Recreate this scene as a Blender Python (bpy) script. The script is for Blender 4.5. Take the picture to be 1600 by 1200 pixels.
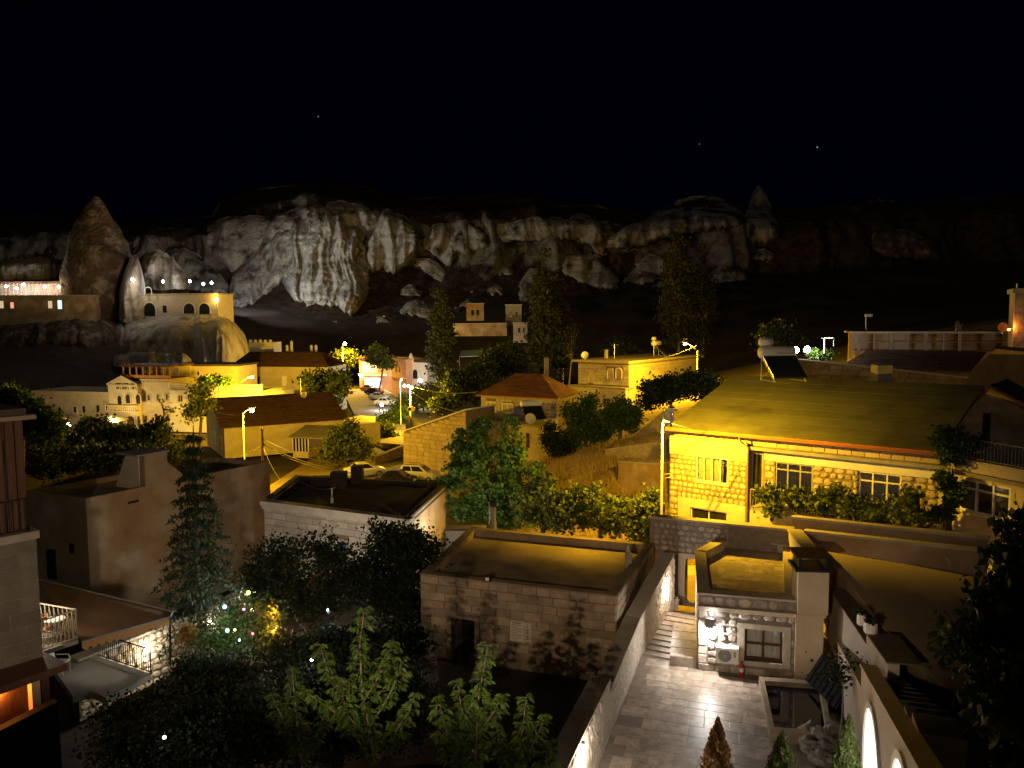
import bpy, math, random
import numpy as np
from mathutils import Vector, Matrix, noise
R = math.radians
rng = random.Random(7)
nrng = np.random.default_rng(11)
for _o in list(bpy.data.objects): bpy.data.objects.remove(_o)
scn = bpy.context.scene
C = scn.collection

# ------------------------------------------------------------------ camera
CAM = Vector((0, 0, 13.0)); FPX = 1200.0
PITCH = R(4.76); ROLL = -0.006
_f = Vector((0, math.cos(PITCH), -math.sin(PITCH)))
_r0 = Vector((1, 0, 0)); _u0 = Vector((0, math.sin(PITCH), math.cos(PITCH)))
_r = _r0 * math.cos(ROLL) + _u0 * math.sin(ROLL)
_u = -_r0 * math.sin(ROLL) + _u0 * math.cos(ROLL)
cd = bpy.data.cameras.new('camera'); cam = bpy.data.objects.new('camera', cd); C.objects.link(cam)
cd.sensor_width = 36; cd.lens = 36 * FPX / 1600; cd.clip_end = 3000; cd.clip_start = 0.1
M = Matrix((_r, _u, -_f)).transposed().to_4x4(); M.translation = CAM
cam.matrix_world = M
scn.camera = cam

# ------------------------------------------------------------------ night sky
w = bpy.data.worlds.new('World'); scn.world = w; w.use_nodes = True
nt = w.node_tree; nt.nodes.clear()
sky = nt.nodes.new('ShaderNodeTexSky'); sky.sky_type = 'NISHITA'; sky.sun_disc = False
sky.sun_elevation = R(2); sky.sun_rotation = R(192); sky.altitude = 1100; sky.ozone_density = 6.0
sky.air_density = 1.0; sky.dust_density = 0.2
bg = nt.nodes.new('ShaderNodeBackground'); bg.inputs['Strength'].default_value = 0.0006
wo = nt.nodes.new('ShaderNodeOutputWorld')
hs = nt.nodes.new('ShaderNodeMix'); hs.data_type = 'RGBA'; hs.blend_type = 'MULTIPLY'; hs.inputs[0].default_value = 1.0
hs.inputs[7].default_value = (0.45, 0.5, 1.3, 1)
nt.links.new(sky.outputs[0], hs.inputs[6]); nt.links.new(hs.outputs[2], bg.inputs[0]); nt.links.new(bg.outputs[0], wo.inputs[0])

# dim sun lamp low behind the camera, added as fill for stray town light
sd = bpy.data.lights.new('fill_sun', 'SUN'); sd.energy = 0.05; sd.angle = R(0.5); sd.color = (1.0, 0.93, 0.82)
so = bpy.data.objects.new('fill_sun', sd); C.objects.link(so)
so.rotation_euler = Vector((0.30, 1.0, -0.42)).to_track_quat('-Z', 'Y').to_euler()

scn.view_settings.view_transform = 'Standard'; scn.view_settings.look = 'None'
scn.view_settings.exposure = 0.3; scn.view_settings.gamma = 1.0; scn.view_settings.use_curve_mapping = False
scn.render.engine = 'CYCLES'
scn.cycles.max_bounces = 5; scn.cycles.diffuse_bounces = 3; scn.cycles.glossy_bounces = 3
scn.cycles.transmission_bounces = 3; scn.cycles.transparent_max_bounces = 6
scn.cycles.sample_clamp_indirect = 3.0; scn.cycles.use_denoising = True
scn.cycles.caustics_reflective = False; scn.cycles.caustics_refractive = False

# ------------------------------------------------------------------ picking points of the place
def ray(px, py): return _f + _r * ((px - 800) / FPX) + _u * ((600 - py) / FPX)
def P(px, py, D):                       # the point D metres in front, seen at px, py
    d = ray(px, py); return CAM + d * (D / d.y)
def G(px, py, z):                       # the point at height z seen at px, py
    d = ray(px, py); return CAM + d * ((z - CAM.z) / d.z)
def D2(v): return Vector((v[0], v[1], 0))
class Face:                             # a vertical plane through A and B; u along it, v up from z0, d outwards
    def __init__(s, A, B, z0=0.0):
        s.A = Vector((A[0], A[1], z0)); b = Vector((B[0], B[1], z0)); s.w = (b - s.A).length
        s.U = (b - s.A).normalized(); s.V = Vector((0, 0, 1)); s.N = Vector((s.U.y, -s.U.x, 0))
    def pt(s, u, v, d=0.0): return s.A + s.U * u + s.V * v + s.N * d
    def uv(s, px, py, d=0.0):
        q = ray(px, py); a = s.A + s.N * d; t = (a - CAM).dot(s.N) / q.dot(s.N); h = CAM + q * t - s.A
        return h.dot(s.U), h.dot(s.V)
    def rect(s, x0, y0, x1, y1, d=0.0):  # rectangle from a picture rectangle (left, top, right, bottom)
        a = s.uv(x0, (y0 + y1) / 2, d)[0]; b = s.uv(x1, (y0 + y1) / 2, d)[0]; m = (x0 + x1) / 2
        t = s.uv(m, y0, d)[1]; o = s.uv(m, y1, d)[1]
        return min(a, b), max(a, b), o, t

# ------------------------------------------------------------------ mesh building
WL = {}
def wloc(o): return WL.get(o.name, Vector((0, 0, 0)))
class MB:
    def __init__(s): s.v = []; s.f = []
    def add(s, vs, fs):
        n = len(s.v); s.v += [Vector(a) for a in vs]; s.f += [tuple(n + i for i in q) for q in fs]; return s
    def box(s, o, a, b, c):
        o, a, b, c = Vector(o), Vector(a), Vector(b), Vector(c)
        return s.add([o, o + a, o + a + b, o + b, o + c, o + a + c, o + a + b + c, o + b + c],
                     [(0, 3, 2, 1), (4, 5, 6, 7), (0, 1, 5, 4), (1, 2, 6, 5), (2, 3, 7, 6), (3, 0, 4, 7)])
    def cbox(s, c, sx, sy, sz): return s.box((c[0] - sx / 2, c[1] - sy / 2, c[2]), (sx, 0, 0), (0, sy, 0), (0, 0, sz))
    def fb(s, F, u0, u1, v0, v1, d0, d1):
        return s.box(F.pt(u0, v0, d0), F.U * (u1 - u0), F.N * (d1 - d0), F.V * (v1 - v0))
    def prism(s, pts, vec):              # planar outline pushed along vec
        n = len(pts); vec = Vector(vec); pts = [Vector(p) for p in pts]
        return s.add(pts + [p + vec for p in pts], [tuple(range(n - 1, -1, -1)), tuple(range(n, 2 * n))] +
                     [(i, (i + 1) % n, n + (i + 1) % n, n + i) for i in range(n)])
    def tube(s, pts, r, n=6, cap=True):
        pts = [Vector(p) for p in pts]; m = len(pts)
        rr = r if isinstance(r, (list, tuple)) else [r] * m
        base = len(s.v)
        for i, p in enumerate(pts):
            t = (pts[min(i + 1, m - 1)] - pts[max(i - 1, 0)]).normalized()
            a = t.cross(Vector((0.13, 0.31, 1)) if abs(t.z) < .95 else Vector((1, .2, 0))).normalized(); b = t.cross(a)
            for k in range(n):
                an = 2 * math.pi * k / n
                s.v.append(p + (a * math.cos(an) + b * math.sin(an)) * rr[i])
        for i in range(m - 1):
            for k in range(n):
                q = base + i * n
                s.f.append((q + k, q + (k + 1) % n, q + n + (k + 1) % n, q + n + k))
        if cap:
            s.f.append(tuple(base + k for k in range(n - 1, -1, -1))); s.f.append(tuple(base + (m - 1) * n + k for k in range(n)))
        return s
    def lathe(s, c, prof, n=12, ax=None):
        c = Vector(c); base = len(s.v); ax = ax or (Vector((1, 0, 0)), Vector((0, 1, 0)), Vector((0, 0, 1)))
        for r, z in prof:
            for k in range(n):
                an = 2 * math.pi * k / n
                s.v.append(c + ax[0] * (r * math.cos(an)) + ax[1] * (r * math.sin(an)) + ax[2] * z)
        m = len(prof)
        for i in range(m - 1):
            for k in range(n):
                q = base + i * n; s.f.append((q + k, q + (k + 1) % n, q + n + (k + 1) % n, q + n + k))
        s.f.append(tuple(base + k for k in range(n - 1, -1, -1))); s.f.append(tuple(base + (m - 1) * n + k for k in range(n)))
        return s
    def build(s, name, mat, parent=None, smooth=False, loc=None):
        L = wloc(parent) if parent is not None else (Vector(loc) if loc is not None else Vector((0, 0, 0)))
        me = bpy.data.meshes.new(name); me.from_pydata([tuple(p - L) for p in s.v], [], s.f); me.update()
        return link(name, me, mat, parent, smooth, L)
def link(name, me, mat, parent=None, smooth=False, L=None):
    o = bpy.data.objects.new(name, me); C.objects.link(o)
    for m_ in (mat if isinstance(mat, (list, tuple)) else [mat]): me.materials.append(m_)
    if smooth: me.polygons.foreach_set('use_smooth', [True] * len(me.polygons))
    if parent is not None: o.parent = parent
    elif L is not None: o.location = L
    WL[o.name] = L if L is not None else Vector((0, 0, 0))
    return o
def tag(o, label, cat, group=None):
    o['label'] = label; o['category'] = cat
    if group: o['group'] = group
    return o
def thing(name, label, cat, loc, group=None):
    o = bpy.data.objects.new(name, None); C.objects.link(o); o.location = Vector(loc); o.empty_display_size = .3
    WL[o.name] = Vector(loc); return tag(o, label, cat, group)
def struct(o): o['kind'] = 'structure'; return o
def npmesh(name, v, f, mat, parent=None, L=None, smooth=False):   # big numpy quad or triangle meshes
    L = wloc(parent) if parent is not None else (Vector(L) if L is not None else Vector((0, 0, 0)))
    v = np.asarray(v, dtype=np.float32) - np.array(L, dtype=np.float32)
    f = np.asarray(f, dtype=np.int32); k = f.shape[1]
    me = bpy.data.meshes.new(name); me.vertices.add(len(v)); me.vertices.foreach_set('co', v.ravel())
    me.loops.add(f.size); me.loops.foreach_set('vertex_index', f.ravel()); me.polygons.add(len(f))
    me.polygons.foreach_set('loop_start', np.arange(0, f.size, k, dtype=np.int32))
    me.polygons.foreach_set('loop_total', np.full(len(f), k, dtype=np.int32)); me.update(calc_edges=True); me.validate()
    return link(name, me, mat, parent, smooth, L)

# ------------------------------------------------------------------ materials
MT = {}
def mat(name, c1, c2=None, scale=1.0, rough=0.85, bump=0.0, bscale=None, rnd=0.0, metal=0.0, detail=5, island=False, stretch=None, spec=0.3, trans=0.0, stain=None, bdist=.06):
    if name in MT: return MT[name]
    m = bpy.data.materials.new(name); m.use_nodes = True; n = m.node_tree.nodes; l = m.node_tree.links
    b = n['Principled BSDF']; b.inputs['Roughness'].default_value = rough; b.inputs['Metallic'].default_value = metal
    b.inputs['Specular IOR Level'].default_value = spec
    co = n.new('ShaderNodeTexCoord'); geo = n.new('ShaderNodeNewGeometry')
    vec = geo.outputs['Position']
    if stretch:
        mp = n.new('ShaderNodeMapping'); mp.inputs['Scale'].default_value = stretch; l.new(vec, mp.inputs[0]); vec = mp.outputs[0]
    col = None
    if c2 is not None:
        nz = n.new('ShaderNodeTexNoise'); nz.inputs['Scale'].default_value = scale; nz.inputs['Detail'].default_value = detail
        nz.inputs['Roughness'].default_value = .65; l.new(vec, nz.inputs['Vector'])
        rp = n.new('ShaderNodeValToRGB'); rp.color_ramp.elements[0].position = .3; rp.color_ramp.elements[1].position = .7
        rp.color_ramp.elements[0].color = (*c1, 1); rp.color_ramp.elements[1].color = (*c2, 1)
        l.new(nz.outputs[0], rp.inputs[0]); col = rp.outputs[0]
    else:
        rg = n.new('ShaderNodeRGB'); rg.outputs[0].default_value = (*c1, 1); col = rg.outputs[0]
    if stain:
        nz = n.new('ShaderNodeTexNoise'); nz.inputs['Scale'].default_value = stain[1]; nz.inputs['Detail'].default_value = 6
        l.new(vec if len(stain) > 2 else geo.outputs['Position'], nz.inputs['Vector'])
        rp = n.new('ShaderNodeValToRGB'); rp.color_ramp.elements[0].position = .48; rp.color_ramp.elements[1].position = .66
        l.new(nz.outputs[0], rp.inputs[0]); mx = n.new('ShaderNodeMix'); mx.data_type = 'RGBA'
        l.new(rp.outputs[0], mx.inputs[0]); l.new(col, mx.inputs[6]); mx.inputs[7].default_value = (*stain[0], 1); col = mx.outputs[2]
    if rnd:
        src = geo.outputs['Random Per Island'] if island else n.new('ShaderNodeObjectInfo').outputs['Random']
        mr = n.new('ShaderNodeMapRange'); mr.inputs['To Min'].default_value = 1 - rnd; mr.inputs['To Max'].default_value = 1 + rnd
        l.new(src, mr.inputs[0]); mx = n.new('ShaderNodeMix'); mx.data_type = 'RGBA'; mx.blend_type = 'MULTIPLY'
        mx.inputs[0].default_value = 1; l.new(col, mx.inputs[6]); l.new(mr.outputs[0], mx.inputs[7]); col = mx.outputs[2]
    l.new(col, b.inputs['Base Color'])
    if bump:
        nb = n.new('ShaderNodeTexNoise'); nb.inputs['Scale'].default_value = bscale or scale * 3; nb.inputs['Detail'].default_value = 6
        l.new(vec, nb.inputs['Vector']); bp = n.new('ShaderNodeBump'); bp.inputs['Strength'].default_value = bump
        bp.inputs['Distance'].default_value = bdist; l.new(nb.outputs[0], bp.inputs['Height']); l.new(bp.outputs[0], b.inputs['Normal'])
    if trans:
        tr = n.new('ShaderNodeBsdfTranslucent'); l.new(col, tr.inputs[0]); ms = n.new('ShaderNodeMixShader'); ms.inputs[0].default_value = trans
        l.new(b.outputs[0], ms.inputs[1]); l.new(tr.outputs[0], ms.inputs[2]); l.new(ms.outputs[0], n['Material Output'].inputs[0])
    MT[name] = m; return m
def emit(name, col, s):
    if name in MT: return MT[name]
    m = bpy.data.materials.new(name); m.use_nodes = True; b = m.node_tree.nodes['Principled BSDF']
    b.inputs['Base Color'].default_value = (.8, .8, .8, 1); b.inputs['Emission Color'].default_value = (*col, 1); b.inputs['Emission Strength'].default_value = s
    MT[name] = m; return m
def glass(name, col=(.02, .02, .02), rough=.08):
    return mat(name, col, rough=rough, spec=.6)
TUFF = mat('tuff_rock', (.26, .23, .19), (.46, .42, .36), .22, .95, 1.0, .8, stain=((.03, .024, .016), .16), bdist=.8)
TUFFP = mat('pale_tuff_rock', (.30, .27, .23), (.52, .49, .43), .5, .95, 1.0, 1.2, stain=((.13, .11, .085), .3, 1), stretch=(1, 1, .5), bdist=.8)
TUFFB = mat('brown_tuff_rock', (.055, .038, .024), (.12, .085, .055), .5, .95, 1.0, 1.2, stain=((.26, .21, .16), .34), bdist=.8)
TUFFM = mat('smooth_tuff_rock', (.31, .27, .21), (.44, .4, .33), .35, .95, .9, 1.2, bdist=.6, stain=((.16, .13, .095), .3, 1), stretch=(1, 1, .3))
SCRUB = mat('scrub_hill', (.022, .016, .011), (.06, .042, .028), .35, 1, 1, 1.0)
EARTH = mat('dry_earth', (.16, .115, .06), (.29, .215, .11), .5, 1, .6, 3)
STRAW = mat('straw_field', (.34, .24, .11), (.56, .42, .2), .7, 1, .8, 5, bdist=.15)
GRASSD = mat('dry_grass', (.46, .34, .13), (.62, .48, .2), 1.2, 1, rnd=.35, island=True, trans=.2)
ASPH = mat('paving_street', (.10, .095, .09), (.2, .185, .165), 1.1, .8, .3, 5)
STONE = mat('cut_stone', (.23, .175, .115), (.37, .29, .2), 2.2, .9, .5, 9, rnd=.28)
STONEP = mat('pale_stone', (.42, .37, .29), (.56, .5, .4), 1.6, .9, .4, 7, rnd=.14)
RUBBLE = mat('rubble_stone', (.34, .27, .18), (.55, .46, .33), 2.6, .92, .7, 8, rnd=.22)
RUBG = mat('grey_rubble_stone', (.25, .21, .18), (.45, .39, .34), 3, .9, .8, 9, rnd=.3)
MORTAR = mat('mortar', (.17, .125, .075), (.25, .19, .12), 3, .95, .5, 12)
MORTARD = mat('grey_mortar', (.16, .14, .12), (.27, .24, .2), 4, .95, .5, 12)
PLAS = mat('plaster', (.45, .38, .27), (.58, .5, .37), .9, .92, .25, 6)
PLASW = mat('white_plaster', (.6, .57, .52), (.72, .69, .64), .8, .9, .15, 6)
MUD = mat('mud_plaster', (.24, .155, .075), (.4, .28, .155), .55, .95, .8, 3, stain=((.46, .37, .26), .42))
ROOFD = mat('dark_roof_felt', (.03, .027, .024), (.075, .065, .055), .7, .95, .6, 4)
ROOFE = mat('earth_roof', (.24, .185, .11), (.36, .28, .18), .6, .95, .5, 4, stain=((.17, .13, .08), .5))
ROOFG = mat('green_sheet_roof', (.13, .13, .068), (.185, .18, .095), .7, .7, .2, 5, stretch=(.3, .3, 1.6), stain=((.11, .1, .06), .45), rnd=.07)
TILE = mat('clay_tile', (.15, .07, .04), (.28, .13, .07), 1.0, .9, .3, 5, rnd=.2, island=True)
TILED = mat('dark_clay_tile', (.07, .035, .022), (.13, .07, .045), .9, .9, .3, 5, rnd=.2, island=True)
CONC = mat('concrete', (.22, .2, .18), (.34, .31, .28), .8, .9, .3, 6)
COPE = mat('stone_coping', (.36, .31, .24), (.48, .42, .33), 1.1, .85, .3, 6, rnd=.1)
TERR = mat('travertine_tile', (.22, .165, .125), (.5, .42, .34), 3.4, .4, .1, 5, rnd=.3, spec=.45)
WOODD = mat('dark_wood', (.05, .022, .012), (.1, .05, .028), 3, .6, .2, 12, stretch=(3, 3, .3))
WOODO = mat('orange_wood', (.35, .16, .05), (.45, .22, .08), 3, .6, stretch=(3, 3, .3))
IRON = mat('black_iron', (.02, .02, .02), rough=.5)
STEEL = mat('galvanised_steel', (.42, .44, .46), (.55, .57, .58), 6, .4, metal=.6)
WHITEP = mat('white_paint', (.75, .74, .72), (.8, .79, .77), 2, .5)
PVC = mat('white_pvc', (.78, .76, .7), rough=.45)
PVCG = mat('grey_window_frame', (.28, .27, .25), rough=.5)
BLACK = mat('black_plastic', (.012, .012, .012), rough=.5)
TARP = mat('black_tarp', (.008, .008, .009), (.014, .014, .015), 3, .85, .2, 8, spec=.1)
ORNG = mat('orange_fascia', (.36, .1, .035), (.48, .15, .05), 2, .6)
GLD = glass('dark_glass'); GLB = mat('blue_glass', (.05, .09, .2), rough=.1, spec=.6)
CURT = mat('curtain', (.42, .36, .27), (.55, .48, .38), 9, .9, .4, 14, stretch=(6, 6, .1))
RED = mat('red_paint', (.45, .02, .015), rough=.35)
BARK = mat('bark', (.06, .045, .03), (.13, .1, .075), 4, .95, .9, 14, stretch=(3, 3, .6))
BARKP = mat('pale_bark', (.2, .19, .15), (.3, .28, .22), 4, .9, .4, 14)
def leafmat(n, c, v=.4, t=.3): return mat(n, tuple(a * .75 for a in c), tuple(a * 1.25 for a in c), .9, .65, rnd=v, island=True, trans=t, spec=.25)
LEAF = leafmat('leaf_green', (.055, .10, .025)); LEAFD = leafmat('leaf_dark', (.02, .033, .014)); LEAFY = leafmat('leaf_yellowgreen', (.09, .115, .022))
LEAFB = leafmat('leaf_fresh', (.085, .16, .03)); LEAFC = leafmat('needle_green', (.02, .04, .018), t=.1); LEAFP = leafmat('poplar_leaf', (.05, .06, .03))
THUJG = leafmat('thuja_green', (.1, .125, .03), t=.1); THUJB = leafmat('thuja_brown', (.3, .15, .045), t=.1)
SOD = (1.0, .56, .018); WHT = (1.0, .93, .82); COOL = (.86, .93, 1.0); WARM = (1.0, .72, .42); ORA = (1.0, .30, .04)
E_SOD = emit('sodium_bulb', (1, .72, .25), 60); E_WHT = emit('white_bulb', (1, .96, .9), 60); E_COOL = emit('cool_bulb', (.85, .93, 1), 60)
E_ORA = emit('orange_bulb', (1, .4, .08), 4)
def light(parent, loc, power, col, r=.1, name='lamp_light', spot=None, aim=None, blend=.4):
    d = bpy.data.lights.new(name, 'SPOT' if spot else 'POINT'); d.energy = power; d.color = col; d.shadow_soft_size = r
    o = bpy.data.objects.new(name, d); C.objects.link(o); o.location = Vector(loc) - (wloc(parent) if parent else Vector((0, 0, 0)))
    if parent: o.parent = parent
    if spot:
        d.spot_size = R(spot); d.spot_blend = blend; o.rotation_euler = (Vector(aim) - Vector(loc)).to_track_quat('-Z', 'Y').to_euler()
    return o
# ------------------------------------------------------------------ pieces: stones, tiles, planks
class Plane:
    def __init__(s, A, U, V): s.A = Vector(A); s.U = Vector(U).normalized(); s.V = Vector(V).normalized(); s.N = s.U.cross(s.V).normalized()
    def pt(s, u, v, d=0.0): return s.A + s.U * u + s.V * v + s.N * d
def _block(rough, seed):
    r = random.Random(seed); k = rough
    o = [(-.5, -.5), (.5, -.5), (.5, .5), (-.5, .5)]
    v = [(x, y, -.3) for x, y in o]
    v += [(x * (1 - .02 * k), y * (1 - .03 * k), .72 + r.uniform(-.1, .1) * k) for x, y in o]
    v += [(x * (.88 + r.uniform(-.05, .05)), y * (.82 + r.uniform(-.07, .07)), 1 + r.uniform(-.12, .12) * k) for x, y in o]
    f = [(8, 9, 10, 11)] + [(i, (i + 1) % 4, 4 + (i + 1) % 4, 4 + i) for i in range(4)] + [(4 + i, 4 + (i + 1) % 4, 8 + (i + 1) % 4, 8 + i) for i in range(4)]
    return v, f
def _rub(seed):
    r = random.Random(seed); n = 8; v = []; f = []
    an = [2 * math.pi * (i + r.uniform(-.28, .28)) / n + .39 for i in range(n)]
    o = []
    for a in an:
        x, y = math.cos(a), math.sin(a); q = 1 / max(abs(x), abs(y)); q = q * .5 * r.uniform(.84, 1.0); o.append((x * q, y * q))
    v += [(x, y, -.3) for x, y in o]; v += [(x, y, .55 + r.uniform(-.15, .15)) for x, y in o]
    v += [(x * .72 + r.uniform(-.03, .03), y * .7 + r.uniform(-.03, .03), 1 + r.uniform(-.2, .15)) for x, y in o]; v.append((0, 0, 1.05))
    f += [(i, (i + 1) % n, n + (i + 1) % n, n + i) for i in range(n)] + [(n + i, n + (i + 1) % n, 2 * n + (i + 1) % n, 2 * n + i) for i in range(n)]
    f += [(2 * n + i, 2 * n + (i + 1) % n, 3 * n) for i in range(n)]
    return v, f
def _slab(seed):
    v = [(-.5, -.5, 0), (.5, -.5, 0), (.5, .5, 0), (-.5, .5, 0), (-.5, -.5, .7), (.5, -.5, .7), (.5, .5, .7), (-.5, .5, .7),
         (-.485, -.48, 1), (.485, -.48, 1), (.485, .48, 1), (-.485, .48, 1)]
    f = [(i, (i + 1) % 4, 4 + (i + 1) % 4, 4 + i) for i in range(4)] + [(4 + i, 4 + (i + 1) % 4, 8 + (i + 1) % 4, 8 + i) for i in range(4)] + [(8, 9, 10, 11)]
    return v, f
_PM = {}
def piece_mesh(kind, i, m):
    k = (kind, i, m.name)
    if k not in _PM:
        v, f = _block(1.0, i) if kind == 'block' else _rub(i) if kind == 'rubble' else _slab(i)
        me = bpy.data.meshes.new(kind); me.from_pydata(v, [], f); me.update(); me.materials.append(m); _PM[k] = me
    return _PM[k]
def piece(name, me, F, uc, vc, lu, lv, d0, depth, parent, tilt=0.0):
    o = bpy.data.objects.new(name, me); C.objects.link(o); o.parent = parent
    U, V = F.U, F.V
    if tilt: U, V = F.U * math.cos(tilt) + F.V * math.sin(tilt), F.V * math.cos(tilt) - F.U * math.sin(tilt)
    m = Matrix((U * lu, V * lv, F.N * depth)).transposed().to_4x4(); m.translation = F.pt(uc, vc, d0) - wloc(parent)
    o.matrix_local = m; return o
def blocks(F, u0, u1, v0, v1, ch, l0, l1, parent, m, kind='block', name='stone_block', ops=(), d0=0, depth=.04, gap=.02, top=None, ms=None, dj=.3, chj=.0, bot=None):
    v = v0; n = 0
    mats = ms or [m]
    while v < v1 - ch * .35:
        h = ch * (1 + rng.uniform(-chj, chj)); h = min(h, v1 - v) if v1 - v - h > ch * .4 else v1 - v
        cuts = sorted([(a, b) for a, b, c, d in ops if c < v + h - .01 and d > v + .01])
        spans = []; x = u0
        for a, b in cuts:
            if a > x: spans.append((x, a))
            x = max(x, b)
        if x < u1: spans.append((x, u1))
        for a, b in spans:
            x = a
            while x < b - .03:
                L = rng.uniform(l0, l1)
                if b - x - L < l0 * .5: L = b - x
                hh = h; vv = v
                if top is not None: 
                    t = min(top(x), top(x + L))
                    if v >= t - .05: x += L; continue
                    hh = min(h, t - v)
                if bot is not None and v + h * .5 < bot(x + L / 2): x += L; continue
                o = piece(name, piece_mesh(kind, rng.randrange(6), rng.choice(mats)), F, x + L / 2, vv + hh / 2, L - gap, hh - gap, d0,
                          depth * (1 + rng.uniform(-dj, dj)), parent, rng.uniform(-.03, .03) if kind == 'rubble' else 0)
                n += 1; x += L
        v += h
    return n
def wall_mesh(mb, F, u0, u1, v0, v1, ops, d0, d1):      # a wall slab with real openings
    us = sorted({u0, u1, *[min(max(a, u0), u1) for o in ops for a in o[:2]]}); vs = sorted({v0, v1, *[min(max(a, v0), v1) for o in ops for a in o[2:]]})
    for j in range(len(vs) - 1):
        run = None
        for i in range(len(us)):
            solid = i < len(us) - 1 and not any(a - 1e-4 <= us[i] and us[i + 1] <= b + 1e-4 and c - 1e-4 <= vs[j] and vs[j + 1] <= d + 1e-4 for a, b, c, d in ops)
            if solid and run is None: run = us[i]
            if not solid and run is not None: mb.fb(F, run, us[i], vs[j], vs[j + 1], d0, d1); run = None
    return mb
def window(th, F, r, d=0.0, fm=PVC, pm=GLD, cols=2, rows=1, fw=.06, dep=.05, sill=True, pd=None, vsplit=None, name='window', curtain=None, cover=1.0):
    u0, u1, v0, v1 = r; mb = MB()
    mb.fb(F, u0, u0 + fw, v0, v1, d, d + dep); mb.fb(F, u1 - fw, u1, v0, v1, d, d + dep)
    mb.fb(F, u0 + fw, u1 - fw, v0, v0 + fw, d, d + dep); mb.fb(F, u0 + fw, u1 - fw, v1 - fw, v1, d, d + dep)
    for i in range(1, cols):
        c = u0 + (u1 - u0) * i / cols; mb.fb(F, c - fw * .45, c + fw * .45, v0 + fw, v1 - fw, d, d + dep * .95)
    ys = [v0 + (v1 - v0) * k / rows for k in range(1, rows)] if vsplit is None else [v0 + (v1 - v0) * vsplit]
    for c in ys: mb.fb(F, u0 + fw, u1 - fw, c - fw * .45, c + fw * .45, d, d + dep * .9)
    if sill: mb.fb(F, u0 - .06, u1 + .06, v0 - .07, v0 - .003, d - .01, d + dep + .07)
    o = mb.build(name, fm, th)
    p = MB().fb(F, u0 + fw * .5, u1 - fw * .5, v0 + fw * .5, v1 - fw * .5, d - .02, d + dep * .3).build('pane', pm, o)
    if curtain:
        cm = MB(); n = max(6, int((u1 - u0) / .09)); vs = []
        for i in range(n + 1): 
            u = u0 + (u1 - u0) * cover * i / n; vs += [F.pt(u, v0, d - .07 - .035 * (i % 2)), F.pt(u, v1, d - .07 - .035 * (i % 2))]
        cm.add(vs, [(2 * i, 2 * i + 2, 2 * i + 3, 2 * i + 1) for i in range(n)]); cm.build('curtain', curtain, o)
    return o
def arch_pts(u0, u1, v0, v1, n=10):      # outline of an arched opening
    r = (u1 - u0) / 2; c = (u0 + u1) / 2; s = v1 - r
    return [(u0, v0), (u1, v0)] + [(c + r * math.cos(math.pi * i / n), max(s, v0) + r * math.sin(math.pi * i / n)) for i in range(n + 1)]
def arch_window(th, F, r, d=0.0, fm=PVC, pm=GLD, fw=.1, dep=.06, name='arched_window'):
    u0, u1, v0, v1 = r; out = arch_pts(u0 - fw, u1 + fw, v0, v1 + fw); inn = arch_pts(u0, u1, v0, v1); n = len(out)
    vs = [F.pt(*p, d) for p in out] + [F.pt(*p, d) for p in inn] + [F.pt(*p, d + dep) for p in out] + [F.pt(*p, d + dep) for p in inn]
    fs = []
    for i in range(1, n):
        j = (i + 1) % n
        fs += [(2 * n + i, 2 * n + j, 3 * n + j, 3 * n + i), (i, j, 2 * n + j, 2 * n + i), (n + j, n + i, 3 * n + i, 3 * n + j)]
    o = MB().add(vs, fs).build(name, fm, th)
    MB().prism([F.pt(*p, d - .02) for p in inn], F.N * .035).build('pane', pm, o); return o
def tile_roof(th, quads, m, name='roof', course=.35):   # rows of overlapping tile courses on each slope; a,b eave; c,d ridge
    mb = MB()
    for a, b, c, d in quads:
        a, b, c, d = map(Vector, (a, b, c, d)); n = max(3, int(((d - a).length) / course)); nn = (b - a).cross(d - a).normalized()
        if nn.z < 0: nn = -nn
        for i in range(n):
            t0, t1 = i / n, min(1, (i + 1.15) / n)
            p, q, r_, s_ = a.lerp(d, t0), b.lerp(c, t0), b.lerp(c, t1), a.lerp(d, t1); k = max(1, int((q - p).length / 1.3))
            for j in range(k):
                e, f_, g_, h_ = p.lerp(q, j / k), p.lerp(q, (j + 1) / k), s_.lerp(r_, (j + 1) / k), s_.lerp(r_, j / k)
                up = nn * (.07 + rng.uniform(-.012, .012))
                mb.add([e, f_, g_, h_, e + up, f_ + up, g_ + nn * .02, h_ + nn * .02], [(4, 5, 6, 7), (0, 1, 5, 4), (1, 2, 6, 5), (3, 0, 4, 7)])
    return mb.build(name, m, th)
def railing(th, pts, h, m, step=.13, r=.012, name='railing', bottom=.08):
    mb = MB()
    for a, b in zip(pts[:-1], pts[1:]):
        a, b = Vector(a), Vector(b); n = max(1, int((b - a).length / step)); z = Vector((0, 0, 1))
        mb.tube([a + z * h, b + z * h], r * 2, 5); mb.tube([a + z * bottom, b + z * bottom], r * 1.4, 4)
        for i in range(n + 1):
            p = a.lerp(b, i / n); mb.tube([p + z * (0 if i in (0, n) else bottom), p + z * h], r * (1.8 if i in (0, n) else 1), 4)
    return mb.build(name, m, th)

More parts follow.
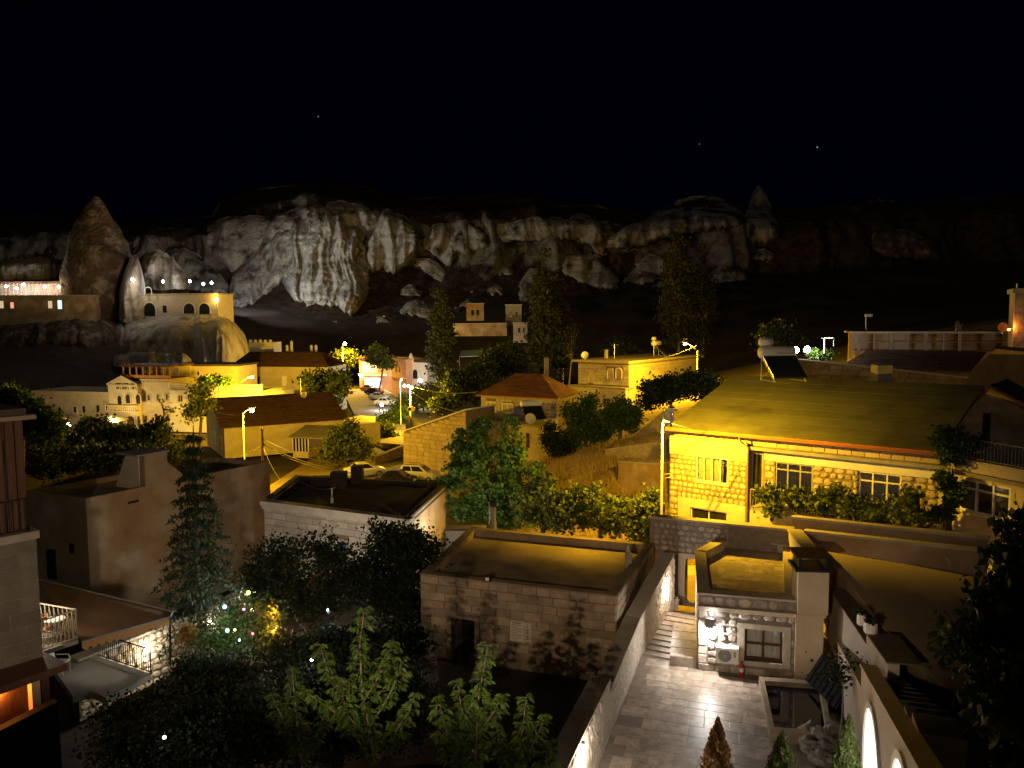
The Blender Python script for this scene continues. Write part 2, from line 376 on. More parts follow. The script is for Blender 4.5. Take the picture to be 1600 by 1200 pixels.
# ------------------------------------------------------------------ ground heights
CP = np.array([(-40, 0, -4), (0, 0, -2.5), (25, 0, -1.2), (45, 0, 0), (-8, 22, -1.6), (-8, 30, -1.3), (0, 28, -1.2), (6, 24, -1.2), (10, 28, -1), (10, 36, -.8),
  (-22, 26, -3.2), (-27, 40, -3.2), (-12, 42, -2.8), (-5, 42, -1.5), (12, 45, -.6), (20, 38, -.6), (27, 45, 1), (40, 45, 4), (4, 50, -.4), (5, 56, -.1), (8, 65, .9),
  (12, 58, 1.4), (18, 66, 3.0), (30, 72, 6), (45, 70, 9), (60, 80, 11.5), (-15, 82, -3.7), (-26, 75, -3.7), (-10, 90, -3.7), (-8, 76, -3.6), (-18, 60, -3.4),
  (-25, 130, -3.7), (-35, 160, -3.7), (-42, 205, -3.2), (-30, 195, -3.6), (-62, 119, -3.7), (-80, 120, -3.7), (-90, 60, -4), (-45, 100, -3.7), (-50, 140, -3.7), (-20, 110, -3.7),
  (2, 86, -1.5), (9, 95, .6), (17, 105, 1), (30, 110, 4), (0, 120, -2.5), (0, 150, -1.8), (-12, 140, -3.6), (-8, 175, -2), (-90, 150, 0), (-100, 190, 10), (-75, 185, 9),
  (-58, 180, 0), (-125, 190, 10), (-60, 235, 9), (-90, 250, 17), (-130, 250, 18), (-40, 240, 8), (0, 210, 4), (0, 250, 16), (50, 180, 8), (60, 250, 22), (120, 200, 18),
  (120, 250, 28), (-200, 250, 18), (200, 200, 28), (200, 100, 25), (-200, 100, -2), (100, 100, 16), (-300, 400, 30), (300, 400, 30), (0, 400, 30), (0, 900, 30),
  (-600, 900, 30), (600, 900, 30), (-400, 0, -3), (400, 0, 20), (0, -60, -4)], dtype=float)
_A = np.hypot(CP[:, None, 0] - CP[None, :, 0], CP[:, None, 1] - CP[None, :, 1])
_n = len(CP); _K = np.zeros((_n + 3, _n + 3)); _K[:_n, :_n] = _A; _K[:_n, _n] = 1; _K[:_n, _n + 1:] = CP[:, :2]; _K[_n:, :_n] = _K[:_n, _n:].T
_W = np.linalg.solve(_K, np.concatenate([CP[:, 2], np.zeros(3)]))
def ghn(x, y):
    x, y = np.asarray(x, float), np.asarray(y, float); o = _W[_n] + _W[_n + 1] * x + _W[_n + 2] * y
    for i in range(_n): o = o + _W[i] * np.hypot(x - CP[i, 0], y - CP[i, 1])
    return o
def gh(x, y): return float(ghn(x, y))

# ------------------------------------------------------------------ vegetation
def _unit(n):
    v = nrng.normal(size=(n, 3)); return v / np.linalg.norm(v, axis=1)[:, None]
def leaf_quads(c, size, droop=.3, wid=.42, upb=0.0):
    n = len(c); t = _unit(n); t[:, 2] -= droop; t[:, 2] += upb; t /= np.linalg.norm(t, axis=1)[:, None]
    b = np.cross(t, _unit(n)); b /= np.linalg.norm(b, axis=1)[:, None] + 1e-9
    s = size * nrng.uniform(.4, 1.5, size=(n, 1))
    v = np.stack([c - t * s * .5, c + b * s * wid - t * s * .05, c + t * s * .5, c - b * s * wid - t * s * .05], axis=1).reshape(-1, 3)
    return v, np.arange(4 * n).reshape(-1, 4)
def clumps(ells, nc, shell=.45):
    vol = np.array([e[1][0] * e[1][1] * e[1][2] for e in ells]); k = nrng.choice(len(ells), nc, p=vol / vol.sum())
    d = _unit(nc); r = nrng.uniform(shell, 1.0, size=(nc, 1)) ** .8
    cc = np.array([e[0] for e in ells])[k]; rr = np.array([e[1] for e in ells])[k]
    return cc + d * r * rr
def tree(name, label, base, ells, n=6000, size=.25, cr=.5, m=LEAF, bark=BARK, tr=.18, group=None, cat='tree', per=34, limbs=14, shell=.35, droop=.3, wid=.42, upb=0.0):
    base = Vector(base); th = thing(name, label, cat, base, group)
    ells = [(np.array(c, float), np.array(r_, float)) for c, r_ in ells]
    main = ells; ells = list(ells)
    if cat in ('tree', 'shrub'):
        for c, r_ in main:                # shoots that break the outline
            for _ in range(4):
                d = _unit(1)[0]; d[2] = abs(d[2]) * 1.2 - .25; ells.append((c + d * r_ * rng.uniform(.85, 1.1), r_ * np.array([.2, .2, .36]) * rng.uniform(.6, 1.3)))
    cl = clumps(ells, max(4, n // per), shell)
    k = nrng.integers(0, len(cl), n); scl = nrng.uniform(.5, 1.15, size=(len(cl), 1))[k]
    pts = cl[k] + nrng.normal(size=(n, 3)) * cr * scl * np.array([1, 1, .75])
    v, f = leaf_quads(pts, size, droop, wid, upb); npmesh('crown', v, f, m, th)
    top = Vector(np.mean([e[0] for e in ells], axis=0)); mb = MB(); zb = min(float(e[0][2] - e[1][2] * .7) for e in ells)
    mid = base.lerp(Vector((top.x, top.y, zb)), .95) + Vector((rng.uniform(-.1, .1), rng.uniform(-.1, .1), 0))
    mid.z = max(mid.z, base.z + (top.z - base.z) * .25)
    mb.tube([base - Vector((0, 0, .3)), base.lerp(mid, .5) + Vector((rng.uniform(-.1, .1), 0, 0)), mid, top], [tr * 1.25, tr, tr * .85, tr * .3], 7)
    for i in range(limbs):
        e = Vector(cl[i % len(cl)]); s0 = mid.lerp(top, rng.uniform(0, .7)); q = s0.lerp(e, .5) + Vector((0, 0, .12 * (e - s0).length * rng.uniform(-.3, 1)))
        mb.tube([s0, q, e], [tr * .4, tr * .22, tr * .06], 5)
    mb.build('trunk', bark, th, smooth=True); return th
def blob(px, py, D, rx, ry, rd=None):   # crown lobe seen at px, py with picture radii
    k = D / FPX; p = P(px, py, D); return (tuple(p), (rx * k, (rd if rd else (rx + ry) / 2 * k), ry * k))
def gbase(px, D, py=700): 
    p = P(px, py, D); return Vector((p.x, p.y, gh(p.x, p.y)))
def poplar(label, px, D, ytop, ybot, rpx, n=9000, m=LEAFP, size=.5, group='poplars in the valley'):
    k = D / FPX; a = P(px, ytop, D); b = P(px, ybot, D); base = Vector((b.x, b.y, min(gh(b.x, b.y), b.z)))
    H = a.z - b.z; ells = [((a.x, a.y, b.z + H * t), (rpx * k * s, rpx * k * s, H * .2)) for t, s in ((.16, .7), (.34, 1), (.52, .95), (.68, .8), (.82, .55), (.93, .28))]
    for i in range(5): ells.append(((a.x + rng.uniform(-.6, .6) * rpx * k, a.y, b.z + H * rng.uniform(.3, .8)), (rpx * k * .35, rpx * k * .35, H * .16)))
    return tree('poplar_tree', label, base, ells, n, size, rpx * k * .16, m, BARKP, .35, group, limbs=16, shell=.2, droop=-.4, wid=.4)
def conifer(name, label, base, H, r0, m=LEAFC, n=90, cat='tree', bark=BARK, start=.08, droop=.35, needle=.16, dens=46):
    base = Vector(base); th = thing(name, label, cat, base); mb = MB(); pts = []; dirs = []
    mb.tube([base, base + Vector((0, 0, H * .5)), base + Vector((.05, 0, H))], [.16, .1, .02], 7)
    tiers = max(8, n // 9)
    for i in range(tiers * 9):
        ti = i // 9; t = start + (1 - start) * (ti / tiers) ** .92 + rng.uniform(-.006, .006); L = (r0 * (1 - t) ** .9 + .12) * rng.uniform(.72, 1.12) * (1 + .16 * math.sin(ti * 2.3)); an = (i % 9) * .698 + ti * .35 + rng.uniform(-.25, .25)
        d = Vector((math.cos(an), math.sin(an), 0)); s0 = base + Vector((0, 0, H * t)); q = []
        cv = lambda s: s0 + d * (L * s) + Vector((0, 0, L * (.1 * s - droop * s * s)))
        mb.tube([cv(k / 5) for k in range(6)], [.03 * (1 - k / 6.5) for k in range(6)], 4, False)
        for k in range(int(dens * L / r0) + 12):
            s = rng.uniform(.1, 1.03); w_ = L * .13 * (1.15 - s) + .05; pts.append(cv(s) + Vector((rng.gauss(0, w_), rng.gauss(0, w_), -abs(rng.gauss(0, .09)) * (1.3 - .5 * s))))
    v, f = leaf_quads(np.array([tuple(p) for p in pts]), needle * 1.8, .9, .13); npmesh('crown', v, f, m, th)
    mb.build('trunk', bark, th, smooth=True); return th
def sapling(name, label, stems, m, group=None, leaf=.2, cat='sapling', bark=BARKP, node=.14, whorl=7):
    # stems: lists of points; leaflets hang in whorls along each
    th = thing(name, label, cat, stems[0][0], group); mb = MB(); V = []; Fc = []
    for st in stems:
        st = [Vector(p) for p in st]; L = sum((b - a).length for a, b in zip(st[:-1], st[1:])); r0 = .012 + .006 * L
        mb.tube(st, [r0 * (1 - .85 * i / (len(st) - 1)) for i in range(len(st))], 6)
        acc = 0
        for a, b in zip(st[:-1], st[1:]):
            l_ = (b - a).length; k = max(1, int(l_ / node))
            for i in range(k + (b is st[-1])):
                s = (acc + l_ * i / k) / L
                if s < .3: continue
                p = a.lerp(b, i / k); env = (.9 - .42 * max(0, (s - .6) / .4)) * min(1, (s - .2) / .25) * rng.uniform(.6, 1.15)
                a0 = rng.uniform(0, 6.28)
                for j in range(4):                      # petioles
                    an = a0 + j * 1.5708 + rng.uniform(-.4, .4); d = Vector((math.cos(an), math.sin(an), rng.uniform(.05, .35)))
                    tip = p + d * (leaf * 1.55 * env * rng.uniform(.5, 1.15)); mb.tube([p, tip], [.004, .002], 3, False)
                    for q in range(whorl):
                        f_ = .35 + .65 * q / (whorl - 1); c = p.lerp(tip, f_); side = 1 if q % 2 else -1
                        dd = (Vector((-d.y, d.x, 0)) * side * rng.uniform(.5, 1.0) + d * .7 + Vector((0, 0, -rng.uniform(.5, 1.3)))).normalized()
                        nn = dd.cross(Vector((rng.uniform(-1, 1), rng.uniform(-1, 1), .6))).normalized(); ll = leaf * rng.uniform(.7, 1.15) * (.55 + .45 * env); w_ = ll * .21
                        n0 = len(V); V += [c, c + dd * ll * .4 + nn * w_, c + dd * ll, c + dd * ll * .4 - nn * w_]; Fc.append((n0, n0 + 1, n0 + 2, n0 + 3))
            acc += l_
    npmesh('crown', [tuple(p) for p in V], Fc, m, th); mb.build('stem', bark, th, smooth=True); return th

# ------------------------------------------------------------------ street things
def street_lamp(label, foot, head, power, col, bulb, group='street lamps', rp=.07, br=.16, lit=True, arm=True, poleM=STEEL, spot=None, cap=True, aim=None, lift=3.2, blend=.12):
    foot, head = Vector(foot), Vector(head); th = thing('street_lamp', label, 'street lamp', foot, group); z = head.z
    d = head - foot; d.z = 0
    top = Vector((foot.x, foot.y, z - d.length * .45))
    MB().lathe(foot, [(rp * 2.2, 0), (rp * 2.2, .05), (rp * 1.5, .08), (rp * 1.3, 1.0), (rp, 1.05), (rp * .7, top.z - foot.z)], 8).build('pole', poleM, th, smooth=True)
    if d.length > .05:
        dn = d.normalized(); mb = MB().tube([top - Vector((0, 0, .05)), top.lerp(head, .35) + Vector((0, 0, .12)), head - dn * .25], rp * .55, 6); mb.build('arm', poleM, th, smooth=True)
    else: dn = Vector((1, 0, 0)); MB().tube([top - Vector((0, 0, .05)), head], rp * .6, 6).build('arm', poleM, th)
    sd_ = Vector((-dn.y, dn.x, 0)); h = MB()
    if cap: h.prism([head - dn * .35 - sd_ * .1 + Vector((0, 0, .06)), head + dn * .3 - sd_ * .14 + Vector((0, 0, .06)), head + dn * .3 + sd_ * .14 + Vector((0, 0, .06)), head - dn * .35 + sd_ * .1 + Vector((0, 0, .06))], (0, 0, .12)).build('lamp_head', STEEL, th)
    if lit:
        MB().lathe(head - Vector((0, 0, .1 + br)), [(br * .3, 0), (br * .8, br * .3), (br, br * .8), (br * .8, br * 1.5), (br * .3, br * 1.9)], 10).build('bulb', bulb, th, smooth=True)
        lp_ = head - Vector((0, 0, .1 + br * lift)); light(th, lp_, power, col, br, spot=spot, aim=lp_ + Vector(aim or (0, 0, -9)), blend=blend)
    return th
def car(label, loc, yaw, body, group=None, suv=False, L=4.2, wd=1.72, rack=False):
    th = thing('parked_car', label, 'car', loc, group); th.rotation_euler = (0, 0, yaw); W_ = wd / 2; H = 1.62 if suv else 1.45
    def bb(mb, name, m, par=th, smooth=False):
        me = bpy.data.meshes.new(name); me.from_pydata([tuple(p) for p in mb.v], [], mb.f); me.update(); return link(name, me, m, par, smooth, None)
    prof = [(-L / 2, .35, .62), (-L / 2 + .06, .25, .9), (-L * .34, .2, .98), (-L * .1, .2, .95), (L * .16, .2, .95), (L * .24, .2, .93), (L * .42, .22, .82), (L / 2 - .05, .28, .7), (L / 2, .36, .55)]
    if suv: prof = [(x, a + .06, b + .12) for x, a, b in prof]
    mb = MB(); n = 8
    for x, lo, hi in prof:
        e = .82 if abs(x) > L * .47 else .95 if abs(x) > L * .4 else 1
        mb.v += [Vector(p) for p in ((x, -W_ * .9 * e, lo), (x, -W_ * e, lo + .15), (x, -W_ * e, hi - .16), (x, -W_ * .92 * e, hi), (x, W_ * .92 * e, hi), (x, W_ * e, hi - .16), (x, W_ * e, lo + .15), (x, W_ * .9 * e, lo))]
    for i in range(len(prof) - 1):
        for k in range(n): mb.f.append((i * n + k, (i + 1) * n + k, (i + 1) * n + (k + 1) % n, i * n + (k + 1) % n))
    mb.f += [tuple(range(n)), tuple((len(prof) - 1) * n + k for k in range(n - 1, -1, -1))]
    b = bb(mb, 'body', body, smooth=False)
    zb = .95 + (.12 if suv else 0); xr, xf = (-L * .47, L * .27) if suv else (-L * .36, L * .26); tr_, tf = (-L * .4, L * .08) if suv else (-L * .2, L * .06)
    cb = MB().add([(xr, -W_ * .9, zb - .03), (xf, -W_ * .9, zb - .05), (xf, W_ * .9, zb - .05), (xr, W_ * .9, zb - .03), (tr_, -W_ * .7, H), (tf, -W_ * .7, H), (tf, W_ * .7, H), (tr_, W_ * .7, H),
                   (tr_ * .6, -W_ * .66, H + .05), (tf * .5, -W_ * .66, H + .05), (tf * .5, W_ * .66, H + .05), (tr_ * .6, W_ * .66, H + .05)],
                  [(0, 1, 5, 4), (1, 2, 6, 5), (2, 3, 7, 6), (3, 0, 4, 7), (4, 5, 9, 8), (5, 6, 10, 9), (6, 7, 11, 10), (7, 4, 8, 11), (8, 9, 10, 11)])
    bb(cb, 'cabin', body)
    def lerpq(q, a0, a1, b0, b1, off):
        A, B, Cc, D = [Vector(p) for p in q]; nn = (B - A).cross(D - A).normalized() * off
        f = lambda s, t: A.lerp(B, s).lerp(D.lerp(Cc, s), t) + nn
        return MB().add([f(a0, b0), f(a1, b0), f(a1, b1), f(a0, b1)], [(0, 1, 2, 3)])
    v = cb.v; side1 = (v[0], v[1], v[5], v[4]); side2 = (v[2], v[3], v[7], v[6])
    for q, (s0, s1) in ((side1, (.5, .9)), (side1, (.12, .46)), (side2, (.1, .5)), (side2, (.54, .88))): bb(lerpq(q, s0, s1, .12, .9, .006), 'window', GLD)
    bb(lerpq((v[1], v[2], v[6], v[5]), .08, .92, .1, .92, .006), 'windscreen', GLD); bb(lerpq((v[3], v[0], v[4], v[7]), .1, .9, .2, .9, .006), 'rear_window', GLD)
    for sx in (-L * .3, L * .31):
        for sy in (-1, 1):
            ax = (Vector((1, 0, 0)), Vector((0, 0, 1)), Vector((0, sy, 0)))
            ty = bb(MB().lathe((sx, sy * (W_ - .19), .31), [(.2, 0), (.31, .01), (.31, .18), (.28, .2), (.2, .205)], 14, ax), 'wheel', BLACK)
            bb(MB().lathe((sx, sy * (W_ - .19), .31), [(.2, .19), (.19, .212), (.05, .222)], 10, ax), 'rim', STEEL, ty)
    for sy in (-1, 1):
        bb(MB().cbox((L / 2 - .1, sy * W_ * .66, .62), .1, .34, .13), 'headlight', WHITEP); bb(MB().cbox((-L / 2 + .05, sy * W_ * .72, .72), .1, .26, .16), 'tail_light', RED)
    bb(MB().cbox((-L / 2 + .005, 0, .5), .03, .5, .12), 'number_plate', WHITEP)
    if rack:
        r_ = MB()
        for sy in (-1, 1): r_.tube([(-L * .3, sy * W_ * .6, H + .1), (L * .02, sy * W_ * .6, H + .1)], .025, 5)
        bb(r_, 'roof_rack', BLACK)
    return th
def solar_heater(label, base, yaw, s=1.0, group='rooftop solar water heaters', two=False):
    th = thing('solar_water_heater', label, 'water heater', base, group); th.rotation_euler = (0, 0, yaw)
    def bb(mb, name, m, sm=False):
        me = bpy.data.meshes.new(name); me.from_pydata([tuple(Vector(p) * s) for p in mb.v], [], mb.f); me.update(); return link(name, me, m, th, sm, None)
    ax = (Vector((0, 1, 0)), Vector((0, 0, 1)), Vector((1, 0, 0)))
    bb(MB().lathe((-.9, .55, 1.35), [(.05, 0), (.27, .02), (.29, .08), (.29, 1.72), (.27, 1.78), (.05, 1.8)], 16, ax), 'tank', WHITEP, True)
    if two:
        lt = MB(); x = -.1
        for k in range(9): w_ = .05 + .02 * (k % 3); lt.box((x, .255, 1.27), (w_ * .3, 0, 0), (0, .004, 0), (0, 0, .1)); lt.box((x, .255, 1.27 if k % 2 else 1.35), (w_, 0, 0), (0, .0035, 0), (0, 0, .022)); x += w_ + .03
        bb(lt, 'tank_lettering', IRON)
    if two: bb(MB().lathe((-.88, .6, 1.86), [(.05, 0), (.2, .02), (.2, .62), (.05, .64)], 14, ax), 'cold_tank', WHITEP, True)
    pn = MB().prism([(-.85, -.75, .15), (.85, -.75, .15), (.85, .4, 1.15), (-.85, .4, 1.15)], (0, -.06, .07)); bb(pn, 'collector', mat('collector_glass', (.02, .025, .03), rough=.2))
    fr = MB()
    for x in (-.8, .8):
        fr.tube([(x, .55, 0), (x, .55, 1.2)], .025, 5); fr.tube([(x, -.8, 0), (x, .55, 1.1)], .025, 5); fr.tube([(x, -.8, .02), (x, .58, .02)], .02, 4)
    fr.tube([(-.8, .55, .15), (.8, .55, 1.05)], .018, 4); fr.tube([(.8, .55, .15), (-.8, .55, 1.05)], .018, 4); bb(fr, 'frame', STEEL)
    return th
def dish(label, base, look, r=.4, m=None, h=.6):
    base = Vector(base); th = thing('satellite_dish', label, 'satellite dish', base, 'satellite dishes on the roofs'); look = Vector(look).normalized(); a = look.cross(Vector((0, 0, 1))).normalized(); b = a.cross(look)
    c = base + Vector((0, 0, h)); MB().lathe(c, [(.02, 0), (r * .5, .04 * r / .4), (r * .85, .11 * r / .4), (r, .16 * r / .4), (r * 1.02, .15 * r / .4), (r * .5, .02), (.02, -.02)], 16, (a, b, look)).build('reflector', m or WHITEP, th, smooth=True)
    MB().tube([base, c - look * .03], .025, 5).tube([c - b * r * .9 + look * .1, c + look * r * 1.1], .012, 4).cbox(c + look * r * 1.1, .06, .06, .08).build('mount', STEEL, th); return th
# ================================================================== terrain
xs = np.concatenate([np.linspace(-900, -160, 22), np.linspace(-150, 150, 121), np.linspace(160, 900, 22)])
ys = np.concatenate([np.linspace(-60, 10, 8), np.linspace(12, 120, 73), np.linspace(124, 300, 45), np.linspace(320, 1100, 14)])
X, Y = np.meshgrid(xs, ys); Z = ghn(X, Y)
Z = Z + np.array([[noise.noise(Vector((a * .12, b * .12, 0))) * (.12 + min(1.4, max(0, b - 150) * .02)) for a, b in zip(ra, rb)] for ra, rb in zip(X, Y)])
gv = np.stack([X, Y, Z], -1).reshape(-1, 3); nx = len(xs); ny = len(ys)
ii, jj = np.meshgrid(np.arange(nx - 1), np.arange(ny - 1)); q = (jj * nx + ii).ravel()
ground = struct(npmesh('ground', gv, np.stack([q, q + 1, q + nx + 1, q + nx], 1), [EARTH, SCRUB, STRAW], smooth=True))
ground.data.polygons.foreach_set('material_index', [(1 if Y[j_, i_] > 128 + 14 * noise.noise(Vector((X[j_, i_] * .05, Y[j_, i_] * .05, 0))) or X[j_, i_] < 0 and Y[j_, i_] < 56 or X[j_, i_] < -25 and Y[j_, i_] < 114 else 2 if 0 <= X[j_, i_] < 18 and 40 < Y[j_, i_] < 82 else 0) for j_ in range(ny - 1) for i_ in range(nx - 1)])

ridge = [(-900, 330), (-100, 345), (0, 336), (100, 330), (200, 342), (330, 335), (345, 310), (420, 292), (480, 284), (530, 284), (570, 290), (600, 300), (650, 306), (720, 308), (800, 303), (840, 300),
         (860, 318), (930, 318), (1010, 330), (1100, 312), (1150, 316), (1210, 326), (1350, 318), (1600, 300), (2500, 300)]
HT, HZ = [0, .3, .44, .52, .6, .78, 1.0], [0, .2, .38, .72, .8, .88, 1.0]
def hill_mesh():
    px = np.arange(-560, 2160, 5.0); n = len(px); rows = 110; v = []
    ry = np.interp(px, [a for a, b in ridge], [b for a, b in ridge])
    for j in range(rows + 6):
        t = min(1, j / rows); zf = float(np.interp(t, HT, HZ)); band = math.exp(-((t - .48) / .16) ** 2)
        for i in range(n):
            top = P(px[i], ry[i], 335); y = 252 + 83 * t; x = top.x * y / 335; z = 12 + (top.z - 12) * zf
            if j > rows: y += (j - rows) * 22; z -= (j - rows) * 7; x = top.x * y / 335
            w_ = noise.noise(Vector((x * .03, z * .04, 7))) * 8
            gul = (abs(noise.noise(Vector(((x + w_) * .045, y * .008, 1)))) * 15 - 4 + abs(noise.noise(Vector(((x + w_) * .15, z * .03, 2)))) * 5 + abs(noise.noise(Vector(((x + w_) * .5, z * .08, 4)))) * 1.8) * (.25 + band)
            nz = noise.fractal(Vector((x * .035, y * .035, z * .03)), .9, 2.1, 6) * 2.4
            k = (.3 if j == rows else 1) * min(1, .2 + 2 * t)
            v.append((x, y + gul * k * (0 if j >= rows else 1), z + nz * k))
    r_ = rows + 6; a, b = np.meshgrid(np.arange(n - 1), np.arange(r_ - 1)); q = (b * n + a).ravel()
    return npmesh('hill', v, np.stack([q, q + 1, q + n + 1, q + n], 1), HILLM, smooth=True)
def hill_material():                    # bare tuff where the slope is steep, brown scrub where soil lies, its dark colour also over the unlit right end
    m = bpy.data.materials.new('hill_tuff_and_scrub'); m.use_nodes = True; n = m.node_tree.nodes; l = m.node_tree.links; b_ = n['Principled BSDF']; b_.inputs['Roughness'].default_value = .97; b_.inputs['Specular IOR Level'].default_value = .1
    g = n.new('ShaderNodeNewGeometry'); s = n.new('ShaderNodeSeparateXYZ'); l.new(g.outputs['Normal'], s.inputs[0]); ps = n.new('ShaderNodeSeparateXYZ'); l.new(g.outputs['Position'], ps.inputs[0])
    def nz(sc, d=6):
        k = n.new('ShaderNodeTexNoise'); k.inputs['Scale'].default_value = sc; k.inputs['Detail'].default_value = d; k.inputs['Roughness'].default_value = .65; l.new(g.outputs['Position'], k.inputs['Vector']); return k.outputs[0]
    def mth(op, a, b):
        k = n.new('ShaderNodeMath'); k.operation = op
        for i, q in enumerate((a, b)):
            if isinstance(q, (int, float)): k.inputs[i].default_value = q
            else: l.new(q, k.inputs[i])
        return k.outputs[0]
    def ramp(v, a, b):
        k = n.new('ShaderNodeMapRange'); l.new(v, k.inputs[0]); k.inputs[1].default_value = a; k.inputs[2].default_value = b; return k.outputs[0]
    steep = ramp(mth('ADD', s.outputs[2], mth('MULTIPLY', mth('SUBTRACT', nz(.07), .5), 1.7)), .54, .4)
    unlit_east = ramp(mth('ADD', ps.outputs[0], mth('MULTIPLY', nz(.03, 3), 40)), 125, 95)  # right end coloured dark to stand in for missing light
    fac = mth('MULTIPLY', steep, unlit_east)
    def two(c1, c2, sc):
        k = n.new('ShaderNodeMix'); k.data_type = 'RGBA'; l.new(ramp(nz(sc), .35, .65), k.inputs[0]); k.inputs[6].default_value = (*c1, 1); k.inputs[7].default_value = (*c2, 1); return k.outputs[2]
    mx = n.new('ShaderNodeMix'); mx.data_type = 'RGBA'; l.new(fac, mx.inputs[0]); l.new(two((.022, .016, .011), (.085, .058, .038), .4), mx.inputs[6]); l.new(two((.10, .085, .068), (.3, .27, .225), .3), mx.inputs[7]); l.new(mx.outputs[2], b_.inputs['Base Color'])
    bp = n.new('ShaderNodeBump'); bp.inputs['Strength'].default_value = 1; bp.inputs['Distance'].default_value = 1.0; l.new(nz(.9, 8), bp.inputs['Height']); l.new(bp.outputs[0], b_.inputs['Normal']); return m
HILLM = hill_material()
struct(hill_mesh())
def hillD(px, py):                      # how far away the bare hillside is along that line of sight
    ry = float(np.interp(px, [a for a, b in ridge], [b for a, b in ridge])); tz = P(px, ry, 335).z; d = ray(px, py); s = d.z / d.y
    lo, hi = 0.0, 1.0
    f = lambda t: 13 + s * (252 + 83 * t) - (12 + (tz - 12) * float(np.interp(t, HT, HZ)))
    if f(1.0) > 0: return 335.0
    if f(0.0) < 0: return 252.0
    for _ in range(18):
        m_ = (lo + hi) / 2
        if f(m_) > 0: lo = m_
        else: hi = m_
    return 252 + 83 * lo
def lump(name, top, bot, D, T, m=TUFF, step=3.0, flute=1.0, rows=None, jag=2.5, slope=.0):
    hill = D >= 224
    x0, x1 = max(top[0][0], bot[0][0]), min(top[-1][0], bot[-1][0])
    if hill: x0 -= 4; x1 += 4; bot = [(a, b + 5) for a, b in bot]
    n = max(8, int((x1 - x0) / step)); px = np.linspace(x0, x1, n)
    ty = np.interp(px, [a for a, b in top], [b for a, b in top]); by = np.interp(px, [a for a, b in bot], [b for a, b in bot])
    H = max(by - ty); k = D / FPX; rows = rows or max(8, int(H / step)); Rx = (x1 - x0) * (.2 if hill else .32); Ry = H * (.3 if hill else .5); mb = MB()
    for i in range(n):
        for j in range(rows):
            s = j / (rows - 1); x = px[i] + noise.noise(Vector((px[i] * .05, s * H * .12, D))) * jag * (2.0 if hill else 0); y = ty[i] + (noise.noise(Vector((x * .22, D, 5))) + noise.noise(Vector((x * .07, D, 9)))) * jag * (1 - s) + (by[i] - ty[i]) * s + noise.noise(Vector((x * .15, D, 15))) * jag * 2 * s * hill
            ex = min(1, max(0, min(px[i] - x0, x1 - px[i])) / Rx); ey = min(1, s * (by[i] - ty[i]) / Ry + .02); inf = math.sqrt(max(0, 1 - (1 - ex) ** 2)) * math.sqrt(max(0, 1 - (1 - ey) ** 2))
            if hill: inf *= math.sqrt(max(0, 1 - max(0, (s - .72) / .28) ** 2.5)) if s < 1 else 0
            X_ = x * k; Y_ = y * k
            wp = noise.noise(Vector((X_ * .07, Y_ * .09, D))) * 3.0; fl = abs(noise.noise(Vector(((X_ + wp) * .2, Y_ * .035, D * .37)))) * 6.5 + abs(noise.noise(Vector(((X_ + wp) * .62, Y_ * .07, D * .7)))) * 2.6 + noise.fractal(Vector((X_ * .1, Y_ * .08, D)), .8, 2.2, 5) * 1.3 + abs(noise.noise(Vector((X_ * 1.6, Y_ * .3, D)))) * .8 + noise.noise(Vector((X_ * .1, Y_ * .8, D))) * .45
            Db = hillD(x, y) + 2.5 if hill else D
            mb.v.append(P(x, y, Db - T * inf * (1 + slope * s) + (fl - 2.2) * flute * min(1, inf * 1.6) + (1 - inf) * T * .25))
    for i in range(n - 1):
        for j in range(rows - 1): a = i * rows + j; mb.f.append((a, a + 1, a + rows + 1, a + rows))
    bd = [i * rows for i in range(n)] + [(n - 1) * rows + j for j in range(1, rows)] + [i * rows + rows - 1 for i in range(n - 2, -1, -1)] + [j for j in range(rows - 2, 0, -1)]
    b0 = len(mb.v); mb.v += [mb.v[a] + (mb.v[a] - CAM).normalized() * (T * 1.4) + Vector((0, 0, -T * .35)) for a in bd]; m_ = len(bd)
    mb.f += [(bd[a], b0 + a, b0 + (a + 1) % m_, bd[(a + 1) % m_]) for a in range(m_)]
    return struct(mb.build(name, m, smooth=True))
CL = 'cliff'
lump(CL, [(436, 372), (455, 342), (480, 326), (505, 317), (530, 328), (548, 344), (566, 358), (575, 378)], [(436, 432), (462, 468), (500, 470), (525, 474), (545, 490), (560, 480), (575, 460)], 255, 13, TUFFP, 2.0, 1.25)
lump(CL, [(352, 470), (362, 428), (385, 404), (412, 378), (440, 352), (470, 340)], [(352, 480), (380, 482), (400, 470), (420, 452), (440, 436), (470, 430)], 262, 8, TUFFP, 2.2, 1.0)
lump(CL, [(400, 345), (445, 332), (480, 318), (520, 312), (560, 318), (600, 322)], [(400, 372), (445, 392), (520, 400), (560, 400), (600, 380)], 274, 6, TUFF, 3, .8)
lump(CL, [(571, 388), (584, 352), (598, 325), (607, 317), (618, 332), (632, 338), (646, 350), (656, 364)], [(571, 420), (590, 424), (605, 429), (618, 426), (634, 412), (646, 396), (656, 372)], 256, 10, TUFFP, 2.2, 1.1)
lump(CL, [(478, 440), (500, 432), (530, 436), (555, 440), (562, 452)], [(478, 478), (500, 474), (530, 476), (550, 492), (562, 478)], 248, 6, TUFFP, 2.5, 1.2)
lump(CL, [(664, 372), (676, 350), (690, 349), (702, 355), (708, 372)], [(664, 384), (680, 396), (695, 408), (704, 414), (708, 400)], 262, 5, TUFF, 2.5, .8)
lump(CL, [(704, 366), (722, 352), (735, 343), (750, 354), (764, 366)], [(704, 384), (722, 394), (745, 388), (764, 380)], 266, 5, TUFF, 2.5, .8)
lump(CL, [(755, 351), (780, 350), (806, 348)], [(755, 372), (780, 376), (806, 372)], 272, 4, TUFF, 3, .7)
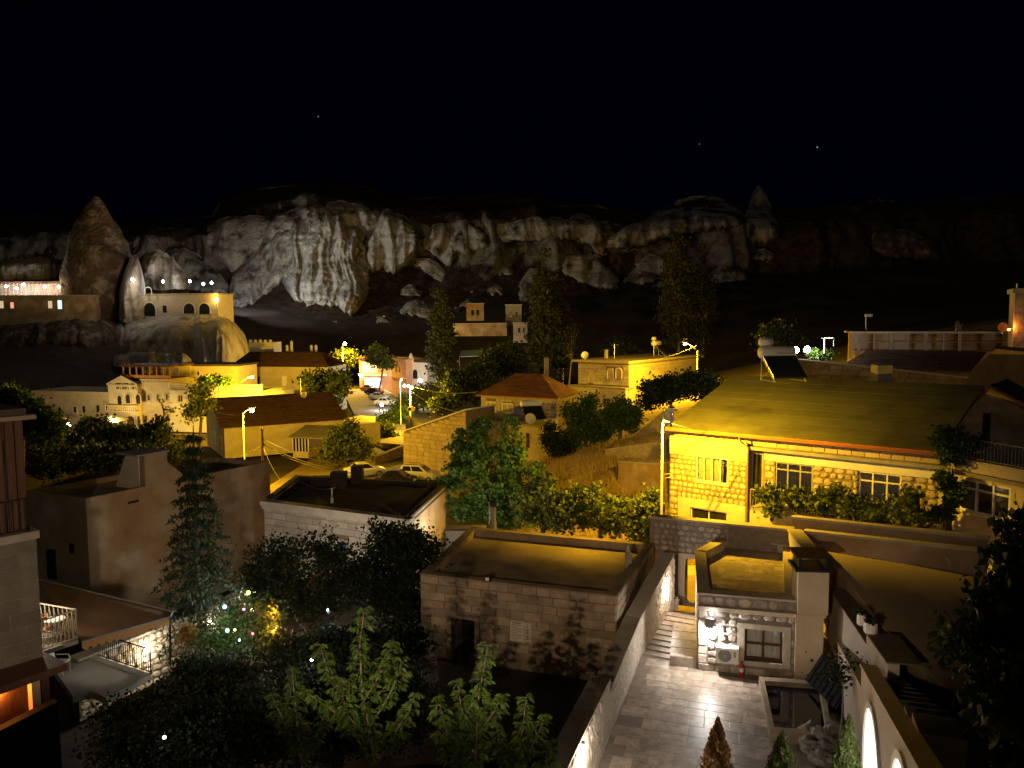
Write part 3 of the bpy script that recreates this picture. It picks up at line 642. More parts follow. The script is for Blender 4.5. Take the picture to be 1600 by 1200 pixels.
lump(CL, [(796, 348), (820, 342), (850, 336), (876, 340), (892, 354)], [(796, 372), (830, 374), (870, 371), (892, 370)], 270, 6, TUFF, 3, .8)
lump(CL, [(880, 346), (895, 336), (908, 331), (926, 338), (938, 350), (944, 366)], [(880, 368), (905, 372), (922, 380), (936, 396), (944, 394)], 266, 6, TUFF, 2.5, .9)
lump(CL, [(945, 376), (975, 354), (1005, 345), (1030, 328), (1062, 312), (1092, 304), (1122, 308), (1150, 322), (1168, 336)], [(945, 384), (975, 385), (1005, 382), (1040, 368), (1070, 362), (1110, 358), (1150, 350), (1168, 345)], 285, 9, TUFF, 3, .9)
lump(CL, [(872, 404), (895, 394), (920, 394), (942, 404), (964, 432)], [(872, 418), (895, 432), (920, 444), (945, 448), (964, 450)], 245, 6, TUFF, 3, .6)
lump(CL, [(996, 410), (1015, 396), (1035, 402), (1045, 415)], [(996, 420), (1015, 424), (1035, 424), (1045, 424)], 248, 4, TUFF, 3, .6)
lump(CL, [(1112, 420), (1128, 408), (1150, 412), (1170, 430), (1186, 450), (1194, 470)], [(1112, 440), (1130, 470), (1150, 470), (1166, 478), (1186, 482), (1194, 480)], 240, 6, TUFF, 3, .8)
lump('rock_pillar', [(1164, 345), (1172, 308), (1180, 294), (1188, 289), (1197, 302), (1206, 328), (1212, 346)], [(1164, 372), (1172, 376), (1188, 377), (1203, 376), (1212, 372)], 250, 6, TUFF, 2, .5)
lump(CL, [(318, 372), (328, 346), (355, 338), (395, 336), (426, 340)], [(318, 388), (340, 402), (365, 424), (395, 398), (426, 352)], 275, 6, TUFF, 3, .6)
lump(CL, [(204, 372), (216, 350), (222, 341), (229, 358), (246, 366), (254, 388)], [(204, 398), (216, 402), (229, 402), (246, 400), (254, 396)], 225, 5, TUFF, 2.5, .6)
lump(CL, [(213, 410), (228, 394), (250, 390), (272, 404), (288, 424), (294, 446)], [(213, 452), (228, 452), (250, 454), (272, 452), (288, 452), (294, 452)], 205, 6, TUFF, 2, 1.1)
lump(CL, [(262, 392), (285, 386), (312, 398), (338, 420), (356, 444)], [(262, 440), (285, 450), (312, 452), (338, 456), (356, 456)], 232, 6, TUFF, 3, .7)
lump(CL, [(-60, 380), (0, 372), (50, 368), (108, 372)], [(-60, 408), (0, 404), (50, 398), (108, 396)], 225, 6, TUFF, 4, .7)
lump(CL, [(-60, 410), (0, 408), (30, 402), (70, 402), (104, 404)], [(-60, 440), (0, 440), (40, 438), (104, 436)], 205, 6, TUFF, 3, .8)
lump(CL, [(652, 404), (668, 402), (690, 416), (708, 434), (722, 452)], [(652, 412), (668, 422), (690, 440), (708, 452), (722, 458)], 250, 3, TUFF, 3, .6)
lump(CL, [(814, 440), (824, 420), (842, 416), (856, 430)], [(814, 470), (824, 474), (842, 468), (856, 462)], 235, 4, TUFF, 3, .6)
lump(CL, [(625, 474), (650, 464), (670, 470), (690, 486)], [(625, 486), (650, 490), (670, 498), (690, 500)], 225, 4, TUFF, 3, .6)
lump(CL, [(1330, 322), (1365, 312), (1400, 314), (1420, 322)], [(1330, 330), (1365, 330), (1400, 330), (1420, 328)], 300, 4, TUFFB, 4, .7)
lump(CL, [(1365, 365), (1390, 356), (1430, 360), (1470, 392)], [(1365, 390), (1390, 402), (1430, 406), (1470, 402)], 290, 6, TUFFB, 4, .7)
for x_, y_, a_, b_ in ((1000, 428, 22, 12), (1030, 446, 16, 8), (1192, 396, 14, 9), (760, 446, 26, 12), (735, 470, 18, 8), (930, 474, 20, 9), (640, 452, 16, 8), (700, 478, 20, 8), (1150, 388, 14, 7), (590, 498, 22, 7), (520, 506, 26, 7), (830, 486, 14, 8), (985, 462, 14, 7), (1090, 440, 14, 10), (780, 420, 20, 8)):
    lump('boulder', [(x_ - a_, y_ + b_ * .3), (x_ - a_ * .4, y_ - b_ * .8), (x_ + a_ * .3, y_ - b_), (x_ + a_, y_ + b_ * .2)], [(x_ - a_, y_ + b_ * .6), (x_, y_ + b_), (x_ + a_, y_ + b_ * .7)], 226, 3.0, TUFF, 2.5, .45)
# the mound under the cave hotel and the cone beside it
lump('rock_mound', [(168, 522), (190, 502), (214, 496), (240, 492), (290, 488), (340, 489), (366, 502), (384, 526), (392, 556)], [(168, 566), (214, 570), (290, 572), (340, 570), (392, 566)], 190, 15, TUFFM, 2.2, .55, slope=.3)
lump('rock_mound', [(-80, 512), (0, 506), (60, 500), (120, 496), (180, 502), (205, 520)], [(-80, 575), (0, 575), (60, 575), (120, 575), (180, 572), (205, 570)], 192, 12, TUFFB, 4, 1.0, slope=.3)
lump('rock_mound', [(176, 556), (210, 547), (250, 548), (290, 552), (300, 562)], [(176, 572), (210, 576), (250, 578), (290, 578), (300, 576)], 165, 5, TUFFM, 3, .7)
lump(CL, [(186, 452), (196, 420), (206, 400), (214, 398), (222, 420), (228, 452)], [(186, 500), (196, 505), (206, 506), (214, 505), (222, 500), (228, 490)], 191, 5, TUFFM, 2, 1.0)
def fairy():
    prof = [(306, 150, 1.5), (310, 150, 6), (318, 150, 12), (330, 151, 19), (345, 152, 27), (365, 153, 37), (385, 155, 46), (402, 156, 52), (420, 152, 51), (440, 146, 46), (460, 143, 46), (485, 142, 48), (512, 142, 50)]
    D = 198; mb = MB(); n = 56; py = np.linspace(306, 512, 64); cx = np.interp(py, [a[0] for a in prof], [a[1] for a in prof]); rr = np.interp(py, [a[0] for a in prof], [a[2] * .93 for a in prof])
    for y, c, r in zip(py, cx, rr):
        p = P(c, y, D); k = D / FPX
        for a in range(n):
            an = 2 * math.pi * a / n; d = Vector((math.cos(an), math.sin(an), 0)); q = p + d * r * k
            s = 1 + noise.fractal(Vector((q.x * .16, q.y * .16, q.z * .12)), .8, 2.1, 5) * .13 + abs(noise.noise(Vector((q.x * .5, q.y * .5, q.z * .1)))) * .07
            mb.v.append(p + d * (r * k * s))
    for j in range(63):
        for a in range(n): mb.f.append((j * n + a, (j + 1) * n + a, (j + 1) * n + (a + 1) % n, j * n + (a + 1) % n))
    mb.f.append(tuple(range(n)))
    return struct(mb.build('fairy_chimney', TUFFB, smooth=True))
fairy()

# ------------------------------------------------------------------ street and squares on the valley floor
def sheet(name, pts, m, z, th=.12):
    return struct(MB().prism([Vector((p.x, p.y, z - th)) for p in pts], (0, 0, th)).build(name, m))
zs = -3.3
def gz(l): return [G(a, b, zs) for a, b in l]
sheet('street', gz([(532, 596), (540, 620), (556, 652), (578, 700), (545, 752), (560, 775), (720, 775), (690, 742), (636, 700), (650, 672), (700, 652), (604, 612), (588, 601), (640, 597), (640, 592), (545, 592)]), ASPH, zs)
sheet('parking_strip', gz([(590, 603), (606, 612), (690, 646), (740, 640), (660, 606), (640, 600)]), mat('asphalt', (.04, .04, .04), (.07, .068, .065), 2, .85, .3, 8), zs + .004)
def kerb(pts, m=COPE):
    mb = MB()
    for a, b in zip(pts[:-1], pts[1:]): d = (b - a).normalized(); s_ = Vector((-d.y, d.x, 0)) * .22; mb.box(a - Vector((0, 0, .05)), b - a, s_, (0, 0, .19))
    return struct(mb.build('kerb', m))
kerb(gz([(590, 604), (606, 613), (644, 629), (690, 648)]), mat('pale_kerb', (.5, .47, .4), (.6, .57, .5), 3))

# ------------------------------------------------------------------ far small houses at the cliff foot
def small_house(label, x0, x1, yt, yb, D, m, wins, depth=6, group=None, wm=GLD, name='small_house'):
    F = Face(P(x0, yb, D), P(x1, yb, D), P(x0, yb, D).z - 1.5); h = F.uv((x0 + x1) / 2, yt)[1]
    th = thing(name, label, 'house', F.pt(F.w / 2, 0), group)
    MB().fb(F, 0, F.w, 0, h, -depth, 0).build('wall', m, th); MB().fb(F, -.15, F.w + .15, h, h + .25, -depth - .15, .15).build('roof', COPE, th)
    for r in wins: window(th, F, F.rect(*r), .0, PVCG, wm, cols=1, sill=False)
    return th
small_house('pale two-storey cave house between the poplars at the cliff foot', 790, 815, 477, 500, 200, CONC, [(796, 487, 800, 496), (805, 487, 809, 496)])
small_house('white house lit cool just below the pale two-storey one', 802, 824, 505, 526, 185, PLAS, [(809, 512, 813, 520), (817, 512, 820, 520)])
small_house('small grey cube house with two dark windows above a long wall', 729, 756, 475, 493, 215, MUD, [(736, 484, 741, 493), (744, 484, 749, 493)])
def garden_wall(label, x0, x1, yt0, yt1, yb, D0, D1, m, th_=.4, name='garden_wall'):
    A, B = P(x0, yb, D0), P(x1, yb, D1); F = Face(A, B, min(A.z, B.z) - .8); t0 = F.uv(x0, yt0)[1]; t1 = F.uv(x1, yt1)[1]
    mb = MB().prism([F.pt(0, 0, -th_), F.pt(F.w, 0, -th_), F.pt(F.w, t1, -th_), F.pt(0, t0, -th_)], F.N * th_)
    cp = MB().prism([F.pt(-.05, t0, -th_ - .05), F.pt(F.w + .05, t1, -th_ - .05), F.pt(F.w + .05, t1 + .1, -th_ - .05), F.pt(-.05, t0 + .1, -th_ - .05)], F.N * (th_ + .1))
    w_ = thing(name, label, 'wall', F.pt(F.w / 2, 0)); mb.build('wall', m, w_); cp.build('coping', COPE, w_); w_['F'] = 0
    return w_, F, (t0, t1)
garden_wall('long pale retaining wall below the small grey cube house', 708, 792, 506, 505, 520, 195, 195, MUD)
t_ = thing('awning_tent', 'low pale blue awning glowing among the dark trees behind the hip roof house', 'awning', P(734, 560, 150))
a, b = P(718, 557, 150), P(752, 556, 148); MB().add([a, b, b + Vector((0, 4, 1.0)), a + Vector((0, 4, 1.0)), a - Vector((0, 0, .1)), b - Vector((0, 0, .1)), b + Vector((0, 4, .9)), a + Vector((0, 4, .9))],
    [(0, 1, 2, 3), (7, 6, 5, 4), (0, 4, 5, 1), (1, 5, 6, 2), (2, 6, 7, 3), (3, 7, 4, 0)]).build('canopy', mat('pale_blue_sheet', (.35, .5, .6), rough=.6), t_)
for q in (a, b): MB().tube([q, q - Vector((0, 0, 2.2))], .05, 5).build('post', STEEL, t_)

# ------------------------------------------------------------------ cave hotel on the mound
F = Face(P(207, 500, 188), P(341, 497, 184), P(207, 500, 188).z - 1.5); h = F.uv(270, 461)[1]
th = thing('cave_hotel', 'long low stone building with dark arches on top of the pale mound', 'building', F.pt(F.w / 2, 0))
ops = [F.rect(*r) for r in ((225, 473, 243, 494), (254, 477, 261, 489), (287, 474, 304, 490), (311, 474, 328, 491))]
MB().fb(F, 0, F.w, 0, h, -7, 0).build('wall', PLAS, th); MB().fb(F, -.2, F.w + .2, h, h + .35, -7.2, .2).build('parapet', COPE, th)
for i, r in enumerate(ops): (window(th, F, r, .0, PLAS, BLACK, cols=1, sill=False) if i == 1 else arch_window(th, F, r, .0, PLASW, BLACK, .25, .12))
F = Face(P(-60, 505, 186), P(150, 500, 190), P(0, 505, 187).z - 2); h = F.uv(60, 463)[1]
th = thing('cave_hotel', 'long brown terrace building with a glowing blue window beside the rock cone', 'building', F.pt(F.w / 2, 0))
MB().fb(F, 0, F.w, 0, h, -6, 0).build('wall', MUD, th); MB().fb(F, -.2, F.w + .2, h, h + .3, -6.2, .2).build('parapet', COPE, th)
window(th, F, F.rect(75, 470, 82, 482), 0, PVC, emit('warm_window', (1, .75, .45), .5), cols=2, sill=False)
window(th, F, F.rect(90, 469, 97, 483), 0, PVC, emit('blue_window', (.35, .75, 1), 1.6), cols=1, sill=False)
window(th, F, F.rect(-2, 470, 6, 482), 0, PVC, emit('warm_window', (1, .75, .45), .5), cols=2, sill=False); window(th, F, F.rect(16, 472, 22, 482), 0, PVC, emit('red_window', (1, .35, .2), .8), cols=1, sill=False)
# the lit verandah above it
F = Face(P(-60, 462, 194), P(104, 461, 194), P(0, 462, 194).z); h = F.uv(60, 442)[1]
th = thing('open_verandah', 'open lit verandah with a row of slim columns left of the rock cone', 'verandah', F.pt(F.w / 2, 0))
MB().fb(F, 0, F.w, h, h + .35, -4, .2).build('roof', WOODD, th); MB().fb(F, 0, F.w, 0, h, -4.3, -4).build('back_wall', PLASW, th)
for i in range(27):
    u = F.w * (i + .5) / 27; MB().tube([F.pt(u, 0, 0), F.pt(u, h * .4, 0), F.pt(u, h, 0)], [.1, .06, .1], 6).build('column', WOODO, th)
for px_, py_ in ((10, 449), (26, 452), (37, 446), (70, 450), (92, 450)):
    p = P(px_, py_, 192.3); l_ = thing('hanging_lantern', {10: 'hanging lamp at the outer end of the lit verandah', 26: 'lowest bright lamp of the lit verandah', 37: 'bright cool lamp high under the verandah roof', 70: 'small lamp amid the verandah columns', 92: 'last small verandah lamp beside the rock cone'}[px_], 'lamp', p, 'lamps of the verandah')
    MB().lathe(p, [(.05, 0), (.28, .12), (.28, .4), (.05, .55)], 8).build('bulb', E_WHT, l_); MB().tube([p + Vector((0, 0, .55)), p + Vector((0, 0, 1.2))], .02, 4).build('hanger', IRON, l_)
    light(l_, p + Vector((0, -.5, 0)), 500, WARM if px_ > 40 else WHT, .3)
def post_lamp(label, p, h, power, col, bulb, br=.25, group='small lamps on the rock terraces', name='post_lamp'):
    l_ = thing(name, label, 'lamp', p, group); MB().tube([p, p + Vector((0, 0, h))], .05, 6).build('post', IRON, l_)
    MB().lathe(p + Vector((0, 0, h)), [(br * .4, 0), (br, br * .6), (br, br * 1.3), (br * .3, br * 2)], 8).build('bulb', bulb, l_, smooth=True)
    light(l_, p + Vector((0, -.3, h + br * 2.6)), power, col, br); return l_
post_lamp('white lamp against the pale rock at the cone foot', P(208, 448, 181.5), 1.2, 1500, (1, .85, .68), E_WHT, .4)
post_lamp('white lamp above the arched stone building', P(255, 450, 193), 1.3, 260, COOL, E_WHT, .3)
post_lamp('white terrace lamp beside the blue glow', P(297, 449, 193), 1.2, 500, (1, .9, .7), E_WHT, .32)
post_lamp('blue terrace lamp over the arched building', P(318, 452, 193), 1.0, 1500, (.45, .55, 1), emit('blue_bulb', (.5, .6, 1), 30), .35)
post_lamp('white lamp at the far end of the arched building', P(331, 450, 192), 1.0, 1200, COOL, E_COOL, .32)
post_lamp('orange torch lamp at the corner of the arched building', P(339, 484, 183), 2.0, 500, SOD, E_SOD, .35)
# terrace furniture glimpsed up there: a white gate arch
ga = thing('garden_arch', 'small pale arch on the terrace above the arched building', 'arch', P(231, 461, 185.5)); Fq = Face(P(226, 461, 185.5), P(237, 461, 185.5), P(231, 461, 185.5).z)
MB().tube([Fq.pt(*q) for q in arch_pts(0, Fq.w, 0, 1.9)[1:]] + [Fq.pt(0, 0)], .1, 5).build('hoop', PLASW, ga)

# unseen floodlights assumed at the cliff foot
def flood(label, p, aim, power, col, ang):
    p, aim = Vector(p), Vector(aim); l_ = thing('floodlight', label, 'floodlight', p, 'assumed floodlights at the cliff foot'); d = (aim - p).normalized(); a = d.cross(Vector((0, 0, 1))).normalized(); b = a.cross(d); c = p + Vector((0, 0, .9))
    MB().tube([p - Vector((0, 0, .6)), c], .05, 5).build('stand', IRON, l_); MB().prism([c - a * .35 - b * .25, c + a * .35 - b * .25, c + a * .35 + b * .25, c - a * .35 + b * .25], d * .2).build('housing', IRON, l_)
    e = c + d * .21; MB().prism([e - a * .3 - b * .2, e + a * .3 - b * .2, e + a * .3 + b * .2, e - a * .3 + b * .2], d * .01).build('lens', E_COOL, l_)
    light(l_, e + d * .1, power, col, .3, spot=ang, aim=aim, blend=.8)
flood('assumed floodlight at the bright left foot of the cliff', P(372, 474, 238), P(385, 430, 256), 18000, (.93, .98, 1.0), 150)
flood('assumed floodlight low on the slope lighting the fluted cliff', P(346, 480, 228), P(520, 390, 256), 42000, (1, .98, .93), 110)
flood('assumed floodlight far down the slope facing the rock bulge', P(600, 500, 190), P(640, 375, 255), 2600, (1, .95, .85), 75)
# stars
for (x, y, r, lb) in ((497, 182, 1.6, 'faint blue star high above the main cliff'), (1093, 225, 1.2, 'small star above the pale cliff by the rock pillar'), (1277, 230, 2.2, 'brightest star in the dark sky, out over the black slope')):
    p = P(x, y, 2600); tag(MB().lathe(p, [(r * .3, -r), (r, -.3 * r), (r, .3 * r), (r * .3, r)], 8).build('star', emit('star_light', (.7, .8, 1), .35), loc=p), lb, 'star', 'stars in the night sky')
# ================================================================== hotel with the balcony bay (left middle distance)
zb = -3.6
A0, B0, C0 = P(52, 660, 122), P(267, 664, 116), P(411, 664, 112)
F = Face(A0, B0, zb); th = thing('hotel', 'long yellow-lit stone hotel with an arched balcony bay and pediment', 'building', F.pt(F.w / 2, 0))
u1 = F.uv(177, 640)[0]; u2 = F.uv(223, 640)[0]; u3 = F.w; h1 = F.uv(115, 614)[1]; h2 = F.uv(200, 600)[1]; h3 = F.uv(245, 594)[1]; hp = F.uv(200, 591)[1]
MB().fb(F, 0, u1, 0, h1, -8, 0).fb(F, 0, u1, h1, h1 + .25, -8, .15).fb(F, 0, u1, h1 - .55, h1 - .45, 0, .08).build('wall', PLAS, th)
bay = MB().fb(F, u1, u2, 0, h2, -8, .9); bay.prism([F.pt(u1 + .2, h2, .9), F.pt(u2 - .2, h2, .9), F.pt((u1 + u2) / 2, hp + .3, .9)], F.N * -.6); bay.build('bay', PLAS, th)
md = MB().prism([F.pt(u1 + .1, h2, .92), F.pt((u1 + u2) / 2, hp + .32, .92), F.pt((u1 + u2) / 2, hp + .5, .92), F.pt(u1 - .1, h2 + .12, .92)], F.N * .18).prism([F.pt(u2 - .1, h2, .92), F.pt(u2 + .1, h2 + .12, .92), F.pt((u1 + u2) / 2, hp + .5, .92), F.pt((u1 + u2) / 2, hp + .32, .92)], F.N * .18)
md.fb(F, u1 - .1, u2 + .1, h2 - .12, h2, .9, 1.05); md.build('pediment_moulding', STEELP if 'STEELP' in globals() else STONEP, th)
MB().fb(F, u2, u3, 0, h3, -8, 0).build('wall', PLAS, th)
dn = MB().fb(F, u2, u3 + .1, h3, h3 + .2, -8, .35)
for i in range(19): u = u2 + .15 + (u3 - u2 - .2) * i / 19; dn.fb(F, u, u + .14, h3 - .32, h3, 0, .28)
dn.fb(F, u2, u3, h3 * .47, h3 * .47 + .12, 0, .12); dn.build('cornice', STONEP, th)
for r in ((76, 636, 83, 648), (90, 635, 97, 648), (114, 634, 121, 646), (128, 633, 135, 646), (150, 632, 157, 644), (164, 631, 171, 643)):
    window(th, F, F.rect(*r), .0, STONEP, BLACK, cols=1, fw=.14, dep=.1)
for r in ((230, 616, 236, 627), (244, 615, 250, 626), (258, 614, 264, 626), (226, 648, 232, 660), (241, 647, 248, 660), (260, 646, 266, 657)): window(th, F, F.rect(*r), .0, STONEP, BLACK if r[1] < 640 else mat('red_curtain', (.16, .05, .035), rough=.8), cols=1, fw=.14, dep=.1)
for r in ((184, 618, 191, 632), (197, 616, 204, 630), (213, 616, 220, 631)): arch_window(th, F, F.rect(*r, .9), .9, STONEP, BLACK, .16, .14)
for r in ((186, 653, 193, 668), (199, 650, 211, 672), (215, 650, 220, 668)): arch_window(th, F, F.rect(*r, .9), .9, STONEP, mat('brown_door', (.08, .045, .02), rough=.7), .16, .14, name='arched_door')
bl = MB(); ua, ub = u1 - .1, u2 + .1; v0 = F.uv(200, 640)[1]; v1 = F.uv(200, 633)[1]; bl.fb(F, ua, ub, v0 - .15, v0, .9, 1.7); bl.fb(F, ua, ub, v1, v1 + .1, 1.5, 1.7)
for i in range(15): bl.lathe(F.pt(ua + .15 + (ub - ua - .3) * i / 14, v0, 1.6), [(.05, 0), (.09, .2 * (v1 - v0)), (.045, .6 * (v1 - v0)), (.07, v1 - v0)], 6)
bl.build('balcony', STONEP, th)
for row, (yy, n) in enumerate(((600.5, 12), (606.5, 11))):      # two lines of dark lettering over the bay, too far to read
    v = F.uv(200, yy, .9)[1]; mb = MB(); u = F.uv(181 + row, yy, .9)[0]; ue = F.uv(217 - row * 2, yy, .9)[0]; st = (ue - u) / n
    for i in range(n):
        if i == 7: continue
        x = u + st * i; k = (i * 7 + row * 3) % 4
        mb.fb(F, x, x + .07, v - .18, v + .18, .9, .94)
        if k != 1: mb.fb(F, x + .07, x + st * .72, v + .1, v + .18, .9, .94)
        if k != 2: mb.fb(F, x + .07, x + st * .72, v - .18, v - .1, .9, .94)
        if k in (0, 3): mb.fb(F, x + st * .72, x + st * .72 + .07, v - .18, v + .18, .9, .94)
    mb.build('sign_lettering', BLACK, th)
# rooftop pavilion
Fp = Face(P(193, 592, 117.5), P(266, 590, 115), P(230, 591, 116).z); hh = Fp.uv(230, 573)[1]; pv = thing('rooftop_pavilion', 'glazed wooden pavilion on the hotel roof above the dentil cornice', 'pavilion', Fp.pt(Fp.w / 2, 0))
MB().fb(Fp, -.3, Fp.w + .3, hh, hh + .3, -5, .4).build('roof', WOODD, pv); MB().fb(Fp, 0, Fp.w, 0, hh, -4.6, -4.5).build('back_wall', PLAS, pv); MB().fb(Fp, 0, Fp.w, 0, .45, -.1, 0).build('parapet', WOODO, pv)
for i in range(8): u = Fp.w * i / 7; MB().fb(Fp, u - .09, u + .09, .45, hh, -.12, .02).build('post', WOODO, pv)
for i in (1, 2, 4, 5, 6): MB().fb(Fp, Fp.w * i / 7 + .2, Fp.w * i / 7 + 1.0, .45, hh - .2, -2.2, -2.1).build('curtain', CURT, pv)
# terrace wing with the bright balustrade
F2 = Face(B0, C0, zb); h4 = F2.uv(300, 604)[1]; tw = thing('terrace_wing', 'plain yellow-lit wing with a bright balustrade terrace behind the dark tiled roof', 'building', F2.pt(F2.w / 2, 0)); hb = F2.uv(400, 613)[1]
MB().fb(F2, 0, F2.w, 0, hb, -9, 0).build('wall', PLASW, tw); MB().fb(F2, -.1, F2.w + .1, hb, hb + .18, -9, .25).build('cornice', STONEP, tw)
bm = MB().fb(F2, 0, F2.w, hb + .95, hb + 1.08, -.1, .14)
for i in range(70): bm.lathe(F2.pt(F2.w * (i + .5) / 70, hb + .18, .02), [(.05, 0), (.085, .25), (.04, .5), (.06, .78)], 6)
for u in (0, F2.w * .5, F2.w - .2): bm.fb(F2, u, u + .25, hb + .18, hb + 1.2, -.15, .18)
bm.build('balustrade', PLASW, tw)
for r in ((278, 617, 286, 628), (293, 616, 301, 628)): window(tw, F2, F2.rect(*r), 0, STONEP, GLD, cols=2, fw=.1)
# upper storey behind, with round window
F3 = Face(P(266, 600, 121), P(372, 598, 119), P(266, 600, 121).z - .5); h5 = F3.uv(330, 572)[1]; us = thing('stone_house', 'stone house with a round window behind the balustrade terrace', 'house', F3.pt(F3.w / 2, 0))
MB().fb(F3, 0, F3.w, 0, h5, -6, 0).build('wall', PLAS, us); MB().fb(F3, -.2, F3.w + .2, h5, h5 + .3, -6.3, .3).build('roof', ROOFD, us)
c_ = F3.uv(286, 584); rw = MB().lathe(F3.pt(c_[0], c_[1], .0), [(.9, 0), (.9, .1), (.65, .1), (.65, .03)], 18, (F3.U, F3.V, F3.N)).build('round_window', STONEP, us); MB().lathe(F3.pt(c_[0], c_[1], .01), [(.6, 0), (.6, .03), (.1, .035)], 18, (F3.U, F3.V, F3.N)).build('pane', GLD, rw)
window(us, F3, F3.rect(308, 580, 312, 587), 0, STONEP, BLACK, cols=1, sill=False)
street_lamp('street lamp with a white head over the balustrade terrace', F2.pt(F2.w * .9, 0, 4), P(394, 588, 107), 26000, SOD, E_SOD, rp=.06, br=.18)
# lanterns and parasols in front of the hotel
for i, (x, y, yb_) in enumerate(((108, 664, 684), (179, 657, 668))):
    p = P(x, yb_, 108 if i == 0 else 111); hgt = P(x, y, p.y).z - p.z
    post_lamp(('bright white garden lantern on a post before the hotel', 'second garden lantern glowing by the hotel entrance')[i], p, hgt - .25, 1300, (1, .68, .2), E_WHT, .26, 'garden lanterns at the hotel')
for i, (x, y) in enumerate(((86, 652), (175, 652))):
    p = P(x, y + 16, 112); pr = thing('parasol', ('pale square parasol beside the bright hotel lantern', 'pale square parasol near the hotel entrance')[i], 'parasol', p, 'hotel garden parasols'); c = P(x, y, 112)
    MB().tube([p, c], .04, 5).build('pole', WOODD, pr); MB().add([c + Vector((-1.7, -1.7, -.5)), c + Vector((1.7, -1.7, -.5)), c + Vector((1.7, 1.7, -.5)), c + Vector((-1.7, 1.7, -.5)), c + Vector((0, 0, .25)), c + Vector((0, 0, .1))],
        [(0, 1, 4), (1, 2, 4), (2, 3, 4), (3, 0, 4), (1, 0, 5), (2, 1, 5), (3, 2, 5), (0, 3, 5)]).build('canopy', mat('canvas', (.55, .48, .36), rough=.9, trans=.3), pr)

# ------------------------------------------------------------------ long dark house behind the terrace
F = Face(P(366, 606, 142), P(512, 604, 138), zb); he = F.uv(440, 573)[1]; th = thing('long_house', 'long low house with dark clay roof below the street trees', 'house', F.pt(F.w / 2, 0)); MB().fb(F, 0, F.w, 0, he, -8, 0).build('wall', PLAS, th)
a, b = F.pt(-.5, he, .5), F.pt(F.w + .5, he, .5); hr = F.uv(440, 553)[1] ; tile_roof(th, [(a, b, F.pt(F.w - 3, hr + .2, -4), F.pt(1, hr + .2, -4)), (F.pt(F.w + .5, he, -8.4), F.pt(-.5, he, -8.4), F.pt(1, hr + .2, -4), F.pt(F.w - 3, hr + .2, -4))], TILED, course=.5)
for r in ((441, 588, 448, 603), ): window(th, F, F.rect(*r), 0, PVC, WHITEP, cols=1, sill=False, name='door')
for r in ((470, 588, 476, 600), (500, 586, 507, 598), (400, 588, 406, 600)): window(th, F, F.rect(*r), 0, PVCG, BLACK, cols=1)
for x in (452, 455, 487, 495): pass
cr = thing('roof_terrace', 'pale crenellated roof terrace left of the street lamp trees', 'terrace', P(408, 552, 150)); Fq = Face(P(389, 552, 150), P(428, 552, 150), P(408, 552, 150).z - 3); hq = Fq.uv(408, 535)[1]
MB().fb(Fq, 0, Fq.w, 0, hq, -5, 0).build('wall', PLASW, cr)
for i in range(5): MB().fb(Fq, Fq.w * i / 5 + .1, Fq.w * i / 5 + .55, hq, hq + .5, -.4, 0).build('merlon', PLASW, cr)
for i, x in enumerate((449, 456, 487, 494)): tag(MB().lathe(P(x, 556, 146), [(.3, 0), (.3, .6), (.22, 1.6 + (i == 1) * .8), (.3, 1.8 + (i == 1) * .8), (.1, 2.1 + (i == 1) * .8)], 8).build('chimney_stack', PLASW, loc=P(x, 556, 146)), ('stubby pale chimney nearest the crenellated terrace', 'tallest pale chimney on the long low house', 'third pale chimney along the long low house', 'last pale chimney toward the street trees')[i], 'chimney', 'chimneys behind the long house')
# ------------------------------------------------------------------ dark tiled roof house
ze = .3; a, b = G(348, 668, ze), G(541, 654, ze); zr = 3.3; c, d = G(529, 611, zr), G(330, 622, zr)
F = Face(a, b, zb); th = thing('tiled_house', 'low house with broad dark tiled roof behind the lamp post', 'house', F.pt(F.w / 2, 0)); bk = (D2(d) - D2(a)); bk = -F.N * abs(bk.dot(F.N))
MB().fb(F, .2, F.w - .3, 0, ze - zb, bk.length * -2 + .4, -.3).build('wall', PLAS, th)
nd = D2(d) - D2(a); nd = -F.N * nd.dot(-F.N); rd0 = F.pt(0, zr - zb, 0) + nd; rd1 = F.pt(F.w, zr - zb, 0) + nd
MB().prism([F.pt(.2, ze - zb, -.3), F.pt(.2, ze - zb, -.3) + nd * 1.9, rd0 + F.U * .2 - Vector((0, 0, .1))], F.U * .25).build('gable', PLAS, th)
MB().prism([F.pt(F.w - .5, ze - zb, -.3), F.pt(F.w - .5, ze - zb, -.3) + nd * 1.9, rd1 - F.U * .5 - Vector((0, 0, .1))], F.U * .2).build('gable', PLAS, th)
tile_roof(th, [(F.pt(-.3, ze - zb - .1, .2), F.pt(F.w + .2, ze - zb - .1, .2), rd1 + F.U * .2, rd0 - F.U * .3), (F.pt(F.w + .2, ze - zb - .1, 0) + nd * 2, F.pt(-.3, ze - zb - .1, 0) + nd * 2, rd0 - F.U * .3, rd1 + F.U * .2)], TILED, course=.4)
cb = G(475, 628, 2.2); MB().cbox(cb - Vector((0, 0, .4)), .6, .6, 1.7).build('chimney', PLAS, th)
Fs = Face(F.pt(0, 0) + nd * 2, F.pt(0, 0), zb)
for r in ((331, 672, 337, 690), (341, 680, 347, 698)): window(th, Fs, Fs.rect(*r, -.18), -.18, PVCG, BLACK, cols=1)
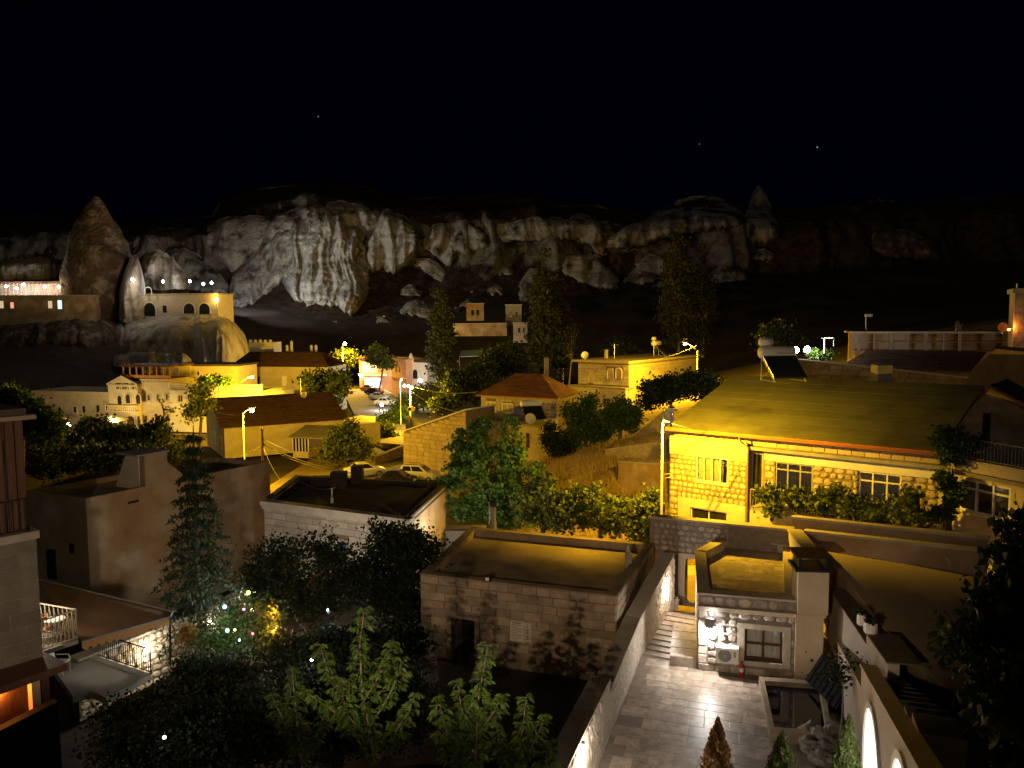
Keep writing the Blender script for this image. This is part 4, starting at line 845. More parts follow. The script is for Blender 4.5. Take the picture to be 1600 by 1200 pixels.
# glazed porch of that house
Fp = Face(G(458, 715, zb), G(482, 716, zb), zb); hp = Fp.uv(470, 684)[1]; pr = thing('glazed_porch', 'small glazed porch with sloping roof beside the dark shrub', 'porch', Fp.pt(Fp.w / 2, 0)); MB().fb(Fp, 0, Fp.w, 0, .8, -3, 0).build('wall', PLAS, pr); rs = Fp.pt(-.4, hp, .4)
MB().prism([rs, Fp.pt(Fp.w + 2.8, hp, .4), Fp.pt(Fp.w + 2.2, hp + .9, -4), Fp.pt(-.4, hp + .9, -4)], (0, 0, .12)).build('roof', CONC, pr)
for i in range(6): MB().fb(Fp, Fp.w * i / 5 - .05, Fp.w * i / 5 + .05, .8, hp, -.1, 0).build('mullion', WHITEP, pr)
MB().fb(Fp, 0, Fp.w, .8, hp, -.12, -.1).build('pane', GLD, pr)
# ------------------------------------------------------------------ street lamps and poles
L1 = street_lamp('street lamp shining over the dark tiled roof', Vector((*D2(P(382, 720, 74))[:2], -3.4)), P(394, 639, 74), 11000, SOD, E_SOD, br=.2)
street_lamp('tall street lamp beside the yellow-lit tree at the street end', Vector((*D2(P(537, 600, 182))[:2], -3.3)), P(539, 536, 181), 26000, SOD, E_SOD, br=.38)
street_lamp('cool white street lamp by the gabled cream shop', Vector((*D2(P(634, 610, 176))[:2], -3.3)), P(632, 563, 175), 3200, COOL, E_COOL, br=.42)
street_lamp('tall bare lamp pole before the street shrubs', Vector((*D2(P(627, 690, 120))[:2], -3.4)), P(627, 592, 119.6), 300, WHT, E_WHT, br=.12, rp=.09)
street_lamp('pole lamp carrying a round mirror by the block wall house', Vector((*D2(P(642, 690, 112))[:2], -3.4)), P(643, 604, 111.7), 16000, SOD, E_SOD, br=.2, rp=.09)
for i, (x, y, D, pw, br) in enumerate(((657, 597, 150, 1100, .34), (632, 604, 152, 900, .22), (638, 604, 158, 500, .2), (648, 622, 140, 600, .24), (597, 634, 140, 900, .26))):
    post_lamp(('large warm globe lamp among the street trees', 'white globe lamp just under the cool street lamp', 'smaller globe lamp behind the bare pole', 'low globe lamp in the street shrubs', 'white globe lamp by the parked white car')[i], P(x, y + 24, D), 24 * D / FPX, pw, WHT, E_WHT, br, 'globe lamps along the street', 'globe_lamp')
mr = thing('traffic_mirror', 'round mirror with two discs on the lamp pole by the wall', 'mirror', P(642, 639, 111))
for i, (x, m_) in enumerate(((640, GLD), (645, mat('cream_disc', (.6, .52, .35), rough=.4)))):
    p = P(x, 639, 111.3); o = MB().lathe(p, [(.32, 0), (.36, .04), (.36, .08), (.29, .09)], 16, (Vector((1, 0, 0)), Vector((0, 0, 1)), Vector((0, -1, 0)))).build('rim', mat('cream_rim', (.7, .55, .3), rough=.5), mr); MB().lathe(p + Vector((0, -.095, 0)), [(.28, 0), (.05, .03)], 16, (Vector((1, 0, 0)), Vector((0, 0, 1)), Vector((0, -1, 0)))).build('mirror_face', m_, o)
MB().tube([P(642, 640, 111.4), P(642, 646, 111.9)], .03, 5).build('bracket', STEEL, mr)
# telephone post with cables
tp0 = P(410, 720, 72); tp1 = P(409.3, 669, 72); tp = thing('utility_pole', 'short wooden utility pole with cables beside the street lamp', 'utility pole', Vector((tp0.x, tp0.y, -3.4)))
MB().tube([Vector((tp0.x, tp0.y, -3.5)), tp1], [.14, .11], 8).build('pole', mat('weathered_wood', (.25, .18, .1), (.36, .27, .16), 4, .9, .3, 12), tp); ins = MB()
for dz in (-.9, -1.2, -1.5): ins.lathe(tp1 + Vector((.12, -.12, dz)), [(.03, 0), (.07, .03), (.07, .1), (.03, .14)], 6)
ins.cbox(tp1 + Vector((.1, -.15, -1.7)), .25, .15, .35); ins.build('insulators', CONC, tp)
def cable(label, a, b, sag=.6, r=.018, m=None):
    a, b = Vector(a), Vector(b); pts = [a.lerp(b, i / 12) - Vector((0, 0, sag * 4 * (i / 12) * (1 - i / 12))) for i in range(13)]
    return tag(MB().tube(pts, r, 5).build('overhead_cable', m or mat('cable_grey', (.2, .19, .18), rough=.6), loc=a), label, 'cable', 'overhead cables')
cable('uppermost cable from the utility pole toward the white car', tp1 - Vector((0, 0, .95)), P(546, 727, 62), .5)
cable('middle cable sagging from the utility pole over the rubble yard', tp1 - Vector((0, 0, 1.45)), P(548, 738, 58), .4); cable('lowest cable sagging toward the dark flat roof', tp1 - Vector((0, 0, 1.55)), P(560, 740, 58), .6)
cable('loose cable dropping from the utility pole to the yard', tp1 - Vector((0, 0, 1.6)), P(447, 760, 60), .5); cable('cable from the utility pole back over the plaster house', tp1 - Vector((0, 0, 1.6)), P(356, 716, 70), .3)
# ------------------------------------------------------------------ shops at the street end
F = Face(P(562, 606, 182), P(640, 606, 178), -3.4); h = F.uv(600, 560)[1]; th = thing('corner_shop', 'orange shop with a glowing glass front and glazed upper floor', 'shop', F.pt(F.w / 2, 0)); OS = mat('orange_render', (.5, .24, .1), (.58, .3, .14), 1.2)
ops = [F.rect(574, 590, 596, 606), F.rect(565, 565, 590, 583)]; wall_mesh(MB(), F, 0, F.w, 0, h, ops, -.4, 0).build('wall', OS, th); MB().fb(F, 0, F.w, 0, h, -6, -5.5).build('back_wall', PLASW, th); MB().fb(F, -.3, F.w + .3, h, h + .3, -6, .5).build('roof', WOODD, th)
window(th, F, ops[0], -.1, PVC, emit('shop_glow', (.8, .9, 1), .75), cols=3, sill=False, name='shop_window'); window(th, F, ops[1], -.1, WOODD, emit('warm_room', (1, .7, .35), .25), cols=5, vsplit=.3, sill=False)
MB().fb(F, 0, F.w * .55, F.uv(580, 587)[1], F.uv(580, 584)[1], 0, .5).build('fascia_board', mat('cream_sign', (.7, .6, .4), rough=.6), th); MB().fb(F, F.uv(570, 600)[0], F.uv(573.5, 600)[0], 0, F.uv(571, 590)[1], -.1, .12).build('lit_panel', emit('amber_panel', (1, .62, .1), 1.0), th)
light(th, F.pt(F.w * .3, 2.3, 1.2), 110, COOL, .4); light(th, F.pt(F.w * .15, 5, 1.6), 160, WARM, .3); o = F.uv(565, 586); MB().lathe(F.pt(o[0], o[1], .6), [(.05, -.3), (.3, -.1), (.3, .1), (.05, .3)], 8).build('wall_lamp', E_WHT, th)
F = Face(P(612, 606, 172), P(635, 608, 166), -3.4); h = F.uv(622, 562)[1]; th = thing('corner_house', 'salmon house with paired narrow windows beside the cool street lamp', 'house', F.pt(F.w / 2, 0)); SAL = mat('salmon_render', (.55, .3, .19), (.62, .36, .24), 1.2)
MB().fb(F, 0, F.w, 0, h, -6, 0).build('wall', SAL, th); MB().fb(F, -.15, F.w + .15, h, h + .2, -6, .2).fb(F, -.15, F.w + .15, h * .48, h * .48 + .25, 0, .5).build('cornice', SAL, th)
for r in ((618, 572, 621, 582), (623, 572, 626, 582)): window(th, F, F.rect(*r), 0, SAL, BLACK, cols=1, sill=False)
F = Face(P(636, 606, 168), P(668, 608, 164), -3.4); h = F.uv(650, 566)[1]; th = thing('gabled_shop', 'cream shop with steep white gable and dark arched opening', 'shop', F.pt(F.w / 2, 0)); MB().fb(F, 0, F.w, 0, h, -7, 0).build('wall', PLASW, th); ga_ = F.uv(643, 555)[1]
MB().prism([F.pt(.2, h, .1), F.pt(F.w * .38, h, .1), F.pt(F.w * .2, ga_ + .4, .1)], F.N * -.5).build('gable', WHITEP, th); MB().fb(F, F.w * .4, F.w + .2, h, h + .5, -7, .3).build('roof', ROOFD, th)
arch_window(th, F, F.rect(645, 577, 653, 592), .0, PLASW, BLACK, .2, .15)
for r in ((633.5, 575, 635.5, 588), (638, 575, 640, 588)): pass
# parked cars along the strip
CW = mat('white_car_paint', (.7, .7, .68), rough=.25, spec=.5); CG = mat('silver_car_paint', (.45, .45, .44), rough=.25, metal=.3); CD = mat('dark_car_paint', (.02, .022, .03), rough=.2, spec=.5); CB = mat('bronze_car_paint', (.2, .12, .08), rough=.3)
for i, (x, y, m_, lb, yw) in enumerate(((602, 633, CW, 'white car parked nearest on the street strip', -12), (592, 624, CG, 'silver car parked second on the street strip', -14), (585, 616, CD, 'dark car parked third on the street strip', -15), (577, 611, CB, 'bronze car parked farthest near the shop front', -16))):
    p = G(x, y, zs + .01); car(lb, p, R(yw), m_, 'cars parked on the street strip')
car('white saloon car parked by the rubble wall', G(570, 744, zs + .01), R(24), CW, 'cars by the block wall house', L=4.3)
car('white estate car half hidden behind the dark flat roof', G(655, 751, zs + .01), R(-14), CW, 'cars by the block wall house', suv=True, rack=True)
car('dark car showing only its roof left of the white estate', G(621, 757, zs + .01), R(-10), CD, 'cars by the block wall house')
# ------------------------------------------------------------------ block-wall house and yard walls
F = Face(P(631, 742, 83), P(729, 742, 78), zs); t0 = F.uv(631, 676)[1]; t1 = F.uv(727, 641)[1]; th = thing('block_house', 'windowless block house with a sloping top edge beside the parked cars', 'house', F.pt(F.w / 2, 0))
wl = MB().prism([F.pt(0, 0, -.01), F.pt(F.w, 0, -.01), F.pt(F.w, t1, -.01), F.pt(0, t0, -.01)], F.N * -5).build('wall', MORTAR, th); tf = lambda u: t0 + (t1 - t0) * u / F.w
BLK = mat('yellow_block', (.4, .31, .2), (.5, .4, .27), 1.5, .9, .3, 8, rnd=.12)
blocks(F, 0, F.w, 0, t1, .46, .75, 1.15, wl, BLK, name='wall_block', d0=0, depth=.03, gap=.03, top=tf)
MB().prism([F.pt(-.15, t0 + .02, .15), F.pt(F.w + .1, t1 + .02, .15), F.pt(F.w + .1, t1 + .16, .15), F.pt(-.15, t0 + .16, .15)], F.N * -5.3).build('roof', PLASW, th)
garden_wall('short block wall end behind the sloping block house', 634, 672, 651, 668, 676, 96, 90, PLAS, name='yard_wall')
w_, F, tt = garden_wall('yellow-lit rubble yard wall beside the parked white saloon', 585, 632, 716, 697, 724, 86, 92, MORTAR, name='rubble_wall')
blocks(F, 0, F.w, 0, max(tt), .28, .3, .6, w_.children[0], RUBBLE, 'rubble', 'stone', d0=0, depth=.05, top=lambda u: tt[0] + (tt[1] - tt[0]) * u / F.w)
garden_wall('dark yard wall running back from the rubble wall', 566, 628, 690, 696, 706, 104, 94, MUD, name='yard_wall'); garden_wall('low plaster outbuilding wall below the street end', 548, 587, 660, 652, 684, 108, 112, MUD, 3, name='yard_wall')
garden_wall('small square plaster shed wall left of the street shrubs', 545, 572, 664, 664, 690, 100, 98, PLAS, 2.5, name='shed_wall')
# ------------------------------------------------------------------ hip roof house
ze = 4.6; a, b, c = G(744, 617, ze), G(872, 623, ze), G(907, 613, ze); F = Face(a, b, -2); th = thing('hip_roof_house', 'stone house with a red clay hip roof and white windows', 'house', F.pt(F.w / 2, 0)); Fr = Face(b, c, -2)
he = ze + 2; dd = a + (c - b); w1 = MB().fb(F, .4, F.w - .4, 0, he, -.4, -.4 + .01).prism([F.pt(.4, 0, -.4), F.pt(F.w - .4, 0, -.4), D2(c) + Vector((0, 0, -2)) - Fr.U * .4 - F.U * .5, D2(dd) + Vector((0, 0, -2)) + F.U * .4], (0, 0, he)).build('wall', MORTAR, th)
ops = [F.rect(*r, -.4) for r in ((760, 627, 775, 644), (785, 630, 803, 645))]
blocks(F, .4, F.w - .4, 4.2, he - .1, .34, .45, .8, w1, STONEP, name='stone_block', ops=ops, d0=-.39, depth=.03)
for r in ops: window(th, F, r, -.38, PVC, CURT, cols=2, fw=.12, dep=.1)
Fr2 = Face(b - F.U * .4 - Fr.N * 0, c, -2); window(th, Fr2, Fr2.rect(882, 632, 890, 648, -.1), -.1, PVCG, GLD, cols=1)
r0, r1 = G(800, 595, 6.7), G(850, 588, 6.7); r0 = a.lerp(b, .35).lerp(dd.lerp(c, .35), .5); r1 = a.lerp(b, .65).lerp(dd.lerp(c, .65), .5); r0.z = r1.z = 6.9
tile_roof(th, [(a, b, r1, r0), (b, c, r1, r1), (c, dd, r0, r1), (dd, a, r0, r0)], TILE, course=.33)
MB().fb(F, 0, F.w, he - .12, he, -.5, .05).build('eaves_board', WOODO, th)
for i, (x, y, hh, m_) in enumerate(((812, 600, 1.2, PLASW), (854, 572, 1.6, CONC), (877, 612, 1.6, CONC))): p = P(x, y + 8, 92 - i); MB().cbox(p - Vector((0, 0, .8)), .55, .55, hh + .8).build('chimney', m_, th)
# terrace block in front of it
zt = 2.3; a, b = G(722, 653, zt), G(842, 668, zt); F = Face(a, b, -2.5); c = G(872, 655, zt); th = thing('flat_roof_annex', 'flat-roofed plaster annex carrying a solar heater before the hip roof house', 'house', F.pt(F.w / 2, 0)); bk = c - b
MB().prism([F.pt(0, 0), F.pt(F.w, 0), F.pt(F.w, 0) + D2(bk), F.pt(0, 0) + D2(bk)], (0, 0, zt + 2.5)).build('wall', PLAS, th); MB().prism([F.pt(-.2, zt + 2.5, .2), F.pt(F.w + .2, zt + 2.5, .2), F.pt(F.w + .2, zt + 2.5, .2) + D2(bk) * 1.1, F.pt(-.2, zt + 2.5, .2) + D2(bk) * 1.1], (0, 0, .2)).build('roof', CONC, th)
window(th, F, F.rect(822, 676, 828, 700), 0, WOODO, GLD, cols=1, sill=False, name='door')
solar_heater('solar water heater on the flat annex before the hip roof', G(833, 657, zt + .22), R(20), 1.25); dish('white satellite dish on the annex corner beside the solar heater', G(828, 664, zt + .22), (.3, -1, .4), .55)
# ------------------------------------------------------------------ two-storey stone box house
ztop = 7.2; a, b, c = G(899, 565, ztop), G(983, 568, ztop), G(1091, 557, ztop); F = Face(a, b, .5); Fr = Face(b, c, .5); hh = ztop - .5; th = thing('stone_box_house', 'flat-roofed stone house with arched windows under a bright street lamp', 'house', F.pt(F.w / 2, 0))
core = MB().prism([F.pt(.5, 0), F.pt(F.w, 0), D2(c) + Vector((0, 0, .5)), D2(c - b + a) + Vector((0, 0, .5)) + F.U * .5], (0, 0, hh)).build('wall', MORTAR, th)
ar = [F.rect(*r) for r in ((950, 576, 958, 592), (963, 576, 971, 592))]; ds = F.rect(919, 577, 927, 598)
blocks(F, .5, F.w - .02, F.uv(940, 601)[1], hh - .25, .42, .55, 1.0, core, STONEP, ops=[(x[0] - .25, x[1] + .25, x[2], x[3] + .25) for x in ar] + [ds], d0=0, depth=.03)
blocks(Fr, .03, Fr.w, 1.0, hh - .25, .5, 1.1, 2.0, core, mat('pale_yellow_block', (.48, .4, .26), (.56, .47, .32), 1.5, .9, .25, 8, rnd=.08), name='wall_block', d0=0, depth=.02)
for r in ar: arch_window(th, F, r, .0, STONEP, CURT, .14, .12)
window(th, F, ds, 0, STONEP, mat('cream_door', (.5, .43, .3), rough=.6), cols=1, sill=False, name='door')
MB().prism([F.pt(-.3, hh, .5), F.pt(F.w + .25, hh, .5), D2(c) + Vector((0, 0, ztop)) + F.U * .3, D2(c - b + a) + Vector((0, 0, ztop)) - F.U * .3], (0, 0, .3)).build('roof', COPE, th)
v = F.uv(940, 603)[1]; MB().fb(F, -.4, F.w - .05, 0, v - .25, -1, .8).build('lower_storey', STONEP, th); MB().fb(F, -.6, F.w + .1, v - .25, v, -1, 1.1).build('balcony_slab', CONC, th)
window(th, F, F.rect(942, 622, 954, 632, .8), .8, PVCG, BLACK, cols=2)
pr = G(947, 560, ztop + .3); MB().lathe(pr, [(.28, 0), (.28, 1.1), (.34, 1.15), (.34, 1.25)], 8).build('chimney', CONC, th)
dish('satellite dish on the stone box house roof edge', G(914, 562, ztop + .3), (-.3, -1, .35), .5); solar_heater('solar water heater standing on the stone box house', G(1033, 556, ztop + .3) , R(60), 1.4, two=True)
L2 = street_lamp('street lamp with bent arm lighting the stone box house wall', Vector((*D2(P(1089, 600, 96))[:2], gh(*D2(P(1089, 600, 96))[:2]))), P(1070, 536, 95), 17000, SOD, E_SOD, br=.16)
street_lamp('second tall lamp partly behind the stone box house', Vector((*D2(P(1060, 600, 122))[:2], 2)), P(1072, 531, 121), 200, SOD, E_SOD, br=.1, lit=False)
garden_wall('stone garden wall at the foot of the stone box house', 886, 975, 645, 636, 655, 92, 88, STONEP); garden_wall('broken stone terrace wall above the dry field', 985, 1040, 688, 640, 700, 74, 70, RUBG, 1.0)
garden_wall('crumbling rubble wall at the edge of the dry field', 945, 1040, 704, 690, 738, 66, 60, RUBG, .8); garden_wall('brown earth bank wall in the middle of the dry field', 966, 1030, 722, 726, 762, 57, 54, MUD, .6)
# ------------------------------------------------------------------ trees of the middle distance
poplar('slender poplar rising beside the street lamps', 688, 146, 452, 612, 24, 8000); poplar('tall poplar in front of the small white houses', 850, 150, 398, 612, 30, 10000); poplar('second stem of the tall poplar pair near the white houses', 873, 155, 420, 612, 20, 6000)
poplar('broad dark poplar below the rock pillar slope', 1062, 150, 372, 565, 34, 11000); poplar('dark poplar at the outer edge of the broad poplar', 1098, 158, 395, 565, 24, 7000)
def T(name, label, px, D, blobs, **k): return tree(name, label, gbase(px, D), [blob(*(b[:2]), D + (b[4] if len(b) > 4 else 0), *b[2:4]) for b in blobs], **k)
T('street_tree', 'small tree lit bright yellow by the tall street lamp', 540, 187, [(530, 562, 12, 14), (547, 560, 13, 16)], n=3500, size=.55, cr=.7, m=LEAFY, group='street trees'); T('street_tree', 'round street tree before the orange shop', 592, 168, [(590, 556, 17, 18), (604, 566, 12, 12)], n=3500, size=.5, cr=.7, m=LEAFY, group='street trees')
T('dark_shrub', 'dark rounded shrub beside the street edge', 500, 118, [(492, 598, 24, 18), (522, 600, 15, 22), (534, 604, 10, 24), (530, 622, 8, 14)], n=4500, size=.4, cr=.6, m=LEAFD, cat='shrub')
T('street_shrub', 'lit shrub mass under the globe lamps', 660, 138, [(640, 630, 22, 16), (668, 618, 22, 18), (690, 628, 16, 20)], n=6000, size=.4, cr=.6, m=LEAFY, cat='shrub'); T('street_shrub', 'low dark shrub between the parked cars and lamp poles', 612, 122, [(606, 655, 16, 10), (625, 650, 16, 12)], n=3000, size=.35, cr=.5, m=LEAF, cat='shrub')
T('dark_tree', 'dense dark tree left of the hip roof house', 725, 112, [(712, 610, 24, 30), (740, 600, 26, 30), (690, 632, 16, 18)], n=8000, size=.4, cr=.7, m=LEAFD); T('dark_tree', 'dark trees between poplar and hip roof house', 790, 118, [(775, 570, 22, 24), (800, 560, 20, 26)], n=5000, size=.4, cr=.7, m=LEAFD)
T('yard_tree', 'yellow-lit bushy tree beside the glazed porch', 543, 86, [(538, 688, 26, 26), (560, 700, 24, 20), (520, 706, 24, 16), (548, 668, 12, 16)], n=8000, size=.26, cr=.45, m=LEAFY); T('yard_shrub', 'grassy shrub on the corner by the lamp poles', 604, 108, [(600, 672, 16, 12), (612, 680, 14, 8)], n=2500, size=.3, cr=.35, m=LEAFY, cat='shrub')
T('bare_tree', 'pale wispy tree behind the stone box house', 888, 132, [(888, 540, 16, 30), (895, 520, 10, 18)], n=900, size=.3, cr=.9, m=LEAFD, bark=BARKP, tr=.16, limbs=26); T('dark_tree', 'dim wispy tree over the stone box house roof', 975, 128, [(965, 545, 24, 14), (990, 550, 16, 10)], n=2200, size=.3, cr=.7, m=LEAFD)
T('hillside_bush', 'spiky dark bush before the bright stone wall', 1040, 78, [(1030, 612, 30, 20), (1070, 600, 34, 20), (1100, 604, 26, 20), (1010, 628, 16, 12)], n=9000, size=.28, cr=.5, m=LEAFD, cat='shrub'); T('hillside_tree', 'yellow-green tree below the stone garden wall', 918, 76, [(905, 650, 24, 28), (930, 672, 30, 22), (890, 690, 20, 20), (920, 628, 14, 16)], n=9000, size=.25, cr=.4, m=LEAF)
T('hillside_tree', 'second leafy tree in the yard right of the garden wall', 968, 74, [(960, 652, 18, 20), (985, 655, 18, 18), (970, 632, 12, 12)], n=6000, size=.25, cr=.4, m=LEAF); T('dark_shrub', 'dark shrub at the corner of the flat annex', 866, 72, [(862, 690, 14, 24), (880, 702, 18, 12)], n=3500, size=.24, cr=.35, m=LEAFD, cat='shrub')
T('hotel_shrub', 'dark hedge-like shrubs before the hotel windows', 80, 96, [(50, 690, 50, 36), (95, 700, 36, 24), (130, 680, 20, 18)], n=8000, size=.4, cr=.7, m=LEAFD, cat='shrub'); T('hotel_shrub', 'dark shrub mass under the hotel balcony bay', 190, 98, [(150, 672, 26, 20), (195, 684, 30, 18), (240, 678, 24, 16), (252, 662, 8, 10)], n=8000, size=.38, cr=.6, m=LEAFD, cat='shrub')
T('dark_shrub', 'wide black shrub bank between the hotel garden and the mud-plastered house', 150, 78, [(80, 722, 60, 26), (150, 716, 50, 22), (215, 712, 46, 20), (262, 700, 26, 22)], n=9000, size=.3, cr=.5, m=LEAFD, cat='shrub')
T('bare_tree', 'leafless tree silhouetted on the yellow hotel wall', 258, 106, [(262, 640, 14, 10), (250, 632, 12, 8)], n=60, size=.3, cr=.5, m=LEAFD, tr=.16, limbs=22); T('climbing_vine', 'bright green climbing vine on the terrace balustrade', 340, 110, [(330, 594, 20, 5), (352, 596, 12, 6)], n=1600, size=.35, cr=.35, m=LEAFB, cat='vine', tr=.06)
T('wispy_tree', 'loose tree with lit leaves left of the dark tiled roof', 305, 84, [(312, 612, 14, 12), (302, 640, 12, 18), (318, 628, 12, 14)], n=1800, size=.28, cr=.5, m=LEAFY, limbs=20)
p = P(18, 622, 58); t_ = T('leafy_tree', 'leafy tree lit yellow by a hidden lamp above the wooden bay', 25, 56, [(10, 622, 26, 16), (40, 650, 30, 24), (70, 668, 22, 26)], n=9000, size=.28, cr=.45, m=LEAF)
street_lamp('street lamp glowing through the leafy tree above the wooden bay', Vector((*D2(P(2, 660, 60))[:2], -3.5)), P(5, 621, 58), 900, SOD, E_SOD, br=.16)
# ================================================================== the green-roofed house
def clear_glass():
    m = bpy.data.materials.new('clear_glass'); m.use_nodes = True; n = m.node_tree.nodes; l = m.node_tree.links; n.clear(); o = n.new('ShaderNodeOutputMaterial'); t = n.new('ShaderNodeBsdfTransparent'); g = n.new('ShaderNodeBsdfGlossy')
    g.inputs['Roughness'].default_value = .05; t.inputs[0].default_value = (.96, .96, .95, 1); x = n.new('ShaderNodeMixShader'); f = n.new('ShaderNodeFresnel'); f.inputs[0].default_value = 1.5; l.new(f.outputs[0], x.inputs[0]); l.new(t.outputs[0], x.inputs[1]); l.new(g.outputs[0], x.inputs[2]); l.new(x.outputs[0], o.inputs[0]); return m
GLT = clear_glass()
F = Face(P(1047, 700, 45.2), P(1474, 720, 36.2), -.8); gr = thing('green_roof_house', 'yellow-lit rubble stone house with a large green sheet roof', 'house', F.pt(F.w / 2, 0))
ze = P(1040, 667, 45.0).z; he = ze + .8; uL = F.uv(1166, 750)[0]; uN = F.uv(1194, 750, -.5)[0]
vb = F.uv(1110, 716)[1]; vs0 = F.uv(1110, 784)[1]; vtop = F.uv(1110, 688)[1]
w1 = F.rect(1087, 714, 1138, 755); wl = F.rect(1079, 797, 1136, 820)
wallL = wall_mesh(MB(), F, 0, uL, 0, vtop, [w1, wl], -.5, 0).build('wall', MORTAR, gr)
MB().fb(F, -.01, w1[0] - .01, vb, vtop + .05, -.1, .03).fb(F, w1[0] - .01, w1[1] + .02, w1[3] + .02, vtop + .05, -.1, .03).fb(F, w1[1] + .02, uL + .01, vb, vtop + .05, -.1, .03).build('plaster_band', PLAS, gr)
blocks(F, 0, uL, vs0, vb, .29, .24, .52, wallL, RUBBLE, 'rubble', 'stone', ops=[(w1[0], w1[1], w1[2] - .08, w1[3])], d0=0, depth=.05, gap=.05, chj=.25)
lt = F.rect(1060, 783, 1164, 797); MB().fb(F, lt[0], uL, lt[2], lt[3], -.02, .06).fb(F, lt[0], wl[0], 0, lt[2], -.02, .05).fb(F, wl[1], uL, 0, lt[2], -.02, .05).build('lintel', PLAS, gr)
blocks(F, 0, lt[0] - .02, 0.6, vs0, .32, .28, .5, wallL, RUBBLE, 'rubble', 'stone', d0=0, depth=.05, gap=.05)
window(gr, F, w1, -.14, PVC, GLT, cols=4, fw=.09, dep=.1, curtain=CURT, cover=.8); window(gr, F, wl, -.1, PVC, GLD, cols=2)
# recessed part
d = -.5; w2 = F.rect(1211, 724, 1270, 770, d); w3 = F.rect(1341, 742, 1408, 791, d); w3 = (w3[0], w3[1], w2[2] - .12, w2[3]); dr = F.rect(1174, 708, 1191, 792, d)
vl = F.uv(1300, 733, d)[1]; vlt = F.uv(1300, 723, d)[1]; vw = max(w2[3], w3[3]); vl = max(vl, vw + .01); vlt = vl + .55
wallR = wall_mesh(MB(), F, uL, F.w, 0, vlt + .3, [w2, w3, dr], d - .4, d).build('wall', MORTAR, gr)
blocks(F, uN, F.w - .25, .6, vl, .34, .3, .62, wallR, RUBBLE, 'rubble', 'stone', ops=[w2, w3], d0=d, depth=.05, gap=.05, chj=.25)
MB().fb(F, uN, F.w - .02, vl, vlt, d - .02, d + .05).fb(F, F.w - .24, F.w, .0, vl, d - .02, d + .05).build('lintel', PLASW, gr)
MB().fb(F, uL, F.w + .1, vlt + .02, vlt + .2, d - .1, .02).build('ledge', CONC, gr)
window(gr, F, w2, d - .14, PVCG, GLT, cols=3, vsplit=.74, fw=.08, dep=.1, curtain=CURT); window(gr, F, w3, d - .14, PVC, GLT, cols=3, vsplit=.72, fw=.08, dep=.1, curtain=CURT)
window(gr, F, dr, d - .1, PVCG, GLD, cols=1, vsplit=.35, sill=False, name='door')
# upper band of brick courses, house body, roof
bandv = vlt + .2; wallU = MB().fb(F, .35, F.w - .15, bandv, he - .12, -.9, -.3).build('upper_wall', MORTAR, gr); blocks(F, .35, F.w - .15, bandv + .02, he - .14, .26, .5, .8, wallU, BLK, name='wall_block', d0=-.3, depth=.03, gap=.02)
MB().fb(F, .1, F.w, 0, bandv, -9, -7.5).fb(F, 0, .25, 0, he - .15, -9, -.5).fb(F, F.w - .25, F.w, 0, he - .15, -9, -.9).build('rear_wall', PLAS, gr); MB().fb(F, .3, F.w - .3, 0, .3, -7.5, -.9).build('inner_floor', WOODD, gr)
eL, eR = P(1040, 667, 45.0), None; eL = F.pt(F.uv(1040, 667, .5)[0], he, .5); eR = F.pt(F.uv(1466, 706, .5)[0], he, .5); zr = 9.35; rL, rR = G(1146, 586, zr), G(1541, 601, zr)
nb = D2(rL - eL).dot(-F.N); rf = MB(); th_ = Vector((0, 0, .12)); rr = [F.pt((rL - F.A).dot(F.U), zr + .8, .5 - nb), F.pt((rR - F.A).dot(F.U), zr + .8, .5 - nb)]
def slab4(mb, a, b, c, d_, t): return mb.add([a, b, c, d_, a - t, b - t, c - t, d_ - t], [(0, 1, 2, 3), (7, 6, 5, 4), (0, 4, 5, 1), (1, 5, 6, 2), (2, 6, 7, 3), (3, 7, 4, 0)])
bkL, bkR = F.pt(0, he, .5 - 2 * nb), F.pt(F.w + .2, he, .5 - 2 * nb)
n_sh = 9
for i in range(n_sh):         # long roofing sheets, each lapping the one below
    t0, t1 = i / n_sh, (i + 1.06) / n_sh if i < n_sh - 1 else 1; up = Vector((0, 0, .0035))
    slab4(MB(), eL.lerp(rr[0], t0) + up * 1.6, eR.lerp(rr[1], t0) + up * 1.6, eR.lerp(rr[1], t1), eL.lerp(rr[0], t1), Vector((0, 0, .03))).build('roof_sheet', ROOFG, gr)
slab4(MB(), eL - Vector((0, 0, .03)), eR - Vector((0, 0, .03)), rr[1] - Vector((0, 0, .03)), rr[0] - Vector((0, 0, .03)), th_).build('roof_deck', WOODD, gr); slab4(MB(), rr[0], rr[1], bkR, bkL, th_).build('roof_deck', ROOFG, gr)
MB().box(eL + Vector((0, 0, -.17)) + F.N * .01, eR - eL, F.N * .05, (0, 0, .2)).build('fascia', ORNG, gr)
gt = MB().tube([eL + F.N * .1 - Vector((0, 0, .12)), eR + F.N * .1 - Vector((0, 0, .12))], .06, 6); gt.build('gutter', mat('rust_gutter', (.35, .13, .05), rough=.6), gr)
dp = F.uv(1169, 750)[0]; MB().tube([F.pt(dp - .35, he - .15, .55), F.pt(dp - .3, he - .4, .5), F.pt(dp, he - .75, .12), F.pt(dp, 0, .12)], .05, 7).build('downpipe', mat('brown_pipe', (.2, .15, .1), rough=.6), gr)
MB().cbox(G(1377, 597, zr - .25) - Vector((0, 0, 1.1)), .9, .9, 2.15).build('chimney', CONC, gr)
# side wall of the left end
Fe = Face(F.pt(0, 0, -9), F.pt(0, 0, 0), -.8)
